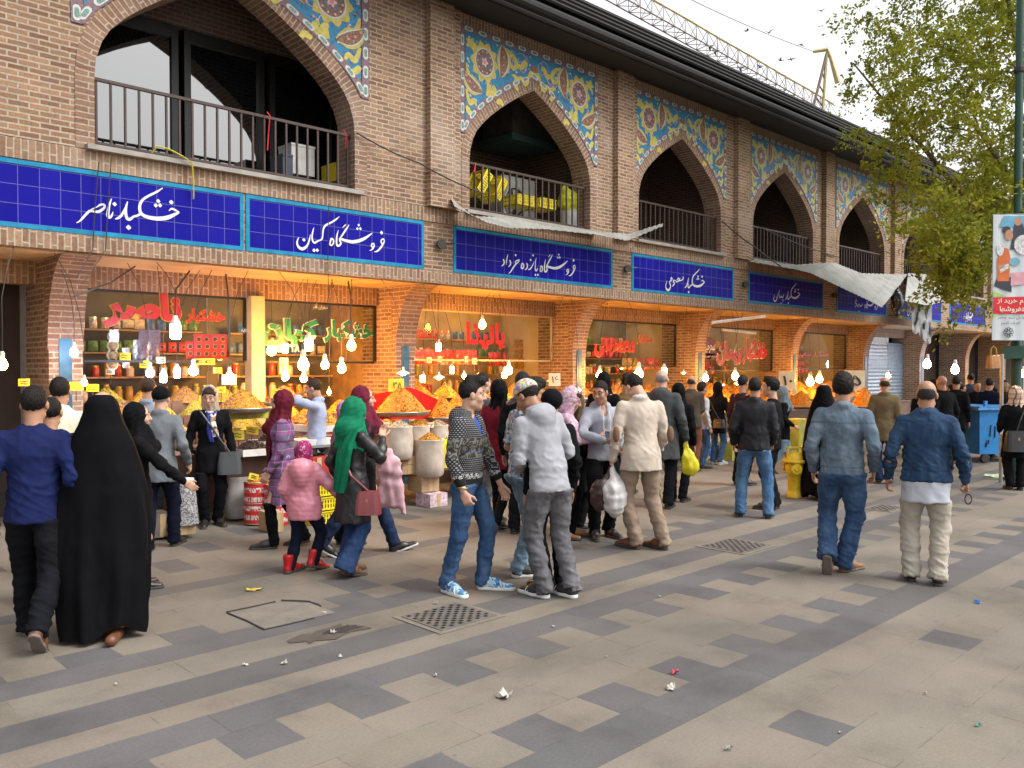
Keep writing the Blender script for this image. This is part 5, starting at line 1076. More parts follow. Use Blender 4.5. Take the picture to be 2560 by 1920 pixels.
def banner():
    C=lambda x,y,d=0:RP3(x,y,13.3)-FW*d
    o=C(2143,735); t=thing('street_banner','vertical printed banner with a red band hanging from the green pole','banner',o); 
    O=Vector((0,0,0)); u=mpp(o); w=97*u; h=270*u; Q=lambda a,b,d=0:RT*(a*u)+UP*((735-b)*u)-FW*d     # a,b in picture units from the banner's left edge / picture y
    def quad(a0,a1,b0,b1,d): return [Q(a0,b1,d),Q(a1,b1,d),Q(a1,b0,d),Q(a0,b0,d)]
    wb=plain('banner_white',(.55,.6,.62),.6,var=.05); m=MB(); N=14
    rows=[[Q(97*j/N,735-270*i/6,.006*math.sin(j*1.5)) for j in range(N+1)] for i in range(7)]; m.grid(rows); rows2=[[p+FW*.012 for p in r_][::-1] for r_ in rows]; m.grid(rows2); m.build('sheet',wb,t,True,True)
    def ly(name,mat,polys,d):
        m=MB()
        for p in polys: m.face([Q(a,b,d) for a,b in p])
        m.build(name,mat,t,False,True)
    el=lambda x,y,rx,ry,n=16:[(x+rx*math.cos(2*PI*k/n),y-ry*math.sin(2*PI*k/n)) for k in range(n)]
    ly('picture_sky',plain('banner_blue',(.12,.35,.5),.6),[[(12,492),(97,492),(97,468),(22,468)]],.012)
    ly('red_band',plain('banner_red',(.6,.02,.02),.6),[[(1,678),(97,678),(97,640),(1,643)]],.012)
    ly('green_edge',plain('banner_green',(.35,.55,.12),.6),[[(1,642),(30,640),(14,634),(1,628)],[(1,690),(10,679),(1,679)]],.0125)
    ly('dark_figure',plain('banner_dark',(.03,.03,.05),.6),[[(36,540),(70,540),(66,495),(58,478),(44,486)],[(2,618),(40,632),(40,600),(10,596)],el(28,498,9,8)],.013)
    ly('orange_vest',plain('banner_orange',(.55,.13,.03),.6),[[(9,608),(34,608),(37,560),(32,538),(20,536),(8,560)]],.014)
    ly('skin',plain('banner_skin',(.45,.22,.13),.6),[el(33,509,9,12),el(52,480,8,9),[(10,575),(24,570),(24,578),(12,584)]],.0145)
    ly('pale_goods',plain('banner_pale',(.55,.55,.55),.6,var=.4,scale=30),[el(66,530,22,22),[(12,580),(32,570),(36,578),(16,590)],el(14,540,8,14)],.0142)
    ly('pale_blue_goods',plain('banner_lblue',(.15,.35,.45),.6),[el(46,566,12,9)],.0148); ly('pink_goods',plain('banner_pink',(.6,.3,.35),.6),[[(38,618),(97,612),(97,585),(38,590)]],.0135)
    fr=(tuple(WORLD(t)+UP*(0)),tuple(RT),tuple(UP),tuple(FW))
    def tx(s,a0,a1,b0,b1,mt,bold=.012,d=.016):
        lettering(s,a0*u,a1*u,(735-b0)*u,(735-b1)*u,0,mt,t,bold,None,'banner_lettering',frame=(tuple(Vector(fr[0])-FW*d),RT,UP,FW))
    tx('عدم خرید از',6,80,659,645,PWH); tx('دستفروش‌ها'.replace('\u200c',''),10,88,676,662,PWH); tx('رفع معضل سد معبر',4,92,692,683,INK,.004); tx('کمک کنیم',16,58,703,695,INK,.004)
    m=MB()
    for k in range(8):
        a=k*PI/4; cx,cy=34+7*math.cos(a),718-7*math.sin(a); m.tube([Q(x,y,.018) for x,y in el(cx,cy,3.6,3.6,10)+[el(cx,cy,3.6,3.6,10)[0]]],.004,4,False)
    m.build('rosette_emblem',INK,t,False,True)
    m=MB(); m.tube([Q(-2,466,-.02),Q(97,463,-.02)],.014,6); m.build('top_rail',plain('green_steel',(.003,.045,.025),.45),t,False,True)
banner()
def pole():
    f=13.6; top=RP3(2190,-60,f); bot=RP3(2195,800,f); base=Vector((bot.x,bot.y,0)); t=thing('street_pole','tall green steel pole rising behind the banner','pole',base); GS=_mc['green_steel']
    m=MB(); m.tube([(0,0,0),(0,0,2.2),(0,0,2.25),(0,0,top.z)],[.09,.08,.065,.055],14); m.build('shaft',GS,t,True,True)
    m=MB(); m.lathe([(.2,0),(.2,.03),(.12,.05)],n=16); m.build('base_plate',GS,t,True,True); m=MB(); m.tube([(0,0,6.55),RT*-.15+UP*6.5,RT*.5+UP*6.9],.02,6); m.lathe([(.075,6.5),(.08,6.52),(.08,6.58),(.075,6.6)],n=12); m.build('cable_bracket',BLACKM,t,False,True)
    m=MB(); m.obox(UP*2.05,RT*.32,FW*.2,UP*.1); m.build('green_box',GS,t,False,True)
pole()
def hbag(p,w,h,label,mat,name='handbag',strap=True,rz=0,d=.08):
    t=thing(name,label,'bag',p,None,rz); f=MB(); n=16; rows=[]
    for i in range(7):
        z=-h+h*i/6; q=1-.18*(i/6)**2; rows.append([(w*.5*q*np.sign(math.cos(a))*abs(math.cos(a))**.5,d*(1-.45*i/6)*np.sign(math.sin(a))*abs(math.sin(a))**.6,z) for a in [2*PI*k/n for k in range(n)]])
    f.grid(rows,closeu=True); f.face(rows[0][::-1]); f.face(rows[-1]); f.build('body',mat,t,False,True)
    if strap: m=MB(); m.tube([(-w*.25,0,0),(-w*.2,0,h*.5),(0,0,h*.75),(w*.2,0,h*.5),(w*.25,0,0)],.012,6); m.build('handle',mat,t,False,True)
    m=MB(); m.box(-.012,.012,-d*.75,-d*.5,-h*.45,-h*.32); m.build('clasp',plain('brass',(.5,.36,.12),.3,.8),t,False,True); return t
TAN=plain('tan_leather',(.35,.15,.04),.5,var=.25)
p=RP3(2146,768,13.2); hbag(p,.2,.2,'tan handbag hanging on a hook under the banner',TAN,rz=-.75,name='handbag')
def bagpost():
    p=RP3(2164,800,13.3); t=thing('display_post','thin pale post below the banner that carries the handbag hook','post',(p.x,p.y,0)); m=MB(); m.tube([(0,0,0),(0,0,2.02)],.028,8); m.build('shaft',TRAY,t,False,True); m=MB(); m.tube([UP*2.0,RT*-.17+UP*1.99,RT*-.17+UP*1.93],.008,6); m.build('hook',TRAY,t,False,True)
bagpost()
# ---------------- trees ----------------
LEAF=NT('spring_leaf'); co=LEAF.coord(); ri=LEAF.n('ShaderNodeAttribute'); ri.attribute_name='shade'
LEAF.col(LEAF.mix(1,LEAF.ramp(LEAF.noise(co,1.6,3),[(.3,(.17,.20,.015)),(.7,(.34,.35,.045))]),ri.outputs['Color'],'MULTIPLY')); LEAF.set(.6,spec=.25)
tr=LEAF.n('ShaderNodeBsdfTranslucent'); LEAF.L(LEAF.b.inputs['Base Color'].links[0].from_socket,tr.inputs[0]); mx=LEAF.n('ShaderNodeMixShader'); mx.inputs[0].default_value=.5; LEAF.L(LEAF.b.outputs[0],mx.inputs[1]); LEAF.L(tr.outputs[0],mx.inputs[2]); LEAF.L(mx.outputs[0],LEAF.t.nodes['Material Output'].inputs[0]); LEAF=LEAF.mat
BARK=plain('bark',(.085,.065,.05),.9,var=.35,scale=9,bump=.6)
def leaves(name,cl,parent,size,per,seed,droop=.5,spread=.34):
    r=np.random.RandomState(seed); C=np.array(cl); n=len(C)*per
    d=r.normal(size=(len(C),3)); d[:,2]-=droop; d/=np.linalg.norm(d,axis=1)[:,None]
    t=r.rand(n)*spread*1.6; P=np.repeat(C,per,0)+np.repeat(d,per,0)*t[:,None]+r.normal(size=(n,3))*spread*.22*(.35+t/spread)[:,None]*.6
    a=r.normal(size=(n,3)); a/=np.linalg.norm(a,axis=1)[:,None]; b=np.cross(a,r.normal(size=(n,3))); b/=np.linalg.norm(b,axis=1)[:,None]
    s=size*(.6+.8*r.rand(n))[:,None]
    V=np.stack([P-a*s,P+b*s*.5,P+a*s,P-b*s*.5],1).reshape(-1,3); V-=np.array(WORLD(parent)); F=np.arange(4*n).reshape(-1,4)
    me=npmesh(name,V,F,LEAF,False); sh=.75+.5*r.rand(n); ca=me.color_attributes.new('shade','FLOAT_COLOR','POINT'); c4=np.repeat(np.stack([sh,sh,sh*.9,np.ones(n)],1),4,0).astype(np.float32); ca.data.foreach_set('color',c4.ravel())
    return link(name,me,parent)
def tree(base,label,cen,rad,ncl,per,size,seed,trunk_r,fork,spread,cond=None,low=None):
    r=np.random.RandomState(seed); t=thing('street_tree',label,'tree',base); B0=np.array(base); cl=[]; m=MB()
    while len(cl)<ncl:
        q=r.normal(size=3); q/=np.linalg.norm(q); q*=(.25+.75*r.rand()**.55); p=np.array(cen)+q*np.array(rad)
        if cond is not None and not cond(p): continue
        f=math.sin(p[0]*1.7+seed)*math.sin(p[1]*1.9)*math.sin(p[2]*1.6+1)
        if f<-.12: continue
        cl.append(p)
    if low:
        for _ in range(low[2]):
            q=r.normal(size=3); q/=np.linalg.norm(q); cl.append(np.array(low[0])+q*np.array(low[1])*r.rand()**.5)
    L=[Vector(base)+Vector((0,0,0)),Vector(base)+Vector((.05,.02,fork*.5)),Vector(base)+Vector((0,.08,fork))]; m.tube([p-Vector(base) for p in L],[trunk_r,trunk_r*.8,trunk_r*.7],10)
    F=L[-1]; limbs=[]
    for k in range(11):
        e=Vector(cl[r.randint(len(cl))]); mid=F.lerp(e,.5)+Vector((r.normal()*.2,r.normal()*.2,.35*rad[2]*.3)); limbs.append((F,mid,e)); P=[F.lerp(mid,s).lerp(mid.lerp(e,s),s) for s in (0,.2,.4,.6,.8,1)]
        m.tube([q-Vector(base) for q in P],[trunk_r*.5*(1-.85*s) for s in (0,.2,.4,.6,.8,1)],7)
        for j in range(12):
            a=P[1+r.randint(5)]; c=min(cl,key=lambda q:(Vector(q)-a).length+r.rand()*1.2); c=Vector(c); mm=a.lerp(c,.5)+Vector((0,0,.12)); m.tube([a-Vector(base),mm-Vector(base),c-Vector(base)],[trunk_r*.12,trunk_r*.07,.006],5)
    if low:
        e=Vector(low[0]); F2=Vector(base)+Vector((0,.04,fork*.8)); md=F2.lerp(e,.5)+Vector((0,0,.7)); m.tube([F2.lerp(md,s).lerp(md.lerp(e,s),s)-Vector(base) for s in (0,.25,.5,.75,1)],[.07,.05,.04,.03,.015],6)
        for k in range(16):
            c=Vector(cl[len(cl)-1-r.randint(low[2])]); m.tube([md.lerp(e,.4+.6*r.rand())-Vector(base),c-Vector(base)],[.012,.005],5)
    m.build('trunk',BARK,t,True,True); leaves('crown',cl,t,size,per,seed,spread=spread)
c1=RP3(2075,530,14.5); c0=RP3(2085,215,17.0); tb=RP3(2330,900,17.6)
tree((tb.x,tb.y,0),'large tree with loose yellowish green spring foliage rising over the roof end',(c0.x+1.2*RT.x,c0.y+1.2*RT.y,c0.z+.4),(4.1,3.2,4.2),1000,84,.043,11,.2,2.6,.42,low=((c1.x,c1.y,c1.z),(1.0,.9,1.15),85))
# ---------------- crane, wires, birds ----------------
CRY=plain('hazed_crane_yellow',(.40,.32,.13),.6); CRB=plain('hazed_crane_brown',(.20,.15,.12),.7)  # both colours lightened to stand for distance haze
def crane():
    a=RP3(1262,-40,60); b=RP3(1800,262,75); t=thing('tower_crane','long lattice crane jib in yellow paled for distance haze above the roof','crane',(b.x,b.y,0)); off=Vector(t.location); n=24; h=1.5
    sd_=(b-a).cross(UP).normalized()*.6
    top=[a.lerp(b,k/n)+UP*h-off for k in range(n+1)]; l1=[a.lerp(b,k/n)-sd_-off for k in range(n+1)]; l2=[a.lerp(b,k/n)+sd_-off for k in range(n+1)]
    m=MB(); m.tube(top,.07,5); m.build('upper_chord',CRY,t,False,True); m=MB(); m.tube(l1,.055,5); m.tube(l2,.055,5); m.build('lower_chord',CRB,t,False,True)
    m=MB()
    for k in range(n):
        for l in (l1,l2):
            m.tube([l[k],top[k].lerp(top[k+1],.5)],.024,4,False); m.tube([top[k].lerp(top[k+1],.5),l[k+1]],.024,4,False)
        m.tube([l1[k],l2[k]],.035,4,False); m.tube([l1[k],l2[k+1]],.03,4,False)
    m.build('lattice',CRB,t,False,True)
    m=MB()
    for k in range(0,n,1):
        p=top[k].lerp(top[k+1],.3); m.tube([p,p+(b-a).normalized()*1.1+UP*.1*math.sin(k)],[.09,.03],5)
    m.build('yellow_wraps',CRY,t,False,True)
    m=MB(); m.tube([b-off,Vector((0,0,0))],.5,4); m.build('mast',CRB,t,False,True)
    a2=RP3(1786,115,58); t2=thing('crane_head','narrow A shaped crane head with a pulley beak standing above the roof line','crane',(a2.x,a2.y,0)); off=Vector(t2.location)
    e1=RP3(1740,300,58); e2=RP3(1772,320,58); A=a2-off; E1=e1-off; E2=e2-off; m=MB(); m.tube([A,E1,Vector((E1.x,E1.y,0))],.10,5); m.build('leg',CRB,t2,False,True); m=MB(); m.tube([A,E2,Vector((E2.x,E2.y,0))],.10,5); m.build('leg',CRY,t2,False,True)
    m=MB()
    for k in range(7): m.tube([A.lerp(E1,k/7+.08),A.lerp(E2,k/7+.14)],.06,4)
    m.build('brace',CRB,t2,False,True); m=MB(); m.tube([A-RT*.9+UP*.1,A+UP*.25,A+RT*.25-UP*.3,A+RT*.75-UP*2.0],[.12,.17,.13,.2],5); m.build('beak',CRY,t2,False,True)
crane()
def wire(pts,r,label,sag=0,name='cable'):
    P=[]
    for a,b in zip(pts,pts[1:]):
        for k in range(9): q=Vector(a).lerp(Vector(b),k/8); q.z-=sag*4*(k/8)*(1-k/8); P.append(q)
    t=MB(); t.tube(P,r,5); o=t.build(name,CORD); o.location=(0,0,0); tag(o,label,'cable'); return o
wire([RP3(1470,-12,30),RP3(1760,112,36)],.012,'thin wire strung across the white sky above the crane',.1)
wire([PL(771,287,9.9),PL(905,352,9.75),PL(1045,418,9.8)],.012,'dark cable sagging from the wide arch to the second balcony',.03)
wire([PL(1560,478,9.85),PL(1625,530,9.6),PL(1712,592,9.4)],.016,'dark cable running down across the fourth arch',.02); wire([PL(1640,490,9.85),PL(1812,556,9.8)],.012,'thin cable between the fourth and fifth balconies',.05)
wire([PL(1700,600,9.3),PL(1760,640,9.3)],.012,'short dark cable end over the corrugated awning') if False else None
wire([PL(213,350,9.86),PL(205,450,9.9),PL(200,540,9.9),PL(165,600,9.7)],.006,'black wire hanging over the left end of the leftmost sign'); wire([PL(240,340,9.86),PL(232,470,9.9),PL(228,540,9.9),PL(180,610,9.7)],.006,'second black wire hanging over the leftmost sign')
wire([PL(710,440,9.8),PL(708,560,9.9),PL(712,700,9.9)],.005,'pale string hanging down across the word on the second sign') ; wire([PL(858,480,9.85),PL(905,545,9.9)],.004,'thin string hooked to the right corner of the second sign')
for a,b,c,l in (((160,640),(240,610),(292,575),'bent black rod under the overhang by the leftmost shop'),((378,690),(380,625),(410,585),'bent dark rod carrying the jar shaped lamp'),((495,735),(493,640),(488,592),'straight dark rod hanging before the leftmost glass'),((757,742),(758,640),(752,608),'dark rod hanging before the green lettering')):
    wire([PL(*a,10.1),PL(*b,10.3),PL(*c,10.4)],.011,l,name='hanging_rod')
def bird(p,label,s=.22,fl=.3,rz=0):
    t=thing('bird',label,'bird',p,'pigeons in the sky',rz); d=plain('bird_grey',(.16,.16,.17),.8); f=MB(); f.tube([(-s*.9,0,0),(-s*.5,0,.01),(0,0,0),(s*.4,0,.03),(s*.55,0,.05),(s*.68,0,.045)],[.01,s*.12,s*.2,s*.13,s*.12,.01],8); f.build('body',d,t,True,True)
    for sg in (-1,1): m=MB(); m.grid([[(s*.25,sg*s*.1,.02),(s*.3,sg*s*.6,.02+fl*s),(s*.02,sg*s*1.3,.0+fl*s*1.4)],[(-s*.25,sg*s*.1,.02),(-s*.1,sg*s*.6,.01+fl*s),(-s*.12,sg*s*1.3,fl*s*1.4)]]); m.grid([[(s*.25,sg*s*.1,.01),(s*.3,sg*s*.6,.01+fl*s),(s*.02,sg*s*1.3,-.004+fl*s*1.4)][::-1],[(-s*.25,sg*s*.1,.01),(-s*.1,sg*s*.6,fl*s),(-s*.12,sg*s*1.3,-.004+fl*s*1.4)][::-1]]); m.build('wing',d,t,False,True)
for i,(x,y,l) in enumerate([(1661,71,'pigeon flying nearest the thin wire, above the crane head'),(1730,97,'pigeon flying directly above the crane head'),(1686,131,'left pigeon of the low pair under the wire'),(1709,129,'right pigeon of the low pair under the wire'),(1642,146,'lowest pigeon, just above the crane jib'),(1613,67,'pigeon on the thin wire, left end'),(1774,24,'pigeon high up near the tree crown')]): bird(RP3(x,y,34),l,.15,(.5,-.2,.3,.1,.4,.2,.3)[i],i*1.1)
for x,y,l in ((1533,100,'pigeon perched leftmost on the crane jib'),(1600,146,'pigeon perched on the roof edge in front of the jib'),(1545,110,'pigeon perched beside another on the jib')): bird(RP3(x,y,30),l,.17,-.4,2)
# ---------------- things on the facade ----------------
def flood(x,y,label):
    p=PL(x,y,9.93); t=thing('floodlight',label,'floodlight',(p[0],9.952,p[2]),'small floodlights between the signs'); DG=plain('dark_lamp_metal',(.05,.05,.04),.5,.5); m=MB(); m.tube([(0,0,0),(0,-.05,0)],.03,8); m.build('mount',DG,t,False,True); m=MB(); m.tube([(0,-.05,0),(-.02,-.1,0)],.07,14); m.build('housing',DG,t,False,True); m=MB(); m.tube([(.02,-.06,0),(.2,-.12,.03)],.014,6); m.build('arm',DG,t,False,True)
for x,y,l in ((950,528,'small dark floodlight left of the third sign'),(1352,581,'small dark floodlight between the third and fourth signs'),(1607,615,'small dark floodlight with a string between the fourth and fifth signs'),(1800,638,'small dark floodlight by the awning corner')): flood(x,y,l)
def white_tube(a,b,Y,r,label,name='pvc_tube'):  # plain white PVC tube, gives no light
    A=Vector(PL(*a,Y)); E=Vector(PL(*b,Y-.25)); t=thing(name,label,'lamp tube',A,'white tubes under the overhang'); wp=plain('white_pipe',(.55,.54,.5),.4); m=MB(); m.tube([(0,0,0),E-A],r,10); m.build('tube',wp,t,False,True); m=MB(); m.tube([(E-A)*.985,(E-A)*1.004],r*1.15,10); m.build('end_cap',wp,t,False,True); m=MB(); m.tube([(E-A)*.5,(E-A)*.5+UP*(3.05-A.z)*.8+Vector((0,.1,0))],.005,5); m.build('hanger',CORD,t,False,True)
white_tube((1538,697),(1652,683),9.95,.034,'long white tube hanging at a slant under the fifth sign'); white_tube((1560,712),(1632,720),10.3,.03,'shorter white tube under the overhang above the red and white lettering')
def corr(A,Bp,n,depth,label,fold,seed,mat):
    # corrugated sheet: A and Bp are lists of matching inner / outer edge points
    P=[]; M=8
    na=len(A)*14
    def at(L,s): 
        s*=len(L)-1; i=min(int(s),len(L)-2); return Vector(L[i]).lerp(Vector(L[i+1]),s-i)
    for i in range(M+1):
        row=[]
        for j in range(na+1):
            s=j/na; p=at(A,s).lerp(at(Bp,s),i/M); p=p+UP*(.009*math.sin(s*n*2*PI)-fold*math.sin(PI*i/M)); row.append(p)
        P.append(row)
    m=MB(); m.grid(P); m.grid([[p-UP*.004 for p in r_][::-1] for r_ in P]); o=m.build('corrugated_awning',mat,None,True); tag(o,label,'awning','corrugated sheets hanging on the facade'); return o
COR=plain('translucent_sheet',(.25,.25,.23),.6,var=.25,scale=3)
corr([PL(972,424,9.9),PL(1012,466,9.8),PL(1095,470,9.78),PL(1180,487,9.78),PL(1290,500,9.8),PL(1360,505,9.7),PL(1432,482,9.5)],[PL(982,446,9.55),PL(1050,480,9.4),PL(1100,492,9.38),PL(1180,495,9.4),PL(1290,507,9.42),PL(1355,520,9.35),PL(1432,488,9.35)],40,0,'thin curling pale corrugated sheet below the second balcony',.0,1,COR)
corr([PL(1620,562,9.9),PL(1720,572,9.9),PL(1800,566,9.86),PL(1860,590,9.85),PL(1920,592,9.85),PL(1960,592,9.8)],[PL(1625,566,9.5),PL(1720,582,9.2),PL(1752,590,9.0),PL(1815,620,8.8),PL(1875,648,8.7),PL(1905,664,8.6)],34,0,'wide pale corrugated awning sagging over the sixth sign',.02,2,COR)
corr([PL(1962,590,9.85),PL(2000,592,9.85),PL(2040,620,9.8)],[PL(1955,650,8.9),PL(2005,660,8.9),PL(2040,650,9.1)],14,0,'torn end of the corrugated awning behind the young tree',-.05,3,COR)
def plasticsheet():
    t=thing('plastic_sheet','clear crumpled plastic sheet hanging from the awning end','sheet',PL(1988,640,9.2)); rows=[]
    for i in range(9):
        f=i/8; rows.append([PL(1968+3*f+(46-6*f)*j/9,638+f*(100 if j>3 else 78)+ (f*6*math.sin(j)),9.2+.05*math.sin(j*1.9+i)+.02*math.sin(i*2.3)) for j in range(10)])
    m=MB(); m.grid(rows); m.build('sheet',plain('clear_plastic',(.22,.225,.23),.35,var=.3,scale=9),t,True)
    t=thing('plastic_bag','black rubbish bag bunched under the awning corner','bag',PL(1938,650,9.0)); f=Field((-.3,-.3,-.5),(.3,.3,.4),.03); f.ell((0,0,0),(.17,.15,.27)); f.cone((0,0,.2),(.03,0,.36),.09,.03); f.cone((-.05,0,-.2),(-.02,0,-.36),.1,.06); V,F_=f.net(); V=V+.03*_nz(V*5,3)[:,None]*normals(V,F_); link('bag',npmesh('bag',V,F_,plain('black_plastic',(.008,.008,.01),.3)),t)
plasticsheet()
# balcony goods
def balc(px,py,w,h,Y,label,mat,name='storage_box',d=.35,rz=0,cat='box'):
    b=PL(px,py,Y); u=mpp(b); b=(b[0],b[1],max(b[2],4.26)); t=thing(name,label,cat,b,None,rz); m=MB(); m.box(-w*u,w*u,0,d,0,h*u); m.build('body',mat,t,False,True); m=MB(); m.box(-w*u*1.03,w*u*1.03,-.01,d+.01,h*u,h*u+.03); m.build('lid',mat,t,False,True)
balc(655,378,28,60,10.5,'pale metal box stored on the wide balcony',TRAY); balc(622,380,12,42,10.45,'dark blue topped box beside the pale metal box',plain('dark_box',(.03,.04,.07),.5)); balc(735,392,14,34,10.5,'yellow bundle at the right end of the wide balcony',CARD,'bundle')
def balcrate(px,py,label,rot,hz=0):
    b=PL(px,py,10.5); t=thing('plastic_crate',label,'crate',(b[0],b[1],b[2]),'yellow plastic crates'); me=bpy.data.meshes.get('crate_shell'); link('crate_shell',me,t); t.rotation_euler=rot; t.scale=(1.15,1.15,1.15)
balcrate(1040,405,'yellow crate leaning steeply at the left of the second balcony',(0,-1.0,0)); balcrate(1072,418,'yellow crate leaning beside another on the second balcony',(0,-1.05,.1)); balcrate(1120,448,'yellow crate lying in front of the air conditioner, left one',(0,0,0)); balcrate(1168,455,'yellow crate lying in front of the air conditioner, right one',(0,0,0))
def aircon():
    b=PL(1120,440,11.0); t=thing('air_conditioner','pale outdoor air conditioner with a round fan on the second balcony','air conditioner',(b[0],b[1],4.3)); wp=plain('aged_white_metal',(.36,.36,.34),.5); m=MB(); m.box(-.42,.42,0,.35,0,.95); m.build('case',wp,t,False,True); m=MB(); m.lathe([(.27,0),(.28,.015),(.25,.02)],n=28); o=m.build('fan_ring',wp,t,True,True); o.rotation_euler=(PI/2,0,0); o.location=(-.1,-.005,.5)
    m=MB(); m.lathe([(0,0),(.25,0)],n=24); o=m.build('fan_opening',BLACKM,t,False,True); o.rotation_euler=(PI/2,0,0); o.location=(-.1,-.006,.5); m=MB()
    for k in range(5): a=k*2*PI/5; m.face([(0,-.01,0),(.22*math.cos(a),-.012,.22*math.sin(a)),(.22*math.cos(a+.6),-.012,.22*math.sin(a+.6))])
    o=m.build('fan_blade',TRAY,t,False,True); o.location=(-.1,0,.5)
    b=PL(1150,300,11.0); t=thing('air_cooler','large rusty metal air cooler box hanging inside the second arch','cooler',b); rm=plain('rusty_cooler',(.10,.085,.07),.6,.3,var=.4,scale=5); m=MB(); m.box(-.5,.5,0,.8,0,1.0); m.build('box',rm,t,False,True); m=MB(); m.box(-.6,.6,-.08,.9,-.12,-.001); m.build('tray',plain('teal_rust',(.03,.07,.07),.5),t,False,True); m=MB(); m.box(-.03,.05,-.012,0,.02,1.0); m.build('corner_strip',_mc['teal_rust'],t,False,True)
aircon()
def ysack():
    b=PL(1232,487,10.4); u=mpp(b); t=thing('barrel','white barrel with a yellow bag over it, at the right of the second balcony','barrel',(b[0],b[1],4.26)); m=MB(); m.lathe([(.17,0),(.19,.1),(.19,.32),(.18,.4),(0,.41)],n=18); m.build('drum',plain('white_drum',(.5,.5,.48),.5),t,True,True)
    f=Field((-.4,-.4,.25),(.4,.4,1.0),.03); f.ell((0,0,.55),(.25,.2,.24)); f.cone((-.12,0,.7),(-.15,0,.82),.08,.05); f.cone((.12,0,.68),(.17,0,.78),.07,.05); V,F_=f.net(); V=V+.02*_nz(V*6,5)[:,None]*normals(V,F_); link('bag_cover',npmesh('bag_cover',V,F_,plain('lime_bag',(.55,.55,.03),.45)),t)
ysack()
def ribbonthing(pts,w,label,mat,name='ribbon'):
    m=MB(); m.tube(pts,w,4); o=m.build(name,mat); tag(o,label,'ribbon')
RED=plain('red_tape',(.6,.02,.03),.5); YCORD=plain('yellow_cord',(.5,.45,.03),.6)
ribbonthing([PL(577,242,9.98),PL(583,250,9.93),PL(580,290,9.98),PL(578,325,9.99)],.010,'red tape tied to the railing of the wide balcony, middle',RED); ribbonthing([PL(742,282,9.98),PL(748,288,9.93),PL(747,320,9.98)],.009,'red tape tied at the right end of the wide railing',RED); ribbonthing([PL(1028,352,9.98),PL(1024,372,9.96)],.009,'red tape tied on the second railing, left one',RED); ribbonthing([PL(1044,356,9.98),PL(1045,374,9.96)],.009,'red tape tied on the second railing, right one',RED)
ribbonthing([PL(328,330,9.9),PL(340,316,9.85),PL(365,322,9.82),PL(395,338,9.82),PL(415,352,9.82),PL(418,395,9.86),PL(418,430,9.9)],.009,'yellow cord looped over the sill of the wide balcony',YCORD,'cord')
def ylamp():
    p=PL(2000,512,10.4); t=thing('balcony_lamp','small lit bulb in the sixth balcony','lamp',p); m=MB(); m.lathe([(0,-.06),(.045,-.04),(.05,0),(.03,.04)],n=12); m.build('bulb',COOL,t,True,True); m=MB(); m.tube([(0,0,.03),(0,0,.1),(0,0,7.0-p[2])],[.03,.02,.004],6); m.build('cord',CORD,t,False,True)
ylamp()
# ---------------- things on and in the paving ----------------
def grate(x0,x1,y0,y1,label,nx,ny,name='drain_grate'):
    t=thing(name,label,'grate',((x0+x1)/2,(y0+y1)/2,0),'cast drain grates in the paving'); c=plain('cast_concrete',(.115,.102,.088),.85,var=.3,scale=12,bump=.5); o=t.location; m=MB(); w=x1-x0; h=y1-y0
    m.box(-w/2-.045,w/2+.045,-h/2-.045,h/2+.045,.002,.006); m.build('rim',plain('grate_rim',(.16,.139,.112),.9,bump=.3),t,False,True)
    m=MB(); m.box(-w/2,w/2,-h/2,h/2,.0065,.011); m.build('plate',c,t,False,True); m=MB()
    for i in range(nx):
        for j in range(ny):
            if (i+j)%2: continue
            x=-w/2+w*(i+1)/(nx+1); y=-h/2+h*(j+1)/(ny+1); a=w/(nx+1)*.42; b=h/(ny+1)*.42; m.face([(x-a,y-b,.0125),(x+a,y-b,.0125),(x+a,y+b,.0125),(x-a,y+b,.0125)])
    m.build('holes',plain('hole_black',(.006,.005,.005),1),t,False,True)
grate(3.66,4.18,4.46,4.92,'square drain grate with staggered holes nearest the two young men',12,11); grate(7.30,7.84,4.31,4.78,'drain grate with rows of holes left of the denim jackets',12,11); grate(10.75,11.2,4.3,4.6,'small drain grate behind the lighter denim jacket',8,6)
def manhole():
    t=thing('inspection_cover','square stone filled inspection cover with a broken edge','cover',(3.1,5.62,0)); c=plain('cover_stone',(.155,.135,.11),.9,var=.2,bump=.4); m=MB(); m.box(-.28,.28,-.27,.27,.002,.007); m.build('lid',c,t,False,True); m=MB()
    for a,b,r in (((-.29,.28),(.1,.285),.014),((.15,.28),(.29,.1),.016),((-.29,-.28),(-.29,.27),.007),((-.29,-.28),(.1,-.28),.006),((.29,.1),(.29,-.05),.01)):
        m.tube([(a[0],a[1],.004),((a[0]+b[0])/2+.01,(a[1]+b[1])/2-.006,.004),(b[0],b[1],.004)],r,5)
    m.build('gap',plain('gap_dark',(.03,.025,.022),1),t,False,True)
    x,y,_=G(715,1368); t=thing('pothole','small broken hole in the paving with rubbish in it','hole',(x,y,0)); m=MB(); r=random.Random(4); pts=[(.26*(1+.35*r.uniform(-1,1))*math.cos(k*PI/9),.13*(1+.4*r.uniform(-1,1))*math.sin(k*PI/9),.005) for k in range(18)]; m.face(pts); m.build('bed',plain('hole_bed',(.07,.055,.045),1,bump=.8),t,False,True); m=MB(); m.face([(p_[0]*.5+.1,p_[1]*.5,.0075) for p_ in pts]); m.build('depth',_mc['gap_dark'],t,False,True)
manhole()
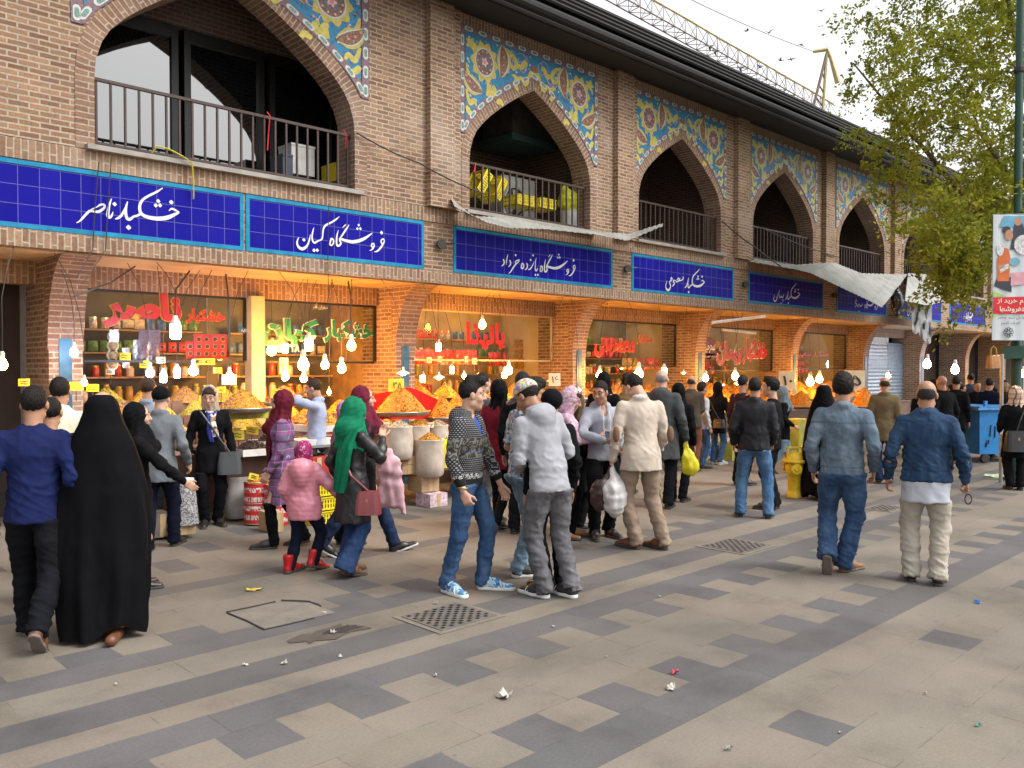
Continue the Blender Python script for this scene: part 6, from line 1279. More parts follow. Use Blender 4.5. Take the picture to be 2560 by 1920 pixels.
def litter(px,py,w,h,label,mat,group=None,name='paper_scrap',seed=0):
    x,y,_=G(px,py); r=np.random.RandomState(int(px+py)); u=mpp((x,y,0)); n=5; P=[[( (i/4-.5)*w*u+r.normal()*.1*w*u,(j/4-.5)*h*u*1.8+r.normal()*.15*h*u,.006+abs(r.normal())*.006*min(3,h*.3)+.3*h*u*math.sin(PI*i/4)*math.sin(PI*j/4)*r.rand()) for j in range(n)] for i in range(n)]
    m=MB(); m.grid(P); m.grid([[(a,b,c-.002) for a,b,c in q][::-1] for q in P]); o=m.build(name,mat); o.location=(x,y,0); o.rotation_euler=(0,0,r.rand()*3); tag(o,label,'litter',group)
WP=plain('waste_paper',(.42,.40,.36),.8,var=.15)
litter(1090,1507,26,16,'crumpled white tissue, largest on the foreground paving',WP); litter(1450,1489,28,9,'flattened clear wrapper beside a red scrap',WP); litter(1457,1456,16,7,'bright red wrapper on a dark paving square',plain('red_wrapper',(.5,.03,.06),.5)); litter(2111,1304,8,6,'small blue bottle cap at right',plain('blue_cap',(.02,.16,.5),.4)); litter(2112,1570,10,5,'small green wrapper at the lower right',plain('green_wrapper',(.05,.3,.2),.5)); litter(549,1276,30,6,'yellow strip of peel on the paving',plain('yellow_peel',(.5,.36,.03),.6)); litter(1575,1621,10,8,'white scrap near the bottom edge, lower right',WP)
litter(2150,1030,34,18,'pale green and white rubbish at the foot of the blue container',plain('green_rubbish',(.4,.5,.3),.6,var=.5,scale=25))
for x,y,w,h in [(614,1435,16,6),(655,1412,12,5),(478,1766,14,5),(12,1805,14,6) if False else (10,1562,16,6),(735,1420,8,5),(480,1520,10,5),(530,1438,14,5),(565,1405,9,4),(940,1462,10,5),(818,1362,14,6),(720,1368,14,8),(1085,1320,10,6),(940,1305,14,5),(1370,1305,10,4),(1425,1290,10,3),(1462,1302,10,3),(1195,1355,8,4),(1400,1440,6,4),(1310,1420,5,3),(1490,1290,10,3),(1590,1062,20,3),(1920,1065,24,3),(1180,1105,14,3),(830,1290,8,4),(700,1325,12,4),(1240,1140,8,3),(2000,1500,7,4),(1900,1440,5,3),(1815,1585,7,4),(345,1560,7,4),(250,1480,6,4),(1650,1060,9,3),(1700,1065,9,3),(1685,1082,8,3)][::2]: litter(x,y,w*.75,h*.8,'small white paper scrap lying on the paving',WP,'paper scraps on the paving')
# ---------------- people: materials ----------------
def cloth(name,c,var=.16,rough=.88,weave=260,fold=.35,spec=.2,scale=5):
    if name in _mc: return _mc[name]
    m=NT(name); co=m.coord(); n=m.noise(co,scale,4,.6); n2=m.noise(co,weave,2)
    m.col(m.mix(1,m.ramp(n,[(.3,tuple(v*(1-var) for v in c)),(.7,tuple(min(1,v*(1+var)) for v in c))]),m.ramp(n2,[(.3,.85),(.7,1.1)]),'MULTIPLY')); m.set(rough,spec=spec)
    st=m.n('ShaderNodeMapping'); st.inputs['Scale'].default_value=(1,1,.55); m.L(co,st.inputs[0]); m.bump(m.noise(st.outputs[0],6.5,3,.5,.8,True),fold,.03); _mc[name]=m.mat; return m.mat
def denim(name,c,fade=(.45,.5,.55),bands=(),amt=.5,rough=.85):
    if name in _mc: return _mc[name]
    m=NT(name); co=m.coord(); st=m.n('ShaderNodeMapping'); st.inputs['Scale'].default_value=(2.2,2.2,1); m.L(co,st.inputs[0])
    n=m.noise(st.outputs[0],3.2,5,.62); n3=m.noise(co,38,3,.6); n2=m.noise(co,330,2)
    col=m.mix(m.ramp(n,[(.45,0),(.72,amt)]),c,fade); col=m.mix(1,col,m.ramp(n3,[(.3,.86),(.7,1.1)]),'MULTIPLY'); col=m.mix(1,col,m.ramp(n2,[(.3,.8),(.7,1.15)]),'MULTIPLY')
    s=m.n('ShaderNodeSeparateXYZ'); m.L(co,s.inputs[0])
    for z,w in bands:
        d=m.math('ABSOLUTE',m.math('SUBTRACT',s.outputs[2],z)); col=m.mix(m.ramp(m.math('DIVIDE',d,w),[(.5,.42),(1,0)]),col,tuple(v*.35 for v in c))
    m.col(col); m.set(rough,spec=.2); m.bump(m.noise(st.outputs[0],5,3,.5,1.0,True),.5,.03); _mc[name]=m.mat; return m.mat
def plaid():
    m=NT('plaid_cloth'); s=m.n('ShaderNodeSeparateXYZ'); m.L(m.coord(),s.inputs[0]); xy=m.math('ADD',s.outputs[0],s.outputs[1])
    def band(v,f,lo): return m.ramp(m.math('FRACT',m.math('MULTIPLY',v,f)),[(lo,0),(lo+.02,1)],'CONSTANT')
    c=m.mix(band(xy,11,.55),(.13,.09,.16),(.24,.07,.22)); c=m.mix(m.math('MULTIPLY',band(s.outputs[2],11,.55),.55),c,(.28,.09,.25)); c=m.mix(m.math('MULTIPLY',band(xy,11,.93),.8),c,(.45,.36,.45)); c=m.mix(m.math('MULTIPLY',band(s.outputs[2],11,.93),.8),c,(.45,.36,.45)); c=m.mix(m.math('MULTIPLY',band(s.outputs[2],5.5,.85),.7),c,(.03,.025,.06)); m.col(c); m.set(.9); m.bump(m.noise(m.coord(),18,3),.3,.02); return m.mat
def knit():   # black hoodie with rows of pale dots and a patterned chest band
    m=NT('knit_cloth'); s=m.n('ShaderNodeSeparateXYZ'); m.L(m.coord(),s.inputs[0]); u=m.math('MULTIPLY',m.math('ARCTAN2',s.outputs[0],s.outputs[1]),.17)
    a=m.math('FRACT',m.math('MULTIPLY',u,52)); r=m.math('MULTIPLY',s.outputs[2],62); b=m.math('FRACT',r)
    a2=m.math('FRACT',m.math('ADD',m.math('MULTIPLY',u,52),m.math('MULTIPLY',m.math('FLOOR',m.math('MODULO',r,2)),.5)))
    d=m.math('ADD',m.math('POWER',m.math('SUBTRACT',a2,.5),2),m.math('POWER',m.math('SUBTRACT',b,.5),2)); dots=m.ramp(d,[(.05,1),(.085,0)])
    c=m.mix(dots,(.012,.012,.014),(.26,.26,.27))
    bn=m.math('ABSOLUTE',m.math('SUBTRACT',s.outputs[2],1.17)); bm=m.ramp(bn,[(.075,1),(.08,0)]); nn=m.noise(m.coord(),34,2,.5,1); c=m.mix(bm,c,m.ramp(nn,[(.5,(.03,.028,.026)),(.53,(.17,.155,.13))],'CONSTANT'))
    c=m.mix(m.ramp(s.outputs[2],[(.918,1),(.921,0)],'LINEAR'),c,(.009,.009,.010)); h=m.math('ABSOLUTE',m.math('SUBTRACT',s.outputs[2],.945)); c=m.mix(m.ramp(h,[(.02,1),(.022,0)]),c,m.ramp(m.noise(m.coord(),80,2),[(.48,(.03,.03,.03)),(.52,(.5,.5,.5))]))
    m.col(c); m.set(.92); m.bump(dots,.3,.004); return m.mat
def cells(name,cols,scale,base=None):
    m=NT(name); v=m.n('ShaderNodeTexVoronoi'); v.inputs['Scale'].default_value=scale; mp=m.n('ShaderNodeMapping'); m.L(m.coord(),mp.inputs[0]); nz=m.n('ShaderNodeTexNoise'); nz.inputs['Scale'].default_value=scale*.7; m.L(m.coord(),nz.inputs[0]); m.L(m.mix(.06,mp.outputs[0],nz.outputs['Color'],'ADD'),v.inputs['Vector'])
    s=m.n('ShaderNodeSeparateColor'); m.L(v.outputs['Color'],s.inputs[0]); n=len(cols); m.col(m.ramp(s.outputs[0],[(i/n,c) for i,c in enumerate(cols)],'CONSTANT')); m.set(.85); m.bump(m.noise(m.coord(),16,3),.3,.02); return m.mat
FLOR=cells('floral_cap_cloth',[(.6,.1,.15),(.1,.2,.5),(.65,.6,.5),(.6,.5,.1),(.1,.35,.2),(.7,.65,.62)],75); FLOT=cells('floral_shirt_cloth',[(.05,.06,.12),(.35,.45,.5),(.12,.16,.3),(.45,.5,.48),(.18,.12,.28),(.1,.2,.16)],42); PAIS=cells('paisley_scarf',[(.5,.3,.36),(.35,.2,.3),(.55,.42,.45),(.45,.28,.38)],48); SPOT=cells('magenta_scarf',[(.28,.008,.1)]*6+[(.55,.3,.4)],70); PRINT=cells('printed_scarf',[(.65,.58,.46),(.6,.5,.36),(.02,.03,.25),(.7,.64,.54),(.3,.2,.08)],30)
def check():
    m=NT('checked_scarf'); s=m.n('ShaderNodeSeparateXYZ'); m.L(m.coord(),s.inputs[0]); f=lambda v,k,lo:m.ramp(m.math('FRACT',m.math('MULTIPLY',v,k)),[(lo,0),(lo+.02,1)],'CONSTANT'); u=m.math('ADD',s.outputs[0],m.math('MULTIPLY',s.outputs[1],.6)); c=m.mix(m.math('MULTIPLY',f(u,14,.72),.85),(.6,.46,.33),(.06,.03,.03)); c=m.mix(m.math('MULTIPLY',f(s.outputs[2],14,.72),.6),c,(.3,.05,.04)); m.col(c); m.set(.9); return m.mat
CHECK=check(); PLAID=plaid(); KNIT=knit()
def skinmat(name,c):
    m=NT(name); n=m.noise(m.coord(),22,3); m.col(m.ramp(n,[(.3,tuple(v*.85 for v in c)),(.7,tuple(v*1.12 for v in c))])); m.set(.5,spec=.35); m.b.inputs['Subsurface Weight'].default_value=.12; m.b.inputs['Subsurface Radius'].default_value=(.02,.008,.004); return m.mat
SKIN=skinmat('skin',(.38,.20,.125)); SKIN2=skinmat('skin_light',(.50,.29,.20)); SKIN3=skinmat('skin_tan',(.30,.15,.09))
def hairmat(name,c):
    m=NT(name); mp=m.n('ShaderNodeMapping'); mp.inputs['Scale'].default_value=(90,30,18); m.L(m.coord(),mp.inputs[0]); n=m.noise(mp.outputs[0],2,4,.7); m.col(m.ramp(n,[(.3,tuple(v*.5 for v in c)),(.7,tuple(v*1.8 for v in c))])); m.set(.6,spec=.18); m.bump(n,.8,.01); return m.mat
HBLK=hairmat('black_hair',(.010,.008,.007)); HBRN=hairmat('brown_hair',(.03,.016,.01)); HGRY=hairmat('grey_hair',(.23,.22,.21)); HDG=hairmat('grizzled_hair',(.035,.03,.028))
EYEM=plain('eye_dark',(.015,.01,.008),.15); LIPM=plain('lip',(.28,.10,.085),.5); SOLEW=plain('white_sole',(.6,.6,.58),.6); SOLED=plain('dark_sole',(.05,.042,.036),.7); SOLEG=plain('worn_sole',(.13,.105,.09),.8,bump=.4)
LEB=plain('black_leather',(.018,.016,.015),.4); LBR=plain('brown_leather',(.13,.05,.022),.45); LTN=plain('tan_shoe',(.2,.09,.035),.45); LRD=plain('red_patent',(.42,.012,.015),.22); SNB=cells('blue_trainer',[(.06,.22,.42),(.45,.55,.6),(.03,.1,.25),(.3,.45,.55)],38); SNK=plain('black_trainer',(.022,.022,.024),.6)
SNS=plain('trainer_stripe',(.6,.6,.6),.5)
# ---------------- people: builder ----------------
def ik(a,c,l1,l2,hint):
    a,c=Vector(a),Vector(c); d=c-a; L=d.length; 
    if L>(l1+l2)*.998: c=a+d*((l1+l2)*.998/L); d=c-a; L=d.length
    x=(l1*l1-l2*l2+L*L)/(2*L); h=math.sqrt(max(l1*l1-x*x,0)); u=d/L; hv=Vector(hint); hv=hv-u*hv.dot(u); 
    if hv.length<1e-5: hv=Vector((0,1,0))
    return a+u*x+hv.normalized()*h,c
def cat(ms):
    V=[];F=[];n=0
    for v,f in ms:
        if len(v)==0: continue
        V.append(v); F.append(f+n); n+=len(v)
    return np.concatenate(V),np.concatenate(F)
def bx_(pts,m): P=np.array([tuple(p) for p in pts]); return P.min(0)-m,P.max(0)+m
def rotm(yaw,pitch,roll=0): return Matrix.Rotation(yaw,3,'Z')@Matrix.Rotation(-pitch,3,'X')@Matrix.Rotation(roll,3,'Y')
def head_net(h,nose=1,female=False):
    f=Field((-.13,-.15,-.19),(.13,.16,.15),h); j=.9 if female else 1
    f.ell((0,-.012,.032),(.076,.096,.092)); f.ell((0,.024,-.04),(.06*j,.07,.082),.03); f.ell((0,.060,-.098),(.026*j,.024,.022),.03)
    f.cone((-.045*j,.0,-.075),(0,.055,-.1),.025,.02,.025); f.cone((.045*j,.0,-.075),(0,.055,-.1),.025,.02,.025)
    f.cone((0,.088,.018),(0,.112*nose,-.026),.0095,.0145,.012); f.ell((-.013,.098,-.03),(.009,.011,.008),.006); f.ell((.013,.098,-.03),(.009,.011,.008),.006)
    f.cone((-.05,.068,.03),(-.012,.087,.027),.011,.011,.014); f.cone((.05,.068,.03),(.012,.087,.027),.011,.011,.014)
    for s in (-1,1): f.ell((s*.042,.058,-.03),(.022,.024,.026),.02); f.ell((s*.032,.098,.006),(.019,.0155,.0105),sub=True); f.ell((s*.08,-.004,-.008),(.011,.021,.032),.006); f.ell((s*.031,.077,.005),(.0125,.0125,.0095),.003)
    f.cone((-.018,.088,-.061),(.018,.088,-.061),.0085,.0085,.006); f.cone((-.014,.087,-.074),(.014,.087,-.074),.0085,.0085,.006)
    f.cone((0,-.02,-.03),(0,-.035,-.185),.055,.06,.02); return f
def hand_net(h,curl,side,thumb=.5,spread=1.):
    # hand points down -z, palm faces side*-x (towards the thigh), thumb forward +y
    f=Field((-.08,-.07,-.22),(.08,.1,.05),h); inx=-side
    f.cone((0,0,.04),(0,0,-.01),.026,.026,.01,((1,0,0),.8)); f.cone((0,-.018,-.035),(0,-.016,-.08),.024,.021,.015,((1,0,0),.6)); f.cone((0,.016,-.03),(0,.02,-.08),.024,.022,.015,((1,0,0),.6))
    for i,(y,l,r) in enumerate(((.031,.072,.0092),(.0105,.08,.0096),(-.0105,.075,.0092),(-.031,.06,.0084))):
        a=np.array((0,y,-.085)); ang=curl*(.9+.12*i); p=[a]; t=.18*ang
        for k,q in enumerate((.42,.32,.26)):
            t+=ang*(.5,1.0,.8)[k]; d=np.array((inx*math.sin(t),(y*.6-.0)*.9*spread,-math.cos(t))); p.append(p[-1]+d*l*q)
        f.chain(p,[r*1.05,r,r*.93,r*.8],.004)
    b=np.array((inx*.008,.03,-.035)); p=[b,b+np.array((inx*.018,.026,-.03)),b+np.array((inx*(.026+.012*thumb),.03+.01*(1-thumb),-.062))]; f.chain(p,[.0135,.0115,.0085],.008)
    return f
PEOPLE={}
def person(label,at,top=None,face=0,H=None,f=None,hf=None,feet=((-.1,.0,0,8),(.1,.0,0,8)),hands=None,lean=0,side=0,head=(0,0),twist=0,skin=SKIN,hair=('short',HBLK),tops=None,legs=None,shoes=None,curl=(.5,.5),bare=(0,0),eyes=False,female=False,build=1.,elb=None,handrot=(0,0),nohands=False,group=None,hipz=0,noface=False,shift=0,q=1.0):
    # at: picture point of the ground below the hips (or picture x plus forward distance f)
    if f is None: g=Vector(G(at[0],at[1])); f=g.dot(FW)
    else:
        p=RP3(at[0],797,f); g=Vector((p.x,p.y,0))
    if H is None: H=RP3(at[0],top,f).z
    S=H/1.74; va=math.atan2(g.y,g.x); th=va-R(face)
    t=thing('person',label,'person',g,group,th-PI/2)
    hh=min(max(f*.00105,.0062),.015)*q; hc=min(max(f*.0019,.012),.022)*q
    V3=lambda a:Vector(a)*S
    pel=V3((0,0,.93+hipz)); Lr=Matrix.Rotation(-R(lean),3,'X')@Matrix.Rotation(R(side),3,'Y'); Tw=Matrix.Rotation(R(twist),3,'Z'); fwd=Tw@Lr@Vector((0,1,0))
    up=lambda a:pel+Lr@Tw@V3(a)
    waist=up((0,0,.12)); chest=up((0,.0,.36)); neck=up((0,-.012,.545)); sh=[up((s*.168*build,-.01,.462)) for s in (-1,1)]
    hr=Matrix.Rotation(R(-head[0]),3,'Z')@Matrix.Rotation(R(-head[1]),3,'X'); hr=Matrix.Rotation(-R(lean)*.6,3,'X')@hr
    hcn=neck+Lr@V3((0,.005,.045))+(hr@V3((0,.03,.105)))
    # legs
    hips=[pel+V3((s*.088,0,-.02)) for s in (-1,1)]; ank=[];kn=[];ftr=[];ftb=[]
    for i,(x,y,pt,ang) in enumerate(feet):
        sg=-1 if i==0 else 1; p=R(pt); B_=V3((x,y+.115,0)); yy=-.165*math.cos(p)+.085*math.sin(p); zz=.165*math.sin(p)+.085*math.cos(p) 
        if pt<0: zz=.085+.05*math.sin(-p); yy=-.165
        fy=Matrix.Rotation(-R(ang)*sg,3,'Z'); a=B_+fy@V3((0,yy,zz)); kx,a2=ik(hips[i],a,.43*S,.42*S,fy@Vector((sg*.12,1,0))); kn.append(kx); ank.append(a); ftr.append((fy,p,B_))
    # arms
    hands=hands or [(-.228,.03,.86),(.228,.03,.86)]; el=[];wr=[]
    for i,hd in enumerate(hands):
        sg=-1 if i==0 else 1; hint=(elb[i] if elb and elb[i] else (sg*.35,-1,-.25)); e,w=ik(sh[i],V3(hd),.285*S,.265*S,hint); el.append(e); wr.append(w)
    PEOPLE[label]=dict(t=t,wr=[t.location+Matrix.Rotation(th-PI/2,3,'Z')@w for w in wr],rz=th-PI/2,S=S,head=hcn,wl=wr)
    HR=np.array(hr); parts=[]
    v,fc=head_net(hh*1.0,1,female).net(); v=v*S; parts.append((v@HR.T+np.array(hcn),fc))
    fb=Field(*bx_([hips[0],hips[1],neck,*sh,*kn,*ank,pel],.25),.03)
    fb.cone(pel,waist,.1*S,.095*S,.03,(fwd,.7)); fb.cone(waist,chest,.105*S,.125*S,.03,(fwd,.7)); fb.cone(sh[0].lerp(sh[1],.15),sh[0].lerp(sh[1],.85),.06*S,.06*S,.05); fb.cone(chest,neck,.09*S,.055*S,.03)
    for i in (0,1): fb.chain([hips[i],kn[i],ank[i]],[.062*S,.045*S,.034*S],.03)
    parts.append(fb.net())
    for i in (0,1):
        if nohands: continue
        sg=-1 if i==0 else 1; d=(wr[i]-el[i]).normalized()
        z=-d; ref=Vector((1,0,0)) ; y=Vector((0,1,0)); 
        if abs(d.y)>.75: y=Vector((0,0,1))
        x=y.cross(z).normalized(); y=z.cross(x); M=Matrix((x,y,z)).transposed(); M=M@Matrix.Rotation(R(handrot[i]),3,'Z')
        v,fc=hand_net(min(hh,.008) if f<9 else hh*.8,curl[i],sg).net(); parts.append((v*S*.97@np.array(M).T+np.array(wr[i]+d*.02*S),fc))
        fa=Field(*bx_([sh[i],el[i],wr[i]],.12),max(.012,hh)); fa.chain([sh[i],sh[i].lerp(el[i],.5),el[i],el[i].lerp(wr[i],.3),wr[i]+d*.02*S],[.05*S,.046*S,.038*S,.04*S,.026*S],.012); parts.append(fa.net())
    V,F_=cat(parts); link('body',npmesh('body',V,F_,skin),t)
    hb=lambda pts:[hcn+hr@(Vector(p)*S) for p in pts]
    def headpart(name,fld,mat,amp=0,fr=30,seed=1,xf=True):
        v,fc=fld.net()
        if len(v)==0: return
        if amp: v=v+amp*_nz(v*fr,seed)[:,None]*normals(v,fc)
        v=v*S; link(name,npmesh(name,v@HR.T+np.array(hcn),fc,mat),t)
    if not noface:
        m=MB(); 
        for s in (-1,1): m=MB(); m.tube(hb([(s*.054,.066,.033),(s*.035,.0885,.041),(s*.014,.094,.034)]),[.003*S,.005*S,.004*S],6); m.build('eyebrow',HBLK,t,True,True)
        for s in (-1,1): m=MB(); m.tube(hb([(s*.041,.085,.005),(s*.031,.0898,.0065),(s*.021,.087,.005)]),[.0025*S,.0048*S,.0025*S],6); m.build('eye',EYEM,t,True,True)
        m=MB(); m.tube(hb([(-.021,.092,-.066),(-.008,.0975,-.065),(.008,.0975,-.065),(.021,.092,-.066)]),[.002*S,.0045*S,.0045*S,.002*S],6); m.build('mouth',LIPM,t,True,True)
    # hair or head cover
    hk=hair[0]; hm=hair[1] if len(hair)>1 else HBLK; HH=min(.009,hh*1.1) if f<10 else hh
    if hk in('short','quiff','bald','thick','cap','beanie'):
        fd=Field((-.13,-.16,-.14),(.13,.15,.19),HH); g0=.005 if hk!='thick' else .013
        fd.ell((0,-.016,.036),(.077+g0*.85,.097+g0,.093+g0*1.0))
        if hk=='quiff': fd.cone((-.025,.05,.12),(.025,.05,.12),.034,.034,.03); fd.cone((0,.07,.128),(0,-.03,.125),.03,.04,.03); fd.ell((0,.075,.118),(.045,.03,.035),.02)
        if hk=='thick': fd.ell((0,.03,.11),(.06,.06,.04),.03)
        X,Y,Z=np.meshgrid(*fd.ax,indexing='ij')
        zl=np.interp(Y,[-.12,-.085,-.035,.0,.022,.03,.05,.1],[-.075,-.078,-.05,-.03,-.035,.03,.062,.085 if hk!='quiff' else .09])
        fd.inter(zl-Z)
        if hk=='bald': fd.inter(Z-np.interp(Y,[-.12,-.09,-.05,.1],[.06,.055,.02,.0])); 
        headpart('hair',fd,hm,.003 if hk!='thick' else .006,40)
        if hk=='cap':
            fc_=Field((-.13,-.16,-.05),(.13,.2,.19),HH); fc_.ell((0,-.014,.045),(.095,.113,.102)); fc_.inter(.035-np.meshgrid(*fc_.ax,indexing='ij')[2]); headpart('cap',fc_,hair[2]); 
            fv=Field((-.12,.02,-.02),(.12,.26,.1),HH); fv.ell((0,.12,.045),(.07,.08,.012)); headpart('cap_peak',fv,hair[2])
        if hk=='beanie': fc_=Field((-.13,-.16,-.05),(.13,.2,.19),HH); fc_.ell((0,-.02,.045),(.093,.112,.098)); zz=np.meshgrid(*fc_.ax,indexing='ij'); fc_.inter((.02+zz[1]*.35)-zz[2]); headpart('cap',fc_,hair[2])
    if hk in('scarf','hijab'):
        fd=Field((-.25,-.25,-.42),(.25,.25,.19),max(.011,HH)); loose=hair[2] if len(hair)>2 else 1.
        fd.ell((0,-.034,.03),(.092*loose,.106*loose,.113*loose)); fd.cone((0,-.025,-.02),(0,-.015,-.13),.09*loose,.085*loose,.04); fd.cone((0,-.02,-.13),(0,-.01,-.25 if hk=='hijab' else -.17),.085,.15 if hk=='hijab' else .09,.05,((0,1,0),.72))
        if hk=='hijab': fd.cone((0,-.015,-.25),(0,-.01,-.33),.155,.19,.03,((0,1,0),.62))
        if loose>1.2: fd.ell((0,-.05,-.16),(.15,.15,.14),.05)
        if hk=='hijab': fd.cone((0,.06,-.12),(0,.09,-.28),.05,.1,.05)
        fd.ell((0,.125,-.012 if hk=='hijab' else -.012),(.058 if hk=='hijab' else .074,.08 if hk=='hijab' else .1,.088 if hk=='hijab' else .135),sub=True); fd.cut((0,0,-.36),(0,0,-1))
        v,fc=fd.net(); n_=normals(v,fc); an=np.arctan2(v[:,0],v[:,1]); low=np.clip((-.02-v[:,2])/.25,0,1); v=v+n_*((.006*np.sin(an*6+v[:,2]*38)+.009*np.sin(an*9+v[:,2]*14))*(.35+low))[:,None]+.004*_nz(v*14,4)[:,None]*n_
        v=v*S; link('headscarf',npmesh('headscarf',v@HR.T+np.array(hcn),fc,hm),t)
        if hk=='scarf':     # a strip of hair above the brow
            fh=Field((-.11,-.06,-.05),(.11,.13,.17),HH); fh.ell((0,-.008,.036),(.088,.106,.1)); zz=np.meshgrid(*fh.ax,indexing='ij'); fh.inter(np.interp(zz[1],[-.02,.02,.045,.07,.11],[-.06,-.05,.03,.058,.07])-zz[2]); headpart('hair',fh,HBRN,.003)
    # trousers
    if legs:
        lm,w=legs[0],legs[1]; o=dict(legs[2]) if len(legs)>2 else {}; k=w*S; fd=Field(*bx_([pel,waist,*hips,*kn,*ank],.22),hc)
        fd.ell(pel+V3((0,-.012,-.005)),(.162*k*build,.118*k*build,.13*S),.04); fd.cone(pel,waist,.135*S*build,.125*S*build,.03,((0,1,0),.72))
        for i in (0,1):
            d=(ank[i]-kn[i]).normalized(); e=ank[i]+d*.05*S; fl=o.get('flare',0); fd.chain([hips[i],hips[i].lerp(kn[i],.5),kn[i],kn[i].lerp(e,.45),e],[.098*k,.086*k,.07*k,(.066+fl*.3)*k,(.064+fl)*k],.025)
            fd.ell(hips[i]+V3((0,-.05,-.03)),(.085*S,.075*S,.09*S),.03)
        for i in (0,1):
            d=(ank[i]-kn[i]).normalized(); a_=ank[i]; fd.cut(a_+d*.045*S,d,lambda X,Y,Z:((X-a_.x)**2+(Y-a_.y)**2+(Z-a_.z)**2)<(.22*S)**2)
        hz=min([q_['hem'] for q_ in tops],default=2)*S if tops else 9
        fd.cut((0,0,min(waist.z+.04*S,hz+.022*S)),(0,0,1)); v,fc=fd.net(); n_=normals(v,fc); amp=o.get('fold',.008)*S
        lowm=np.zeros(len(v)); knm=np.zeros(len(v))
        for i in (0,1):
            lowm=np.maximum(lowm,np.exp(-(np.linalg.norm(v-np.array(ank[i]),axis=1)/(.2*S))**2)); knm=np.maximum(knm,np.exp(-(np.linalg.norm(v-np.array(kn[i]),axis=1)/(.14*S))**2))
        w1=np.sin(v[:,2]/S*2*PI/.058+7*_nz(v*3.5,7)+np.arctan2(v[:,1],v[:,0])*2.5); msk=np.clip(.5+.9*_nz(v*np.array((9,9,5)),11),0,1); RQ=np.array(((.8,.2,.56),(-.3,.95,.1),(-.5,-.25,.83))); dsp=.35*_nz(v*np.array((5,5,4)),5)+.26*w1*msk*(.8*lowm+.4*knm)+1.15*(_rdg((v@RQ)*np.array((3.2,3.2,9.5))/S,21)-.3)*(.28+.9*lowm+.6*knm+.35*np.clip((v[:,2]/S-.72)/.15,0,1))
        v=v+n_*(amp*dsp)[:,None]; link('trousers',npmesh('trousers',v,fc,lm),t)
    # shoes
    if shoes:
        sm,so=shoes[0],shoes[1]; sk=shoes[2] if len(shoes)>2 else ''; ss=shoes[3] if len(shoes)>3 else 1.
        for i in (0,1):
            fy,p,B_=ftr[i]; fd=Field((-.075,-.24,-.01),(.075,.13,.16 if sk!='boot' else .2),min(.009,hh)); 
            fd.cone((0,-.17,.045),(0,-.06,.05),.037,.041,.02); fd.cone((0,-.06,.045),(0,.065,.028),.043,.036,.03,((0,0,1),.75)); fd.cone((0,-.165,.05),(0,-.155,.1 if sk!='boot' else .17),.038,.042 if sk!='boot' else .055,.025)
            if sk!='flat': fd.cone((0,-.14,.085),(0,-.04,.06),.032,.03,.02)
            fd.cut((0,0,.016),(0,0,-1)); v,fc=fd.net()
            fs=Field((-.08,-.24,-.01),(.08,.13,.06),min(.009,hh)); th_=.012 if sk in('trainer','boot') else .005; fs.cone((0,-.172,.012),(0,-.06,.012),.036+th_*.5,.036+th_*.4,.02); fs.cone((0,-.06,.012),(0,.068,.012),.041+th_*.4,.038+th_*.4,.02); fs.cut((0,0,.02+th_),(0,0,1)); fs.cut((0,0,.0),(0,0,-1)); v2,f2=fs.net()
            M=np.array(fy@Matrix.Rotation(-p if p>0 else -p*.8,3,'X')); base=np.array(B_)
            if p<0: base=base+np.array((0,0,.02))
            T=lambda q:(q*S*ss)@M.T+base
            so_=link('shoe',npmesh('shoe',T(v),fc,sm),t); link('sole',npmesh('sole',T(v2),f2,so),so_)
            if sk=='trainer':
                for j in range(3):
                    for s in (-1,1):
                        m=MB(); m.tube([T(np.array(q)) for q in ((s*.043,-.05+j*.03,.022),(s*.042,-.065+j*.03,.045),(s*.026,-.075+j*.03,.07))],.0045*S,5); m.build('stripe',SNS,so_,False,True)
    # upper garments, inner to outer
    for tp in (tops or []):
        m_=tp['m']; k=tp.get('fit',1.)*S*build; hem=tp['hem']; nm=tp.get('name','jacket'); fd=Field(*bx_([Vector((pel.x,pel.y,hem*S)),neck,*sh,*el,*wr,waist],.3),hc*tp.get('h',1))
        hw=tp.get('hemr',.175)*k; sqd=(fwd,.74); hp=Vector((pel.x*.7,pel.y*.7+tp.get('hemy',0),hem*S)); 
        fd.cone(waist,chest,.135*k,.158*k,.04,sqd); fd.cone(sh[0].lerp(sh[1],.2)-Vector((0,0,.035*S)),sh[0].lerp(sh[1],.8)-Vector((0,0,.035*S)),.076*k,.076*k,.05,(fwd,.98)); fd.cone(chest,neck-Lr@V3((0,0,.04)),.13*k,.075*k,.05,(fwd,.75))
        if hem<.8: fd.cone(waist,pel+V3((0,0,-.02)),.14*k,.172*k,.04,sqd); fd.cone(pel+V3((0,0,-.02)),hp,.172*k,hw,.03,(Vector((0,1,0)),.8))
        else: fd.cone(waist,pel+Vector((0,0,hem*S-pel.z-.05)),.142*k,hw,.04,sqd)
        if female: 
            for s in (-1,1): fd.ell(chest+Lr@Tw@V3((s*.07,.075,.01)),(.07*S,.06*S,.07*S),.04)
        if tp.get('belly'): fd.ell(waist+V3((0,.06,0)),(.15*S,.13*S,.15*S),.05)
        hn=Vector((0,tp.get('hemtilt',0),-1))
        if tp.get('only_collar'): fd.d[:]=9.
        fd.cut((hp.x,hp.y,hem*S),hn)
        sl=tp.get('sleeve',1.); sf=tp.get('sw',1.)*S
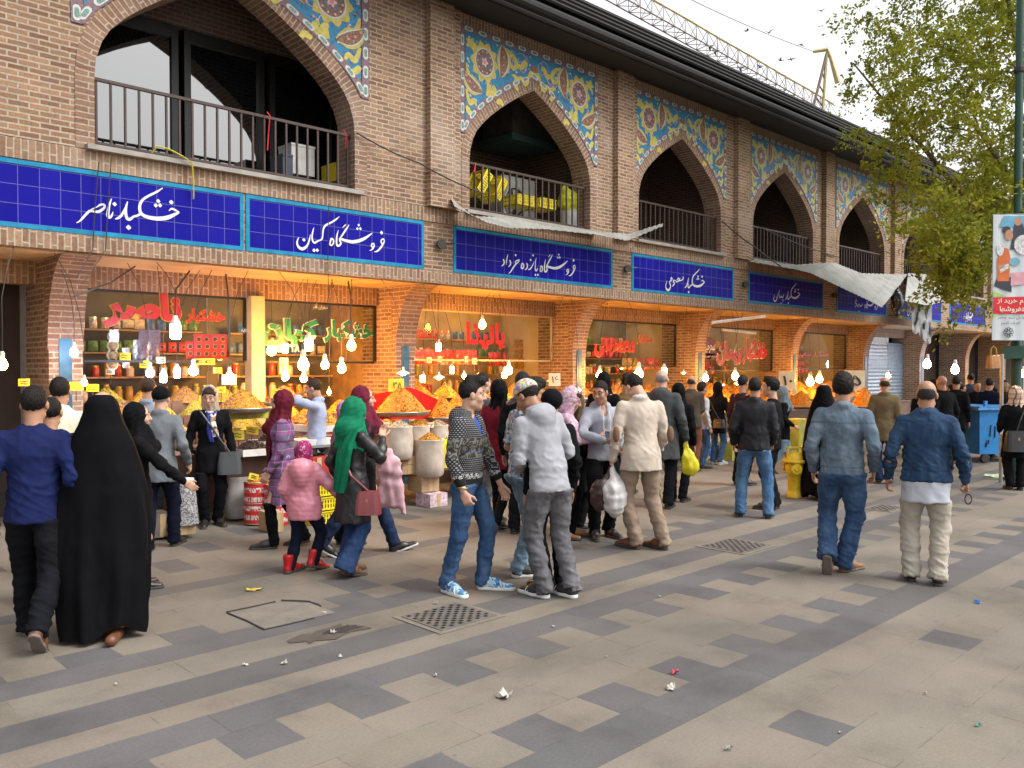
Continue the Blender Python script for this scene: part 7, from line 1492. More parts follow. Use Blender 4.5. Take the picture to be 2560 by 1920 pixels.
        if sl>0:
            for i in (0,1):
                e,w=el[i],wr[i]; 
                if sl>=.7: pts=[sh[i],sh[i].lerp(e,.5),e,e.lerp(w,.5),e.lerp(w,sl*.97)]; rs=[.062,.058,.051,.047,tp.get('cuff',.042)]
                else: pts=[sh[i],sh[i].lerp(e,sl*.6),sh[i].lerp(e,min(1,sl*1.6))]; rs=[.062,.061,.058]
                fd.chain(pts,[r*sf for r in rs],.03)
        if tp.get('hood'):
            ho=tp['hood']; c=neck+Lr@Tw@V3((0,-.075*ho,-.035*ho)); fd.ell(c,(.125*S*ho**.5,.075*S*ho,.085*S*ho),.03); fd.ell(neck+Lr@Tw@V3((0,-.02,.0)),(.1*S,.09*S,.045*S),.03); fd.ell(c-Lr@Tw@V3((0,.02,.06*ho)),(.075*S*ho**.5,.05*S*ho,.08*S*ho),.04)
        if tp.get('collar'): 
            fd.ell(neck+Lr@Tw@V3((0,-.012,.005)),(.082*S,.08*S,.045*S),.02)
        if tp.get('topcut'): fd.cut((0,0,tp['topcut']*S),(0,0,1))
        fd.ell(neck+Lr@Tw@V3((0,.01,.035)),(.056*S,.058*S,.05*S),sub=True)
        if tp.get('open'): fd.ell(neck+Lr@Tw@V3((0,.1,-.03)),(.035*S,.09*S,tp['open']*S),sub=True)
        v,fc=fd.net(); n_=normals(v,fc); amp=tp.get('fold',.008)*S
        elb_=np.zeros(len(v))
        for i in (0,1): elb_=np.maximum(elb_,np.exp(-(np.linalg.norm(v-np.array(el[i]),axis=1)/(.12*S))**2)); elb_=np.maximum(elb_,.8*np.exp(-(np.linalg.norm(v-np.array(wr[i]),axis=1)/(.09*S))**2))
        wst=np.exp(-((v[:,2]-(waist.z-.02*S))/(.12*S))**2)
        msk=np.clip(.5+.9*_nz(v*np.array((8,8,5)),12),0,1); dsp=.42*_nz(v*np.array((5.5,5.5,5))/S,len(label))+.75*msk*np.sin((v[:,2]+.5*v[:,0])/S*2*PI/.07+6*_nz(v*2.8,9))*(elb_+.45*wst)
        RQ=np.array(((.85,.1,.5),(-.1,.99,.0),(-.5,-.05,.86))); dsp=.75*dsp+1.1*(_rdg((v@RQ)*np.array((3.,3.,7.5))/S,len(label)+3)-.3)*(.35+.7*elb_+.6*wst)+.5*(_rdg(v*np.array((6,6,3))/S,len(label)+9)-.3)
        if hem<.8: an=np.arctan2(v[:,0],v[:,1]); dsp=dsp+1.1*np.clip((pel.z-v[:,2])/(.4*S),0,1)*np.sin(an*7+2*_nz(v*2,8))
        if tp.get('puff'): dsp=dsp+1.6*tp['puff']*np.abs(np.sin(v[:,2]/S*2*PI/.13))*1.2
        v=v+n_*(amp*dsp)[:,None]; ob=link(nm,npmesh(nm,v,fc,m_),t)
        if tp.get('rib'):     # knitted cuffs
            for i in (0,1):
                fr=Field(*bx_([el[i],wr[i]],.1),hc*.8); fr.cone(el[i].lerp(wr[i],sl-.13),el[i].lerp(wr[i],sl),.046*S,.043*S,0); v,fc=fr.net(); link('cuff',npmesh('cuff',v,fc,tp['rib']),ob)
    return t
def chador(label,at,top=None,face=0,f=None,width=1.,seed=1,mat=None,feet=True,H=None):
    if f is None: g=Vector(G(at[0],at[1])); f=g.dot(FW)
    else: p=RP3(at[0],797,f); g=Vector((p.x,p.y,0))
    H=H or RP3(at[0],top,f).z; S=H/1.7; th=math.atan2(g.y,g.x)-R(face); t=thing('person',label,'person',g,None,th-PI/2)
    v,fc=head_net(.012,1,True).net(); v=v*S+np.array((0,.05,1.585*S)); fb=Field((-.4,-.3,0),(.4,.35,1.6),.03); fb.cone((0,0,.9),(0,0,1.35),.13,.13,.03,((0,1,0),.7)); fb.cone((-.12,0,1.34),(.12,0,1.34),.05); fb.cone((0,0,1.3),(0,.02,1.5),.08,.05)
    for s in (-1,1): fb.chain([(s*.09,0,.9),(s*.1,.03,.48),(s*.12,0,.08)],[.08,.055,.045]); fb.chain([(s*.13,0,1.32),(s*.15,.05,1.1),(s*.1,.1,1.15)],[.045,.04,.03])
    v2,f2=fb.net(); V,F_=cat([(v,fc),(v2*S,f2)]); link('body',npmesh('body',V,F_,SKIN2),t)
    prof=[(1.702,.0,.0,.0),(1.698,.04,.05,.0),(1.675,.075,.088,.0),(1.63,.104,.118,.0),(1.56,.12,.13,.0),(1.48,.15,.14,-.005),(1.42,.18,.15,-.01),(1.34,.212,.16,-.01),(1.2,.25,.18,0),(1.05,.28,.2,.01),(.8,.31,.22,.01),(.5,.315,.245,0),(.25,.305,.26,-.01),(.1,.29,.265,-.02),(.045,.275,.26,-.03)]
    rows=[];N=72; zs=[p_[0] for p_ in prof][::-1]
    Z=np.concatenate([np.linspace(.045,1.4,34),np.linspace(1.42,1.702,18)])
    r=np.random.RandomState(seed); ph=r.rand(4)*6.28
    for z in Z[::-1]:
        rx=np.interp(z,zs,[p_[1] for p_ in prof][::-1])*width; ry=np.interp(z,zs,[p_[2] for p_ in prof][::-1])*width; oy=np.interp(z,zs,[p_[3] for p_ in prof][::-1]); low=np.clip((1.35-z)/1.2,0,1); row=[]
        for kk in range(N):
            a=2*PI*kk/N; fo=1+low*(.08*math.sin(4*a+ph[0]+.8*math.sin(z*2))+.10*(1-2*abs(math.sin(4.5*a+ph[1]+z*.8)))+.035*(1-2*abs(math.sin(8*a+ph[2]-z*.6))))+.012*math.sin(6*a+z*9+ph[3])
            hemz=(.05*math.sin(2*a+ph[0])+.03*math.sin(5*a))*max(0,1-z/.4) if z<.4 else 0
            row.append(((rx*math.cos(a)*fo)*S,(ry*math.sin(a)*fo+oy+.03)*S,max(.012,(z+hemz))*S))
        rows.append(row)
    m=MB(); m.grid(rows,closeu=True); m.build('chador',mat or cloth('black_chador',(.003,.003,.004),.3,.85,fold=.6,spec=.1),t,True,True)
    if feet:
        for s in (-1,1):
            fd=Field((-.07,-.2,-.01),(.07,.14,.12),.011); fd.cone((0,-.15,.04),(0,.05,.03),.04,.035,.02); fd.cut((0,0,.0),(0,0,-1)); v,fc=fd.net(); link('shoe',npmesh('shoe',v*S+np.array((s*.12,(.12 if s<0 else -.12),0.0)),fc,LBR),t)
    return t
# ---------------- the people in the street ----------------
BLK=cloth('black_cloth',(.0055,.0055,.0065),.3,spec=.1); NAVY=cloth('navy_cloth',(.007,.009,.022),.25,spec=.1); DKT=cloth('dark_trouser_cloth',(.0065,.007,.0095),.3,fold=.5,spec=.1)
JN=denim('blue_jeans',(.026,.064,.145),(.13,.22,.36)); JN2=denim('mid_jeans',(.03,.075,.17),(.14,.22,.36)); JNL=denim('pale_jeans',(.12,.2,.28),(.3,.4,.46)); JND=denim('dark_jeans',(.012,.022,.06),(.03,.06,.14)); GRJ=denim('grey_jeans',(.10,.098,.105),(.22,.21,.22))
person('man in a royal blue sweater and black trousers walking away at the far left',(78,1383),838,14,feet=((-.11,.2,0,6),(.1,-.42,48,4)),hands=((-.27,.0,.88),(.27,.03,.9)),tops=[dict(m=cloth('royal_blue_knit',(.007,.0125,.066),.2),hem=.82,name='sweater',fit=1.06,fold=.009)],legs=(DKT,1.1,{'fold':.012}),shoes=(LBR,SOLEG),hair=('short',HBLK),skin=SKIN,build=1.06)
person('man in a dark jacket mostly hidden behind the royal blue sweater',(108,0),862,15,f=6.4,tops=[dict(m=NAVY,hem=.85)],legs=(DKT,1),shoes=(LEB,SOLED),noface=True)
person('man in a cream striped shirt seen from behind at the left pier',(128,0),818,12,f=7.3,tops=[dict(m=(lambda:(lambda m:(m.col(m.mix(m.ramp(m.math('FRACT',m.math('MULTIPLY',m.n('ShaderNodeSeparateXYZ').outputs[0],1)),[(0,0),(1,0)]),(.62,.56,.42),(.5,.45,.34))),m.set(.85),m.bump(m.noise(m.coord(scale=(40,4,2)),2,2),.4,.01),m.mat)[-1])(NT('cream_striped_shirt')))(),hem=.86,name='shirt',collar=1,fit=1.08)],legs=(DKT,1),shoes=(LEB,SOLED),noface=True,build=1.08)
chador('woman in a full length black chador walking away beside the royal blue sweater',(222,1372),850,15,width=1.02,seed=3)
person('girl in a black headscarf in profile, reaching her arm out past the chador',(292,0),874,80,f=6.9,tops=[dict(m=BLK,hem=.45,name='manteau')],legs=(BLK,1),shoes=(LEB,SOLED),hair=('hijab',BLK),hands=((-.2,.05,.85),(.17,.42,.98)),skin=SKIN2,female=True,curl=(.5,.25))
person('man in a grey suit jacket and black knitted cap with one foot on a step',(345,1187),838,18,feet=((-.1,-.1,0,8),(.12,.22,0,8)),hands=((-.25,.05,.9),(.27,.12,.92)),lean=6,tops=[dict(m=cloth('grey_suit',(.135,.15,.165),.12),hem=.74,name='suit_jacket',collar=1,hemr=.185,fit=1.06)],legs=(NAVY,1.05),shoes=(LEB,SOLED),hair=('beanie',HGRY,BLK),skin=SKIN2,noface=True)
person('shopkeeper in a blue grey shirt standing behind the black knitted cap',(318,0),818,30,f=9.4,tops=[dict(m=cloth('blue_grey_shirt',(.2,.24,.3)),hem=.86,name='shirt',collar=1)],legs=(DKT,1),shoes=(LEB,SOLED),hair=('short',HBRN),noface=True)
w=person('woman in a black coat with a printed neck scarf facing the street',(456,1136),835,172,feet=((-.12,-.02,0,12),(.1,.0,0,12)),hands=((-.27,.02,.86),(.27,.04,.87)),head=(18,16),tops=[dict(m=BLK,hem=.66,name='coat',hemr=.175)],legs=(DKT,1.0),shoes=(LEB,SOLED,'flat'),hair=('scarf',cloth('cream_scarf',(.40,.33,.25))),skin=SKIN2,female=True)
def scarf_front(owner,mat,pts,w,name='neck_scarf'):
    P=PEOPLE[owner]; m=MB(); S=P['S']; rows=[]
    for p in pts: rows.append([((p[0]+w*p[3]*(j/6-.5))*S,(p[1]+.018*math.sin(j*2.1+p[2]*9)-.03*((j/6-.5)*2)**2*p[3])*S,p[2]*S) for j in range(7)])
    m.grid(rows); m.grid([[(x,y-.012*S,z) for x,y,z in r_][::-1] for r_ in rows]); m.build(name,mat,P['t'],True,True)
O='woman in a black coat with a printed neck scarf facing the street'
scarf_front(O,PRINT,[(.0,.10,1.44,1.6),(.0,.14,1.36,1.1),(-.015,.155,1.25,1.1),(-.03,.15,1.12,1.3)],.09); scarf_front(O,plain('blue_scarf_edge',(.015,.03,.25),.7),[(.03,.12,1.42,.8),(.04,.15,1.3,.9),(.02,.16,1.16,1.0),(0,.158,1.06,.8)],.07)
def bagon(owner,loc,w,h,label,mat,strap=None,rz=0,d=.07,name='shoulder_bag'):
    P=PEOPLE[owner]; Rm=Matrix.Rotation(P['rz'],3,'Z'); g=P['t'].location+Rm@(Vector(loc)*P['S']); b=hbag(tuple(g),w,h,label,mat,name,False,P['rz']+rz,d)
    if strap: m=MB(); m.tube([tuple(Matrix.Rotation(-P['rz']-rz,3,'Z')@(Rm@((Vector(q)-Vector(loc))*P['S']))) for q in strap],.011,6); m.build('strap',mat,b,False,True)
bagon(O,(-.2,.16,.93),.27,.25,'dark grey shoulder bag of the woman with the printed scarf',plain('slate_leather',(.045,.05,.055),.4),[(-.2,.16,.93),(-.07,.155,1.12),(.03,.165,1.28),(.14,.06,1.46),(.1,-.08,1.44)])
O='woman in a purple plaid coat and long maroon scarf facing left'
person(O,(612,1182),848,-82,feet=((-.08,.14,0,4),(.09,-.2,10,4)),hands=((-.2,.12,.88),(.2,.12,.9)),tops=[dict(m=PLAID,hem=.5,name='coat',hemr=.2,fit=1.04)],legs=(BLK,.92),shoes=(LEB,SOLED),hair=('hijab',cloth('maroon_scarf',(.10,.008,.018),.3,fold=.5),1.08),skin=SKIN2,female=True)
scarf_front(O,_mc['maroon_scarf'],[(0.02,.13,1.42,1.8),(.03,.17,1.3,1.5),(.04,.18,1.15,1.3),(.05,.175,.98,1.1),(.05,.17,.88,.7)],.12)
person('little girl in a shiny pink padded jacket, magenta scarf and red boots',(658,1236),958,18,feet=((-.13,.0,0,-20),(.17,.1,14,30)),hands=((-.24,.1,.95),(.50,.12,1.0)),tops=[dict(m=plain('pink_padded',(.60,.22,.28),.32,var=.12,bump=.5,bscale=22),hem=.72,name='padded_jacket',hood=1.7,fit=1.32,hemr=.17,puff=.4,fold=.008,sw=1.35)],legs=(NAVY,1.1),shoes=(LRD,SOLED,'boot',1.3),hair=('hijab',SPOT,1.16),skin=SKIN2,female=True,noface=True)
O='woman in a bright green headscarf, black leather coat and flared jeans'
person(O,(762,1240),868,55,feet=((-.1,.02,0,6),(.1,-.12,12,6)),hands=((-.22,.02,.9),(.12,.28,1.36)),elb=(None,(.5,.2,-.8)),head=(0,10),tops=[dict(m=plain('black_leather_coat',(.016,.015,.016),.42,var=.3,bump=.4,bscale=26),hem=.53,name='leather_coat',hemr=.2,fit=1.04)],legs=(denim('flared_jeans',(.018,.04,.115),(.05,.1,.2)),1.0,{'flare':.05}),shoes=(LBR,SOLED),hair=('hijab',cloth('green_scarf',(.005,.16,.075),.25,fold=.7),1.24),skin=SKIN2,female=True)
P_=PEOPLE[O]; m=MB(); S_=P_['S']; rows=[]
for i,(x,y,z,w_) in enumerate([(.1,-.10,1.48,.2),(.1,-.16,1.36,.2),(.07,-.185,1.2,.19),(.04,-.19,1.02,.17),(.0,-.19,.86,.12)]): rows.append([((x+w_*(j/8-.5))*S_,(y-.022*math.sin(j*1.9+i*.5)+.05*((j/8-.5)*2)**2*.5)*S_,(z-.02*j/8)*S_) for j in range(9)])
m.grid(rows); m.grid([[(x,y+.012,z) for x,y,z in r_][::-1] for r_ in rows]); m.build('scarf_tail',_mc['green_scarf'],P_['t'],True,True)
bagon(O,(.22,.03,.86),.23,.2,'burgundy shoulder bag of the woman in the green headscarf',plain('burgundy_leather',(.22,.045,.05),.42),[(.22,.03,.86),(.16,-.13,1.02),(.02,-.15,1.25),(-.14,-.05,1.42)],rz=.7)
O='woman in a maroon headscarf striding right behind the green headscarf'
person(O,(783,1196),838,88,feet=((-.08,.38,-22,4),(.09,-.42,28,4)),hands=((-.2,.2,.95),(.22,.25,1.0)),tops=[dict(m=cloth('black_coat',(.014,.013,.014)),hem=.62,name='coat')],legs=(JND,1.05),shoes=(LEB,SOLEW),hair=('hijab',cloth('wine_scarf',(.13,.012,.03),.3)),skin=SKIN2,female=True)
def jacket_held():
    P=PEOPLE[O]; g=P['wr'][1]; t=thing('carried_jacket','pale pink jacket carried over an arm beside the green headscarf','jacket',tuple(g)); f_=Field((-.3,-.3,-.75),(.3,.3,.2),.022); u=RT; f_.cone(Vector((0,0,.06)),Vector((0,0,-.08)),.06,.07,.03); f_.cone(Vector((0,0,-.08)),u*.04+UP*-.36,.095,.105,.04,(FW,.45)); f_.cone(u*.07,u*.15+UP*-.5,.045,.03,.03); f_.cone(u*-.03,u*-.06+UP*-.42,.04,.035,.03); v,fc=f_.net(); v=v+.016*_nz(v*9,3)[:,None]*normals(v,fc); link('jacket',npmesh('jacket',v,fc,cloth('pale_pink_cloth',(.6,.36,.4),.12)),t)
jacket_held()
person('shopkeeper in a pale blue shirt with one hand on his head',(684,0),818,-78,f=10.3,hands=((-.12,.2,1.5),(.2,.2,.95)),elb=((-.4,.6,.3),None),head=(0,14),tops=[dict(m=cloth('pale_blue_shirt',(.33,.37,.5),.1),hem=.86,name='shirt',collar=1)],legs=(DKT,1),shoes=(LEB,SOLED),hair=('short',HBRN),skin=SKIN)
O='young man in a black patterned hooded jacket and blue jeans with a quiff'
person(O,(1012,1277),822,110,feet=((-.12,.14,0,10),(.17,-.14,0,32)),hands=((-.2,.24,.80),(.235,.04,.87)),elb=(None,(.3,-1,0)),twist=-6,head=(-26,4),tops=[dict(m=plain('blue_vest',(.02,.06,.3),.8),hem=1.15,name='vest',sleeve=0,fit=.9),dict(m=KNIT,hem=.88,name='hooded_jacket',hood=1,open=.16,sleeve=.78,rib=cloth('black_rib',(.012,.012,.013)),fit=1.03,hemr=.15)],legs=(JN,.98,{'fold':.011}),shoes=(SNB,SOLEW,'trainer'),hair=('quiff',HBLK),curl=(.5,.9),skin=SKIN2)
def bangle():
    P=PEOPLE[O]; m=MB(); w=P['wl'][1]; m.tube([w+Vector((.036*math.cos(a),.036*math.sin(a),.015+.008*math.cos(a))) for a in [2*PI*k/12 for k in range(13)]],.006,6,False); m.build('bracelet',plain('gold',(.6,.45,.2),.3,.6),P['t'],True,True)
bangle()
person('man in a grey jacket with a white collar behind the hooded young man',(1041,0),808,50,f=10.4,tops=[dict(m=cloth('white_collar_shirt',(.5,.5,.53),.06),hem=1.2,name='shirt',collar=1,only_collar=1,sleeve=0),dict(m=cloth('mid_grey_jacket',(.10,.10,.115)),hem=.8,name='jacket',fit=1.05)],legs=(cloth('grey_trouser',(.09,.09,.1)),1),shoes=(LEB,SOLED),skin=SKIN2)
O='woman in a black headscarf and maroon coat in the middle of the crowd'
person(O,(1078,1138),826,25,feet=((-.1,.2,0,6),(.1,-.22,14,6)),hands=((-.22,.1,.9),(.24,.2,1.0)),tops=[dict(m=cloth('maroon_coat',(.14,.006,.016),.2),hem=.70,name='coat',fit=1.06,hemr=.2)],legs=(BLK,.9),shoes=(LEB,SOLED),hair=('hijab',BLK,1.1),skin=SKIN2,female=True,noface=True)
bagon(O,(.24,.16,1.14),.22,.3,'white cloth bundle held by the woman in the maroon coat',cloth('white_cloth',(.6,.58,.55)),None,name='bundle')
person('dark haired man deep in the crowd behind the floral shirt',(1128,0),806,20,f=9.2,tops=[dict(m=BLK,hem=.86)],legs=(DKT,1),shoes=(LEB,SOLED),noface=True)
person('young man in a floral printed shirt and pale torn jeans with a bare arm',(1128,1240),816,62,feet=((-.1,.12,0,8),(.12,-.05,0,12)),hands=((-.15,.2,1.0),(.16,.24,.95)),elb=(None,(1,-.5,0)),lean=4,head=(10,18),tops=[dict(m=FLOT,hem=.86,name='tee_shirt',sleeve=.5,fit=1.0)],legs=(JNL,.95,{'fold':.012}),shoes=(SNK,SOLEW,'trainer'),hair=('thick',HBLK),curl=(.5,.7),skin=SKIN)
person('man in a light grey hooded jacket and grey jeans leaning forward, floral cap worn backwards',(1190,1289),None,-34,H=1.74,feet=((-.1,.05,0,14),(.1,-.06,0,-10)),hands=((-.1,.3,.98),(.14,.3,.98)),elb=((-.7,-1,0),(.7,-1,0)),lean=16,side=-5,head=(-22,24),tops=[dict(m=cloth('white_tee',(.6,.6,.6),.05),hem=1.25,name='tee_shirt',sleeve=0,fit=.95,collar=1,only_collar=1),dict(m=cloth('light_grey_fleece',(.30,.305,.33),.08,fold=.45),hem=.83,name='hooded_jacket',hood=1,fit=1.05,hemr=.175,hemtilt=-.1)],legs=(GRJ,1.05,{'fold':.013}),shoes=(SNK,SOLEW,'trainer'),hair=('cap',HBLK,FLOR),skin=SKIN3)
person('person in black with a round black cap behind the light grey hooded jacket',(1192,0),846,-30,f=6.9,tops=[dict(m=BLK,hem=.8)],legs=(BLK,1),shoes=(LEB,SOLED),hair=('beanie',HBLK,BLK),noface=True)
O='woman in a pink paisley headscarf looking down at her phone'
person(O,(1224,1163),838,88,feet=((-.1,.1,0,6),(.1,-.05,0,10)),hands=((-.05,.34,1.2),(.06,.36,1.18)),head=(0,24),tops=[dict(m=PAIS,hem=.62,name='tunic')],legs=(BLK,.95),shoes=(LTN,SOLED),hair=('scarf',PAIS,1.08),curl=(.8,.8),skin=SKIN2,female=True)
def phone(owner,i,label,off=(0,0,0),mat=None,sz=(.035,.006,.065)):
    g=PEOPLE[owner]['wr'][i]; p=Vector(g)+RT*off[0]+FW*off[1]+UP*off[2]; t=thing('phone',label,'phone',tuple(p)); m=MB(); m.obox((0,0,0),RT*sz[0],FW*sz[1]+UP*.004,UP*sz[2]*.6+FW*sz[2]*.6); m.build('case',mat or plain('white_phone',(.6,.6,.62),.3),t,False,True); m=MB(); m.obox(FW*-.008+UP*.006,RT*sz[0]*.85,FW*.001,UP*sz[2]*.5+FW*sz[2]*.5); m.build('screen',plain('phone_screen',(.02,.02,.03),.1),t,False,True)
phone(O,1,'white phone held by the woman in the pink paisley headscarf',(.1,0,.02))
person('woman in black with an olive scarf behind the phone in the crowd',(1247,0),852,40,f=9.4,tops=[dict(m=BLK,hem=.5,name='coat')],legs=(BLK,1),shoes=(LEB,SOLED),hair=('hijab',cloth('olive_scarf',(.1,.075,.04))),noface=True,female=True,hands=((-.1,.3,1.3),(.24,.05,.88)))
O='man in a pale grey hooded sweatshirt and black trousers facing the street'
person(O,(1300,1160),823,160,feet=((-.13,.0,0,14),(.13,.06,0,14)),hands=((-.12,.3,1.02),(.10,.32,1.10)),elb=((-1,-.5,-.2),(1,-.5,-.2)),head=(42,14),tops=[dict(m=cloth('pale_grey_sweat',(.30,.31,.36),.08),hem=.86,name='hooded_sweatshirt',hood=1,open=.1,fit=1.04,rib=cloth('pale_grey_rib',(.27,.28,.32)))],legs=(BLK,1.05,{'fold':.01}),shoes=(LEB,SOLED),hair=('short',HBLK),curl=(.8,.8),skin=SKIN)
phone(O,1,'small white slip in the hand of the pale grey sweatshirt man',(.05,-.03,.0),None,(.03,.004,.04))
def cords():
    P=PEOPLE[O]; S=P['S']
    for s in (-1,1): m=MB(); m.tube([(s*.035*S,.12*S,1.42*S),(s*.04*S,.158*S,1.32*S),(s*.035*S,.165*S,1.15*S)],.006,5); m.build('drawstring',plain('white_cord',(.6,.6,.6),.8),P['t'],False,True)
cords()
O='man in a beige blazer with brown elbow patches, head bowed'
person(O,(1384,1187),None,-12,H=1.77,feet=((-.14,.04,0,38),(.13,.0,0,-34)),hands=((-.27,.06,.87),(.24,.28,.95)),lean=7,head=(-28,34),tops=[dict(m=cloth('white_collar',(.6,.6,.6)),hem=1.2,name='shirt',sleeve=0,fit=.93,collar=1,only_collar=1),dict(m=cloth('beige_blazer',(.50,.42,.345),.07,fold=.3),hem=.78,name='blazer',hemr=.19,fit=1.05,collar=1)],legs=(cloth('khaki_trousers',(.27,.20,.145),.1,fold=.5),1.04,{'fold':.011}),shoes=(LBR,SOLED),hair=('short',HBLK),skin=SKIN2,build=1.03)
def patches():
    P=PEOPLE[O]; S=P['S']; pm=plain('brown_patch',(.16,.085,.045),.8)
    for s in (-1,1):
        c=Vector((s*.262,-.105,1.135))*S; f_=Field(tuple(c-Vector((.12,.12,.16))),tuple(c+Vector((.12,.12,.16))),.012); f_.ell(c,(.035*S,.03*S,.08*S)); v,fc=f_.net(); link('elbow_patch',npmesh('elbow_patch',v,fc,pm),P['t'])
    g=P['wr'][0]; 
    def carry(name,label,mat,c,r,topz,seed):
        t=thing(name,label,'bag',tuple(g)); f_=Field((-.35,-.35,-.65),(.35,.35,.1),.018); f_.ell(c,r,.03); f_.cone(Vector(c)+Vector((0,0,r[2]*.5)),(0,0,topz),r[0]*.5,.02,.05); v,fc=f_.net(); v=v+.012*_nz(v*8,seed)[:,None]*normals(v,fc); link('bag',npmesh('bag',v,fc,mat),t); m=MB(); m.tube([(0,0,-.02),tuple(Vector(c)*.5)],.012,6); m.build('handle',mat,t,False,True)
    carry('carrier_bag','stuffed white carrier bag held by the beige blazer man',plain('white_carrier',(.5,.48,.47),.4,var=.15),tuple(RT*.02+FW*-.06+UP*-.36),(.14,.11,.2),-.05,4)
    carry('leather_bag','dark brown leather bag held against the white carrier bag',plain('dark_brown_leather',(.035,.018,.015),.4),tuple(RT*-.13+FW*-.02+UP*-.35),(.08,.1,.16),-.1,6)
patches()
O='old man with grey hair in a dark grey hooded coat'
person(O,(1428,1096),800,8,feet=((-.1,.05,0,8),(.12,-.05,0,8)),hands=((-.27,.03,.88),(.3,.05,.88)),tops=[dict(m=cloth('dark_grey_coat',(.055,.06,.062),.15,fold=.5),hem=.62,name='coat',hood=1,hemr=.2,fit=1.14,sw=1.15)],legs=(DKT,1.05),shoes=(LEB,SOLED),hair=('bald',HGRY),skin=SKIN2,build=1.06,noface=True)
def ybag():
    g=PEOPLE[O]['wr'][1]; t=thing('carrier_bag','bright yellow carrier bag held by the old man in the dark grey coat','bag',tuple(g)); f_=Field((-.25,-.25,-.55),(.25,.25,.08),.02); f_.cone((0,0,-.06),RT*.06+UP*-.36,.03,.12,.04,(FW,.5)); v,fc=f_.net(); v=v+.014*_nz(v*8,3)[:,None]*normals(v,fc); link('bag',npmesh('bag',v,fc,_mc['yellow_plastic']),t); m=MB(); m.tube([(0,0,0),(0,0,-.1)],.014,6); m.build('handle',_mc['yellow_plastic'],t,False,True)
ybag()
person('man in glasses wearing a brown jacket and rust trousers',(1492,1018),812,14,feet=((-.1,.08,0,6),(.12,-.06,0,6)),tops=[dict(m=cloth('brown_jacket',(.07,.055,.042),.2),hem=.8,name='jacket',collar=1,fit=1.1,hemr=.185)],legs=(cloth('rust_trousers',(.15,.055,.03)),1.1),shoes=(LEB,SOLED),hair=('bald',HDG),skin=SKIN,build=1.08,hands=((-.26,.03,.9),(.1,.3,1.2)))
person('dark haired person in a white top and pale jeans by the brown jacket',(1514,1012),828,50,tops=[dict(m=cloth('white_top',(.5,.5,.52)),hem=.8,name='top')],legs=(JN2,1),shoes=(LEB,SOLED),hair=('thick',HBLK),noface=True)
O='woman in a black headscarf, black coat and jeans at the printed table cloth'
person(O,(1550,1003),828,28,hands=((-.2,.2,1.05),(.22,.25,1.0)),tops=[dict(m=BLK,hem=.68,name='coat',hemr=.19)],legs=(JN2,.95),shoes=(plain('white_shoe',(.5,.5,.48),.6),SOLEW),hair=('hijab',BLK,1.05),skin=SKIN2,female=True)
bagon(O,(.12,-.17,.98),.24,.16,'small black shoulder bag of the woman at the printed cloth',LEB,[(.12,-.17,.98),(-.02,-.16,1.2),(-.16,-.05,1.42)])
person('man in dark clothes with a red scarf behind the black jacket man',(1604,0),812,40,f=13.0,tops=[dict(m=cloth('dark_plum',(.03,.012,.018)),hem=.8)],legs=(DKT,1),shoes=(LEB,SOLED),noface=True)
person('man in a black jacket and blue jeans standing with feet apart',(1629,1117),818,2,feet=((-.2,.0,0,12),(.2,-.02,0,10)),hands=((-.26,.12,.92),(.22,.2,.93)),tops=[dict(m=cloth('black_nylon',(.014,.014,.018),.25,.6),hem=.84,name='jacket',collar=1,fit=1.12,hemr=.175,sw=1.15,fold=.01)],legs=(denim('sky_jeans',(.048,.115,.225),(.16,.28,.42)),1.06,{'fold':.01}),shoes=(LEB,SOLED),hair=('short',HBLK),skin=SKIN,build=1.05,noface=True)
O='woman in a grey blue headscarf and black coat walking right'
person(O,(1690,1022),838,72,feet=((-.08,.22,0,4),(.09,-.3,30,4)),hands=((-.2,.12,.95),(.2,.16,.98)),tops=[dict(m=BLK,hem=.68,name='coat')],legs=(JNL,.95),shoes=(LEB,SOLED),hair=('hijab',cloth('grey_blue_scarf',(.14,.18,.21),.2),1.12),skin=SKIN2,female=True)
person('dark haired man in profile facing left above the grey blue headscarf',(1668,0),818,-75,f=10.8,tops=[dict(m=BLK,hem=.8)],legs=(DKT,1),shoes=(LEB,SOLED),hair=('thick',HBLK),skin=SKIN2)
chador('woman in a black chador standing near the sixth shop behind the denim jacket',(1778,0),830,25,f=11.6,width=.95,seed=8,feet=False)
O='man in a washed pale denim jacket and blue jeans stepping away'
person(O,(1818,1240),811,4,feet=((-.11,-.2,62,2),(.1,.12,0,34)),hands=((-.25,.07,.9),(.25,.05,.93)),tops=[dict(m=denim('pale_denim_jacket',(.095,.135,.18),(.21,.26,.31),[(1.33,.01),(.945,.008)],.75),hem=.87,name='denim_jacket',collar=1,fit=1.1,hemr=.165,sw=1.03,fold=.01)],legs=(denim('worn_blue_jeans',(.028,.062,.135),(.11,.18,.29)),1.12,{'fold':.012,'flare':.012}),shoes=(LTN,SOLEG),hair=('thick',HBLK),skin=SKIN,build=1.07)
O='balding man in a dark blue denim jacket with pale shirt tail and beige trousers'
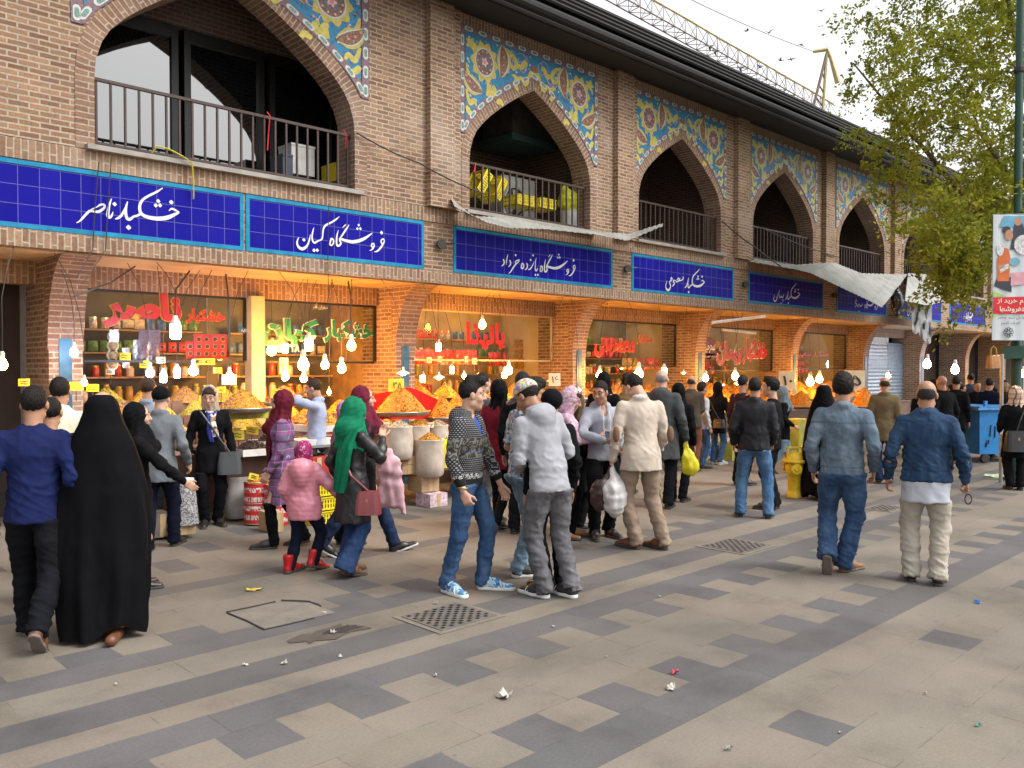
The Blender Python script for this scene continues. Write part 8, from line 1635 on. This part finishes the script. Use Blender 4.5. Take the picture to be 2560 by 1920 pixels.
person(O,(1998,1257),825,0,feet=((-.13,.03,0,8),(.12,-.04,0,8)),hands=((-.30,.05,.9),(.31,.06,.9)),tops=[dict(m=cloth('pale_shirt',(.48,.51,.56),.06),hem=.70,topcut=.93,name='shirt_tail',sleeve=0,fit=1.0,hemr=.178),dict(m=denim('dark_denim_jacket',(.017,.042,.092),(.05,.10,.18),[(1.36,.01),(.95,.008)],.6),hem=.88,name='denim_jacket',collar=1,fit=1.15,hemr=.18,sw=1.03,belly=1,fold=.011)],legs=(cloth('beige_trousers',(.40,.36,.30),.08,fold=.5),1.14,{'fold':.012}),shoes=(LEB,SOLED),hair=('bald',HDG),skin=SKIN,build=1.09,curl=(.5,1.1))
def beads():
    g=PEOPLE[O]['wr'][1]; t=thing('prayer_beads','small loop of dark beads in the hand of the balding man','beads',tuple(g-UP*.13+RT*.02)); m=MB()
    for k in range(18): a=2*PI*k/18; m.lathe([(0,-.007),(.006,-.004),(.006,.004),(0,.007)],tuple(RT*(.028*math.cos(a))+UP*(-.03+.04*math.sin(a))),6)
    m.build('beads',plain('dark_bead',(.03,.012,.01),.3),t,False,True)
beads()
person('man in an olive brown jacket before the roller shutter',(1912,0),815,2,f=13.2,tops=[dict(m=cloth('olive_jacket',(.13,.095,.05),.15),hem=.7,name='jacket',collar=1,fit=1.1,hemr=.19)],legs=(JND,1),shoes=(LEB,SOLED),hair=('bald',HDG),noface=True)
person('bald man in a black coat in the dark end of the street',(2042,0),828,-40,f=14.5,H=1.66,lean=6,tops=[dict(m=BLK,hem=.6,name='coat',fit=1.1)],legs=(DKT,1),shoes=(LEB,SOLED),hair=('none',),skin=SKIN)
person('man in a dark denim jacket and jeans far down the street',(2096,955),808,-15,feet=((-.12,.1,0,6),(.13,-.1,0,6)),tops=[dict(m=denim('far_denim',(.025,.035,.06),(.05,.07,.1)),hem=.86,fit=1.1)],legs=(JND,1.05),shoes=(SOLEW,SOLEW),noface=True)
person('person in a navy coat behind the blue rubbish container',(2138,0),818,20,f=17.0,tops=[dict(m=NAVY,hem=.6,name='coat',fit=1.1)],legs=(DKT,1),shoes=(LEB,SOLED),noface=True)
person('person in black at the far dark bays behind the bald coat',(2066,0),814,10,f=16.0,tops=[dict(m=BLK,hem=.7,fit=1.1)],legs=(DKT,1),shoes=(LEB,SOLED),noface=True)
person('dark figure just right of the balding denim man in the distance',(2016,0),822,30,f=15.4,tops=[dict(m=cloth('charcoal_cloth',(.03,.028,.028)),hem=.7)],legs=(DKT,1),shoes=(LEB,SOLED),hair=('hijab',BLK),noface=True)
person('man facing the street in the far dark doorway under the banner',(2172,0),822,180,f=18.5,tops=[dict(m=cloth('dark_brown_cloth',(.03,.018,.014)),hem=.8)],legs=(DKT,1),shoes=(LEB,SOLED),skin=SKIN)
O='woman in a beige checked headscarf and black coat at the right edge'
person(O,(2192,1058),838,-12,tops=[dict(m=BLK,hem=.55,name='coat',hemr=.2,fit=1.08)],legs=(BLK,1.1),shoes=(LEB,SOLED),hair=('hijab',CHECK,1.12),noface=True,female=True,hands=((-.2,.2,1.0),(.24,.15,.95)))
bagon(O,(-.02,-.2,1.02),.34,.3,'black shoulder bag on the back of the checked headscarf woman',plain('black_bag',(.012,.012,.014),.35),[(-.02,-.2,1.02),(.03,-.19,1.2),(.14,-.06,1.44)],rz=.2,d=.1)
person('person with a dark hood at the counter of the fourth shop',(1304,0),806,10,f=12.0,tops=[dict(m=BLK,hem=.6)],legs=(DKT,1),shoes=(LEB,SOLED),hair=('hijab',BLK),noface=True)
person('dark haired customer at the counter of the fourth shop',(1353,0),808,10,f=12.1,tops=[dict(m=cloth('ochre_cloth',(.2,.12,.05)),hem=.8)],legs=(DKT,1),shoes=(LEB,SOLED),hair=('short',HBLK),noface=True)
person('customer in black beside the grey haired man',(1466,0),830,15,f=11.4,tops=[dict(m=BLK,hem=.7)],legs=(DKT,1),shoes=(LEB,SOLED),hair=('hijab',BLK),noface=True)
person('woman in a pink scarf half hidden behind the green headscarf',(746,0),870,60,f=8.6,tops=[dict(m=cloth('mauve_cloth',(.25,.13,.2)),hem=.6,name='coat')],legs=(DKT,1),shoes=(LEB,SOLED),hair=('hijab',cloth('pink_scarf',(.45,.2,.35))),noface=True,female=True)

for i,(x,top,f,fc,l,m_) in enumerate([(2024,826,16.5,25,'dark coated shopper nearest the second violet white bulb',BLK),(2056,832,18.5,-60,'shopper in dark clothes low between the two white bulbs',NAVY),(2112,824,19.5,170,'distant shopper facing the camera beside the tan handbag',DKT),(2078,830,20.5,60,'distant dark figure under the far bulb',BLK),(1990,836,17.5,-20,'woman in a dark headscarf far behind the balding denim man',BLK),(2150,836,20.0,-30,'small dark figure under the banner far down the street',NAVY)]):
    person(l,(x,0),top,fc,f=f,tops=[dict(m=m_,hem=.65 if i%2 else .8,name='coat')],legs=(DKT,1),shoes=(LEB,SOLED),hair=('hijab',BLK) if i in (4,) else ('short',HBLK),noface=True)
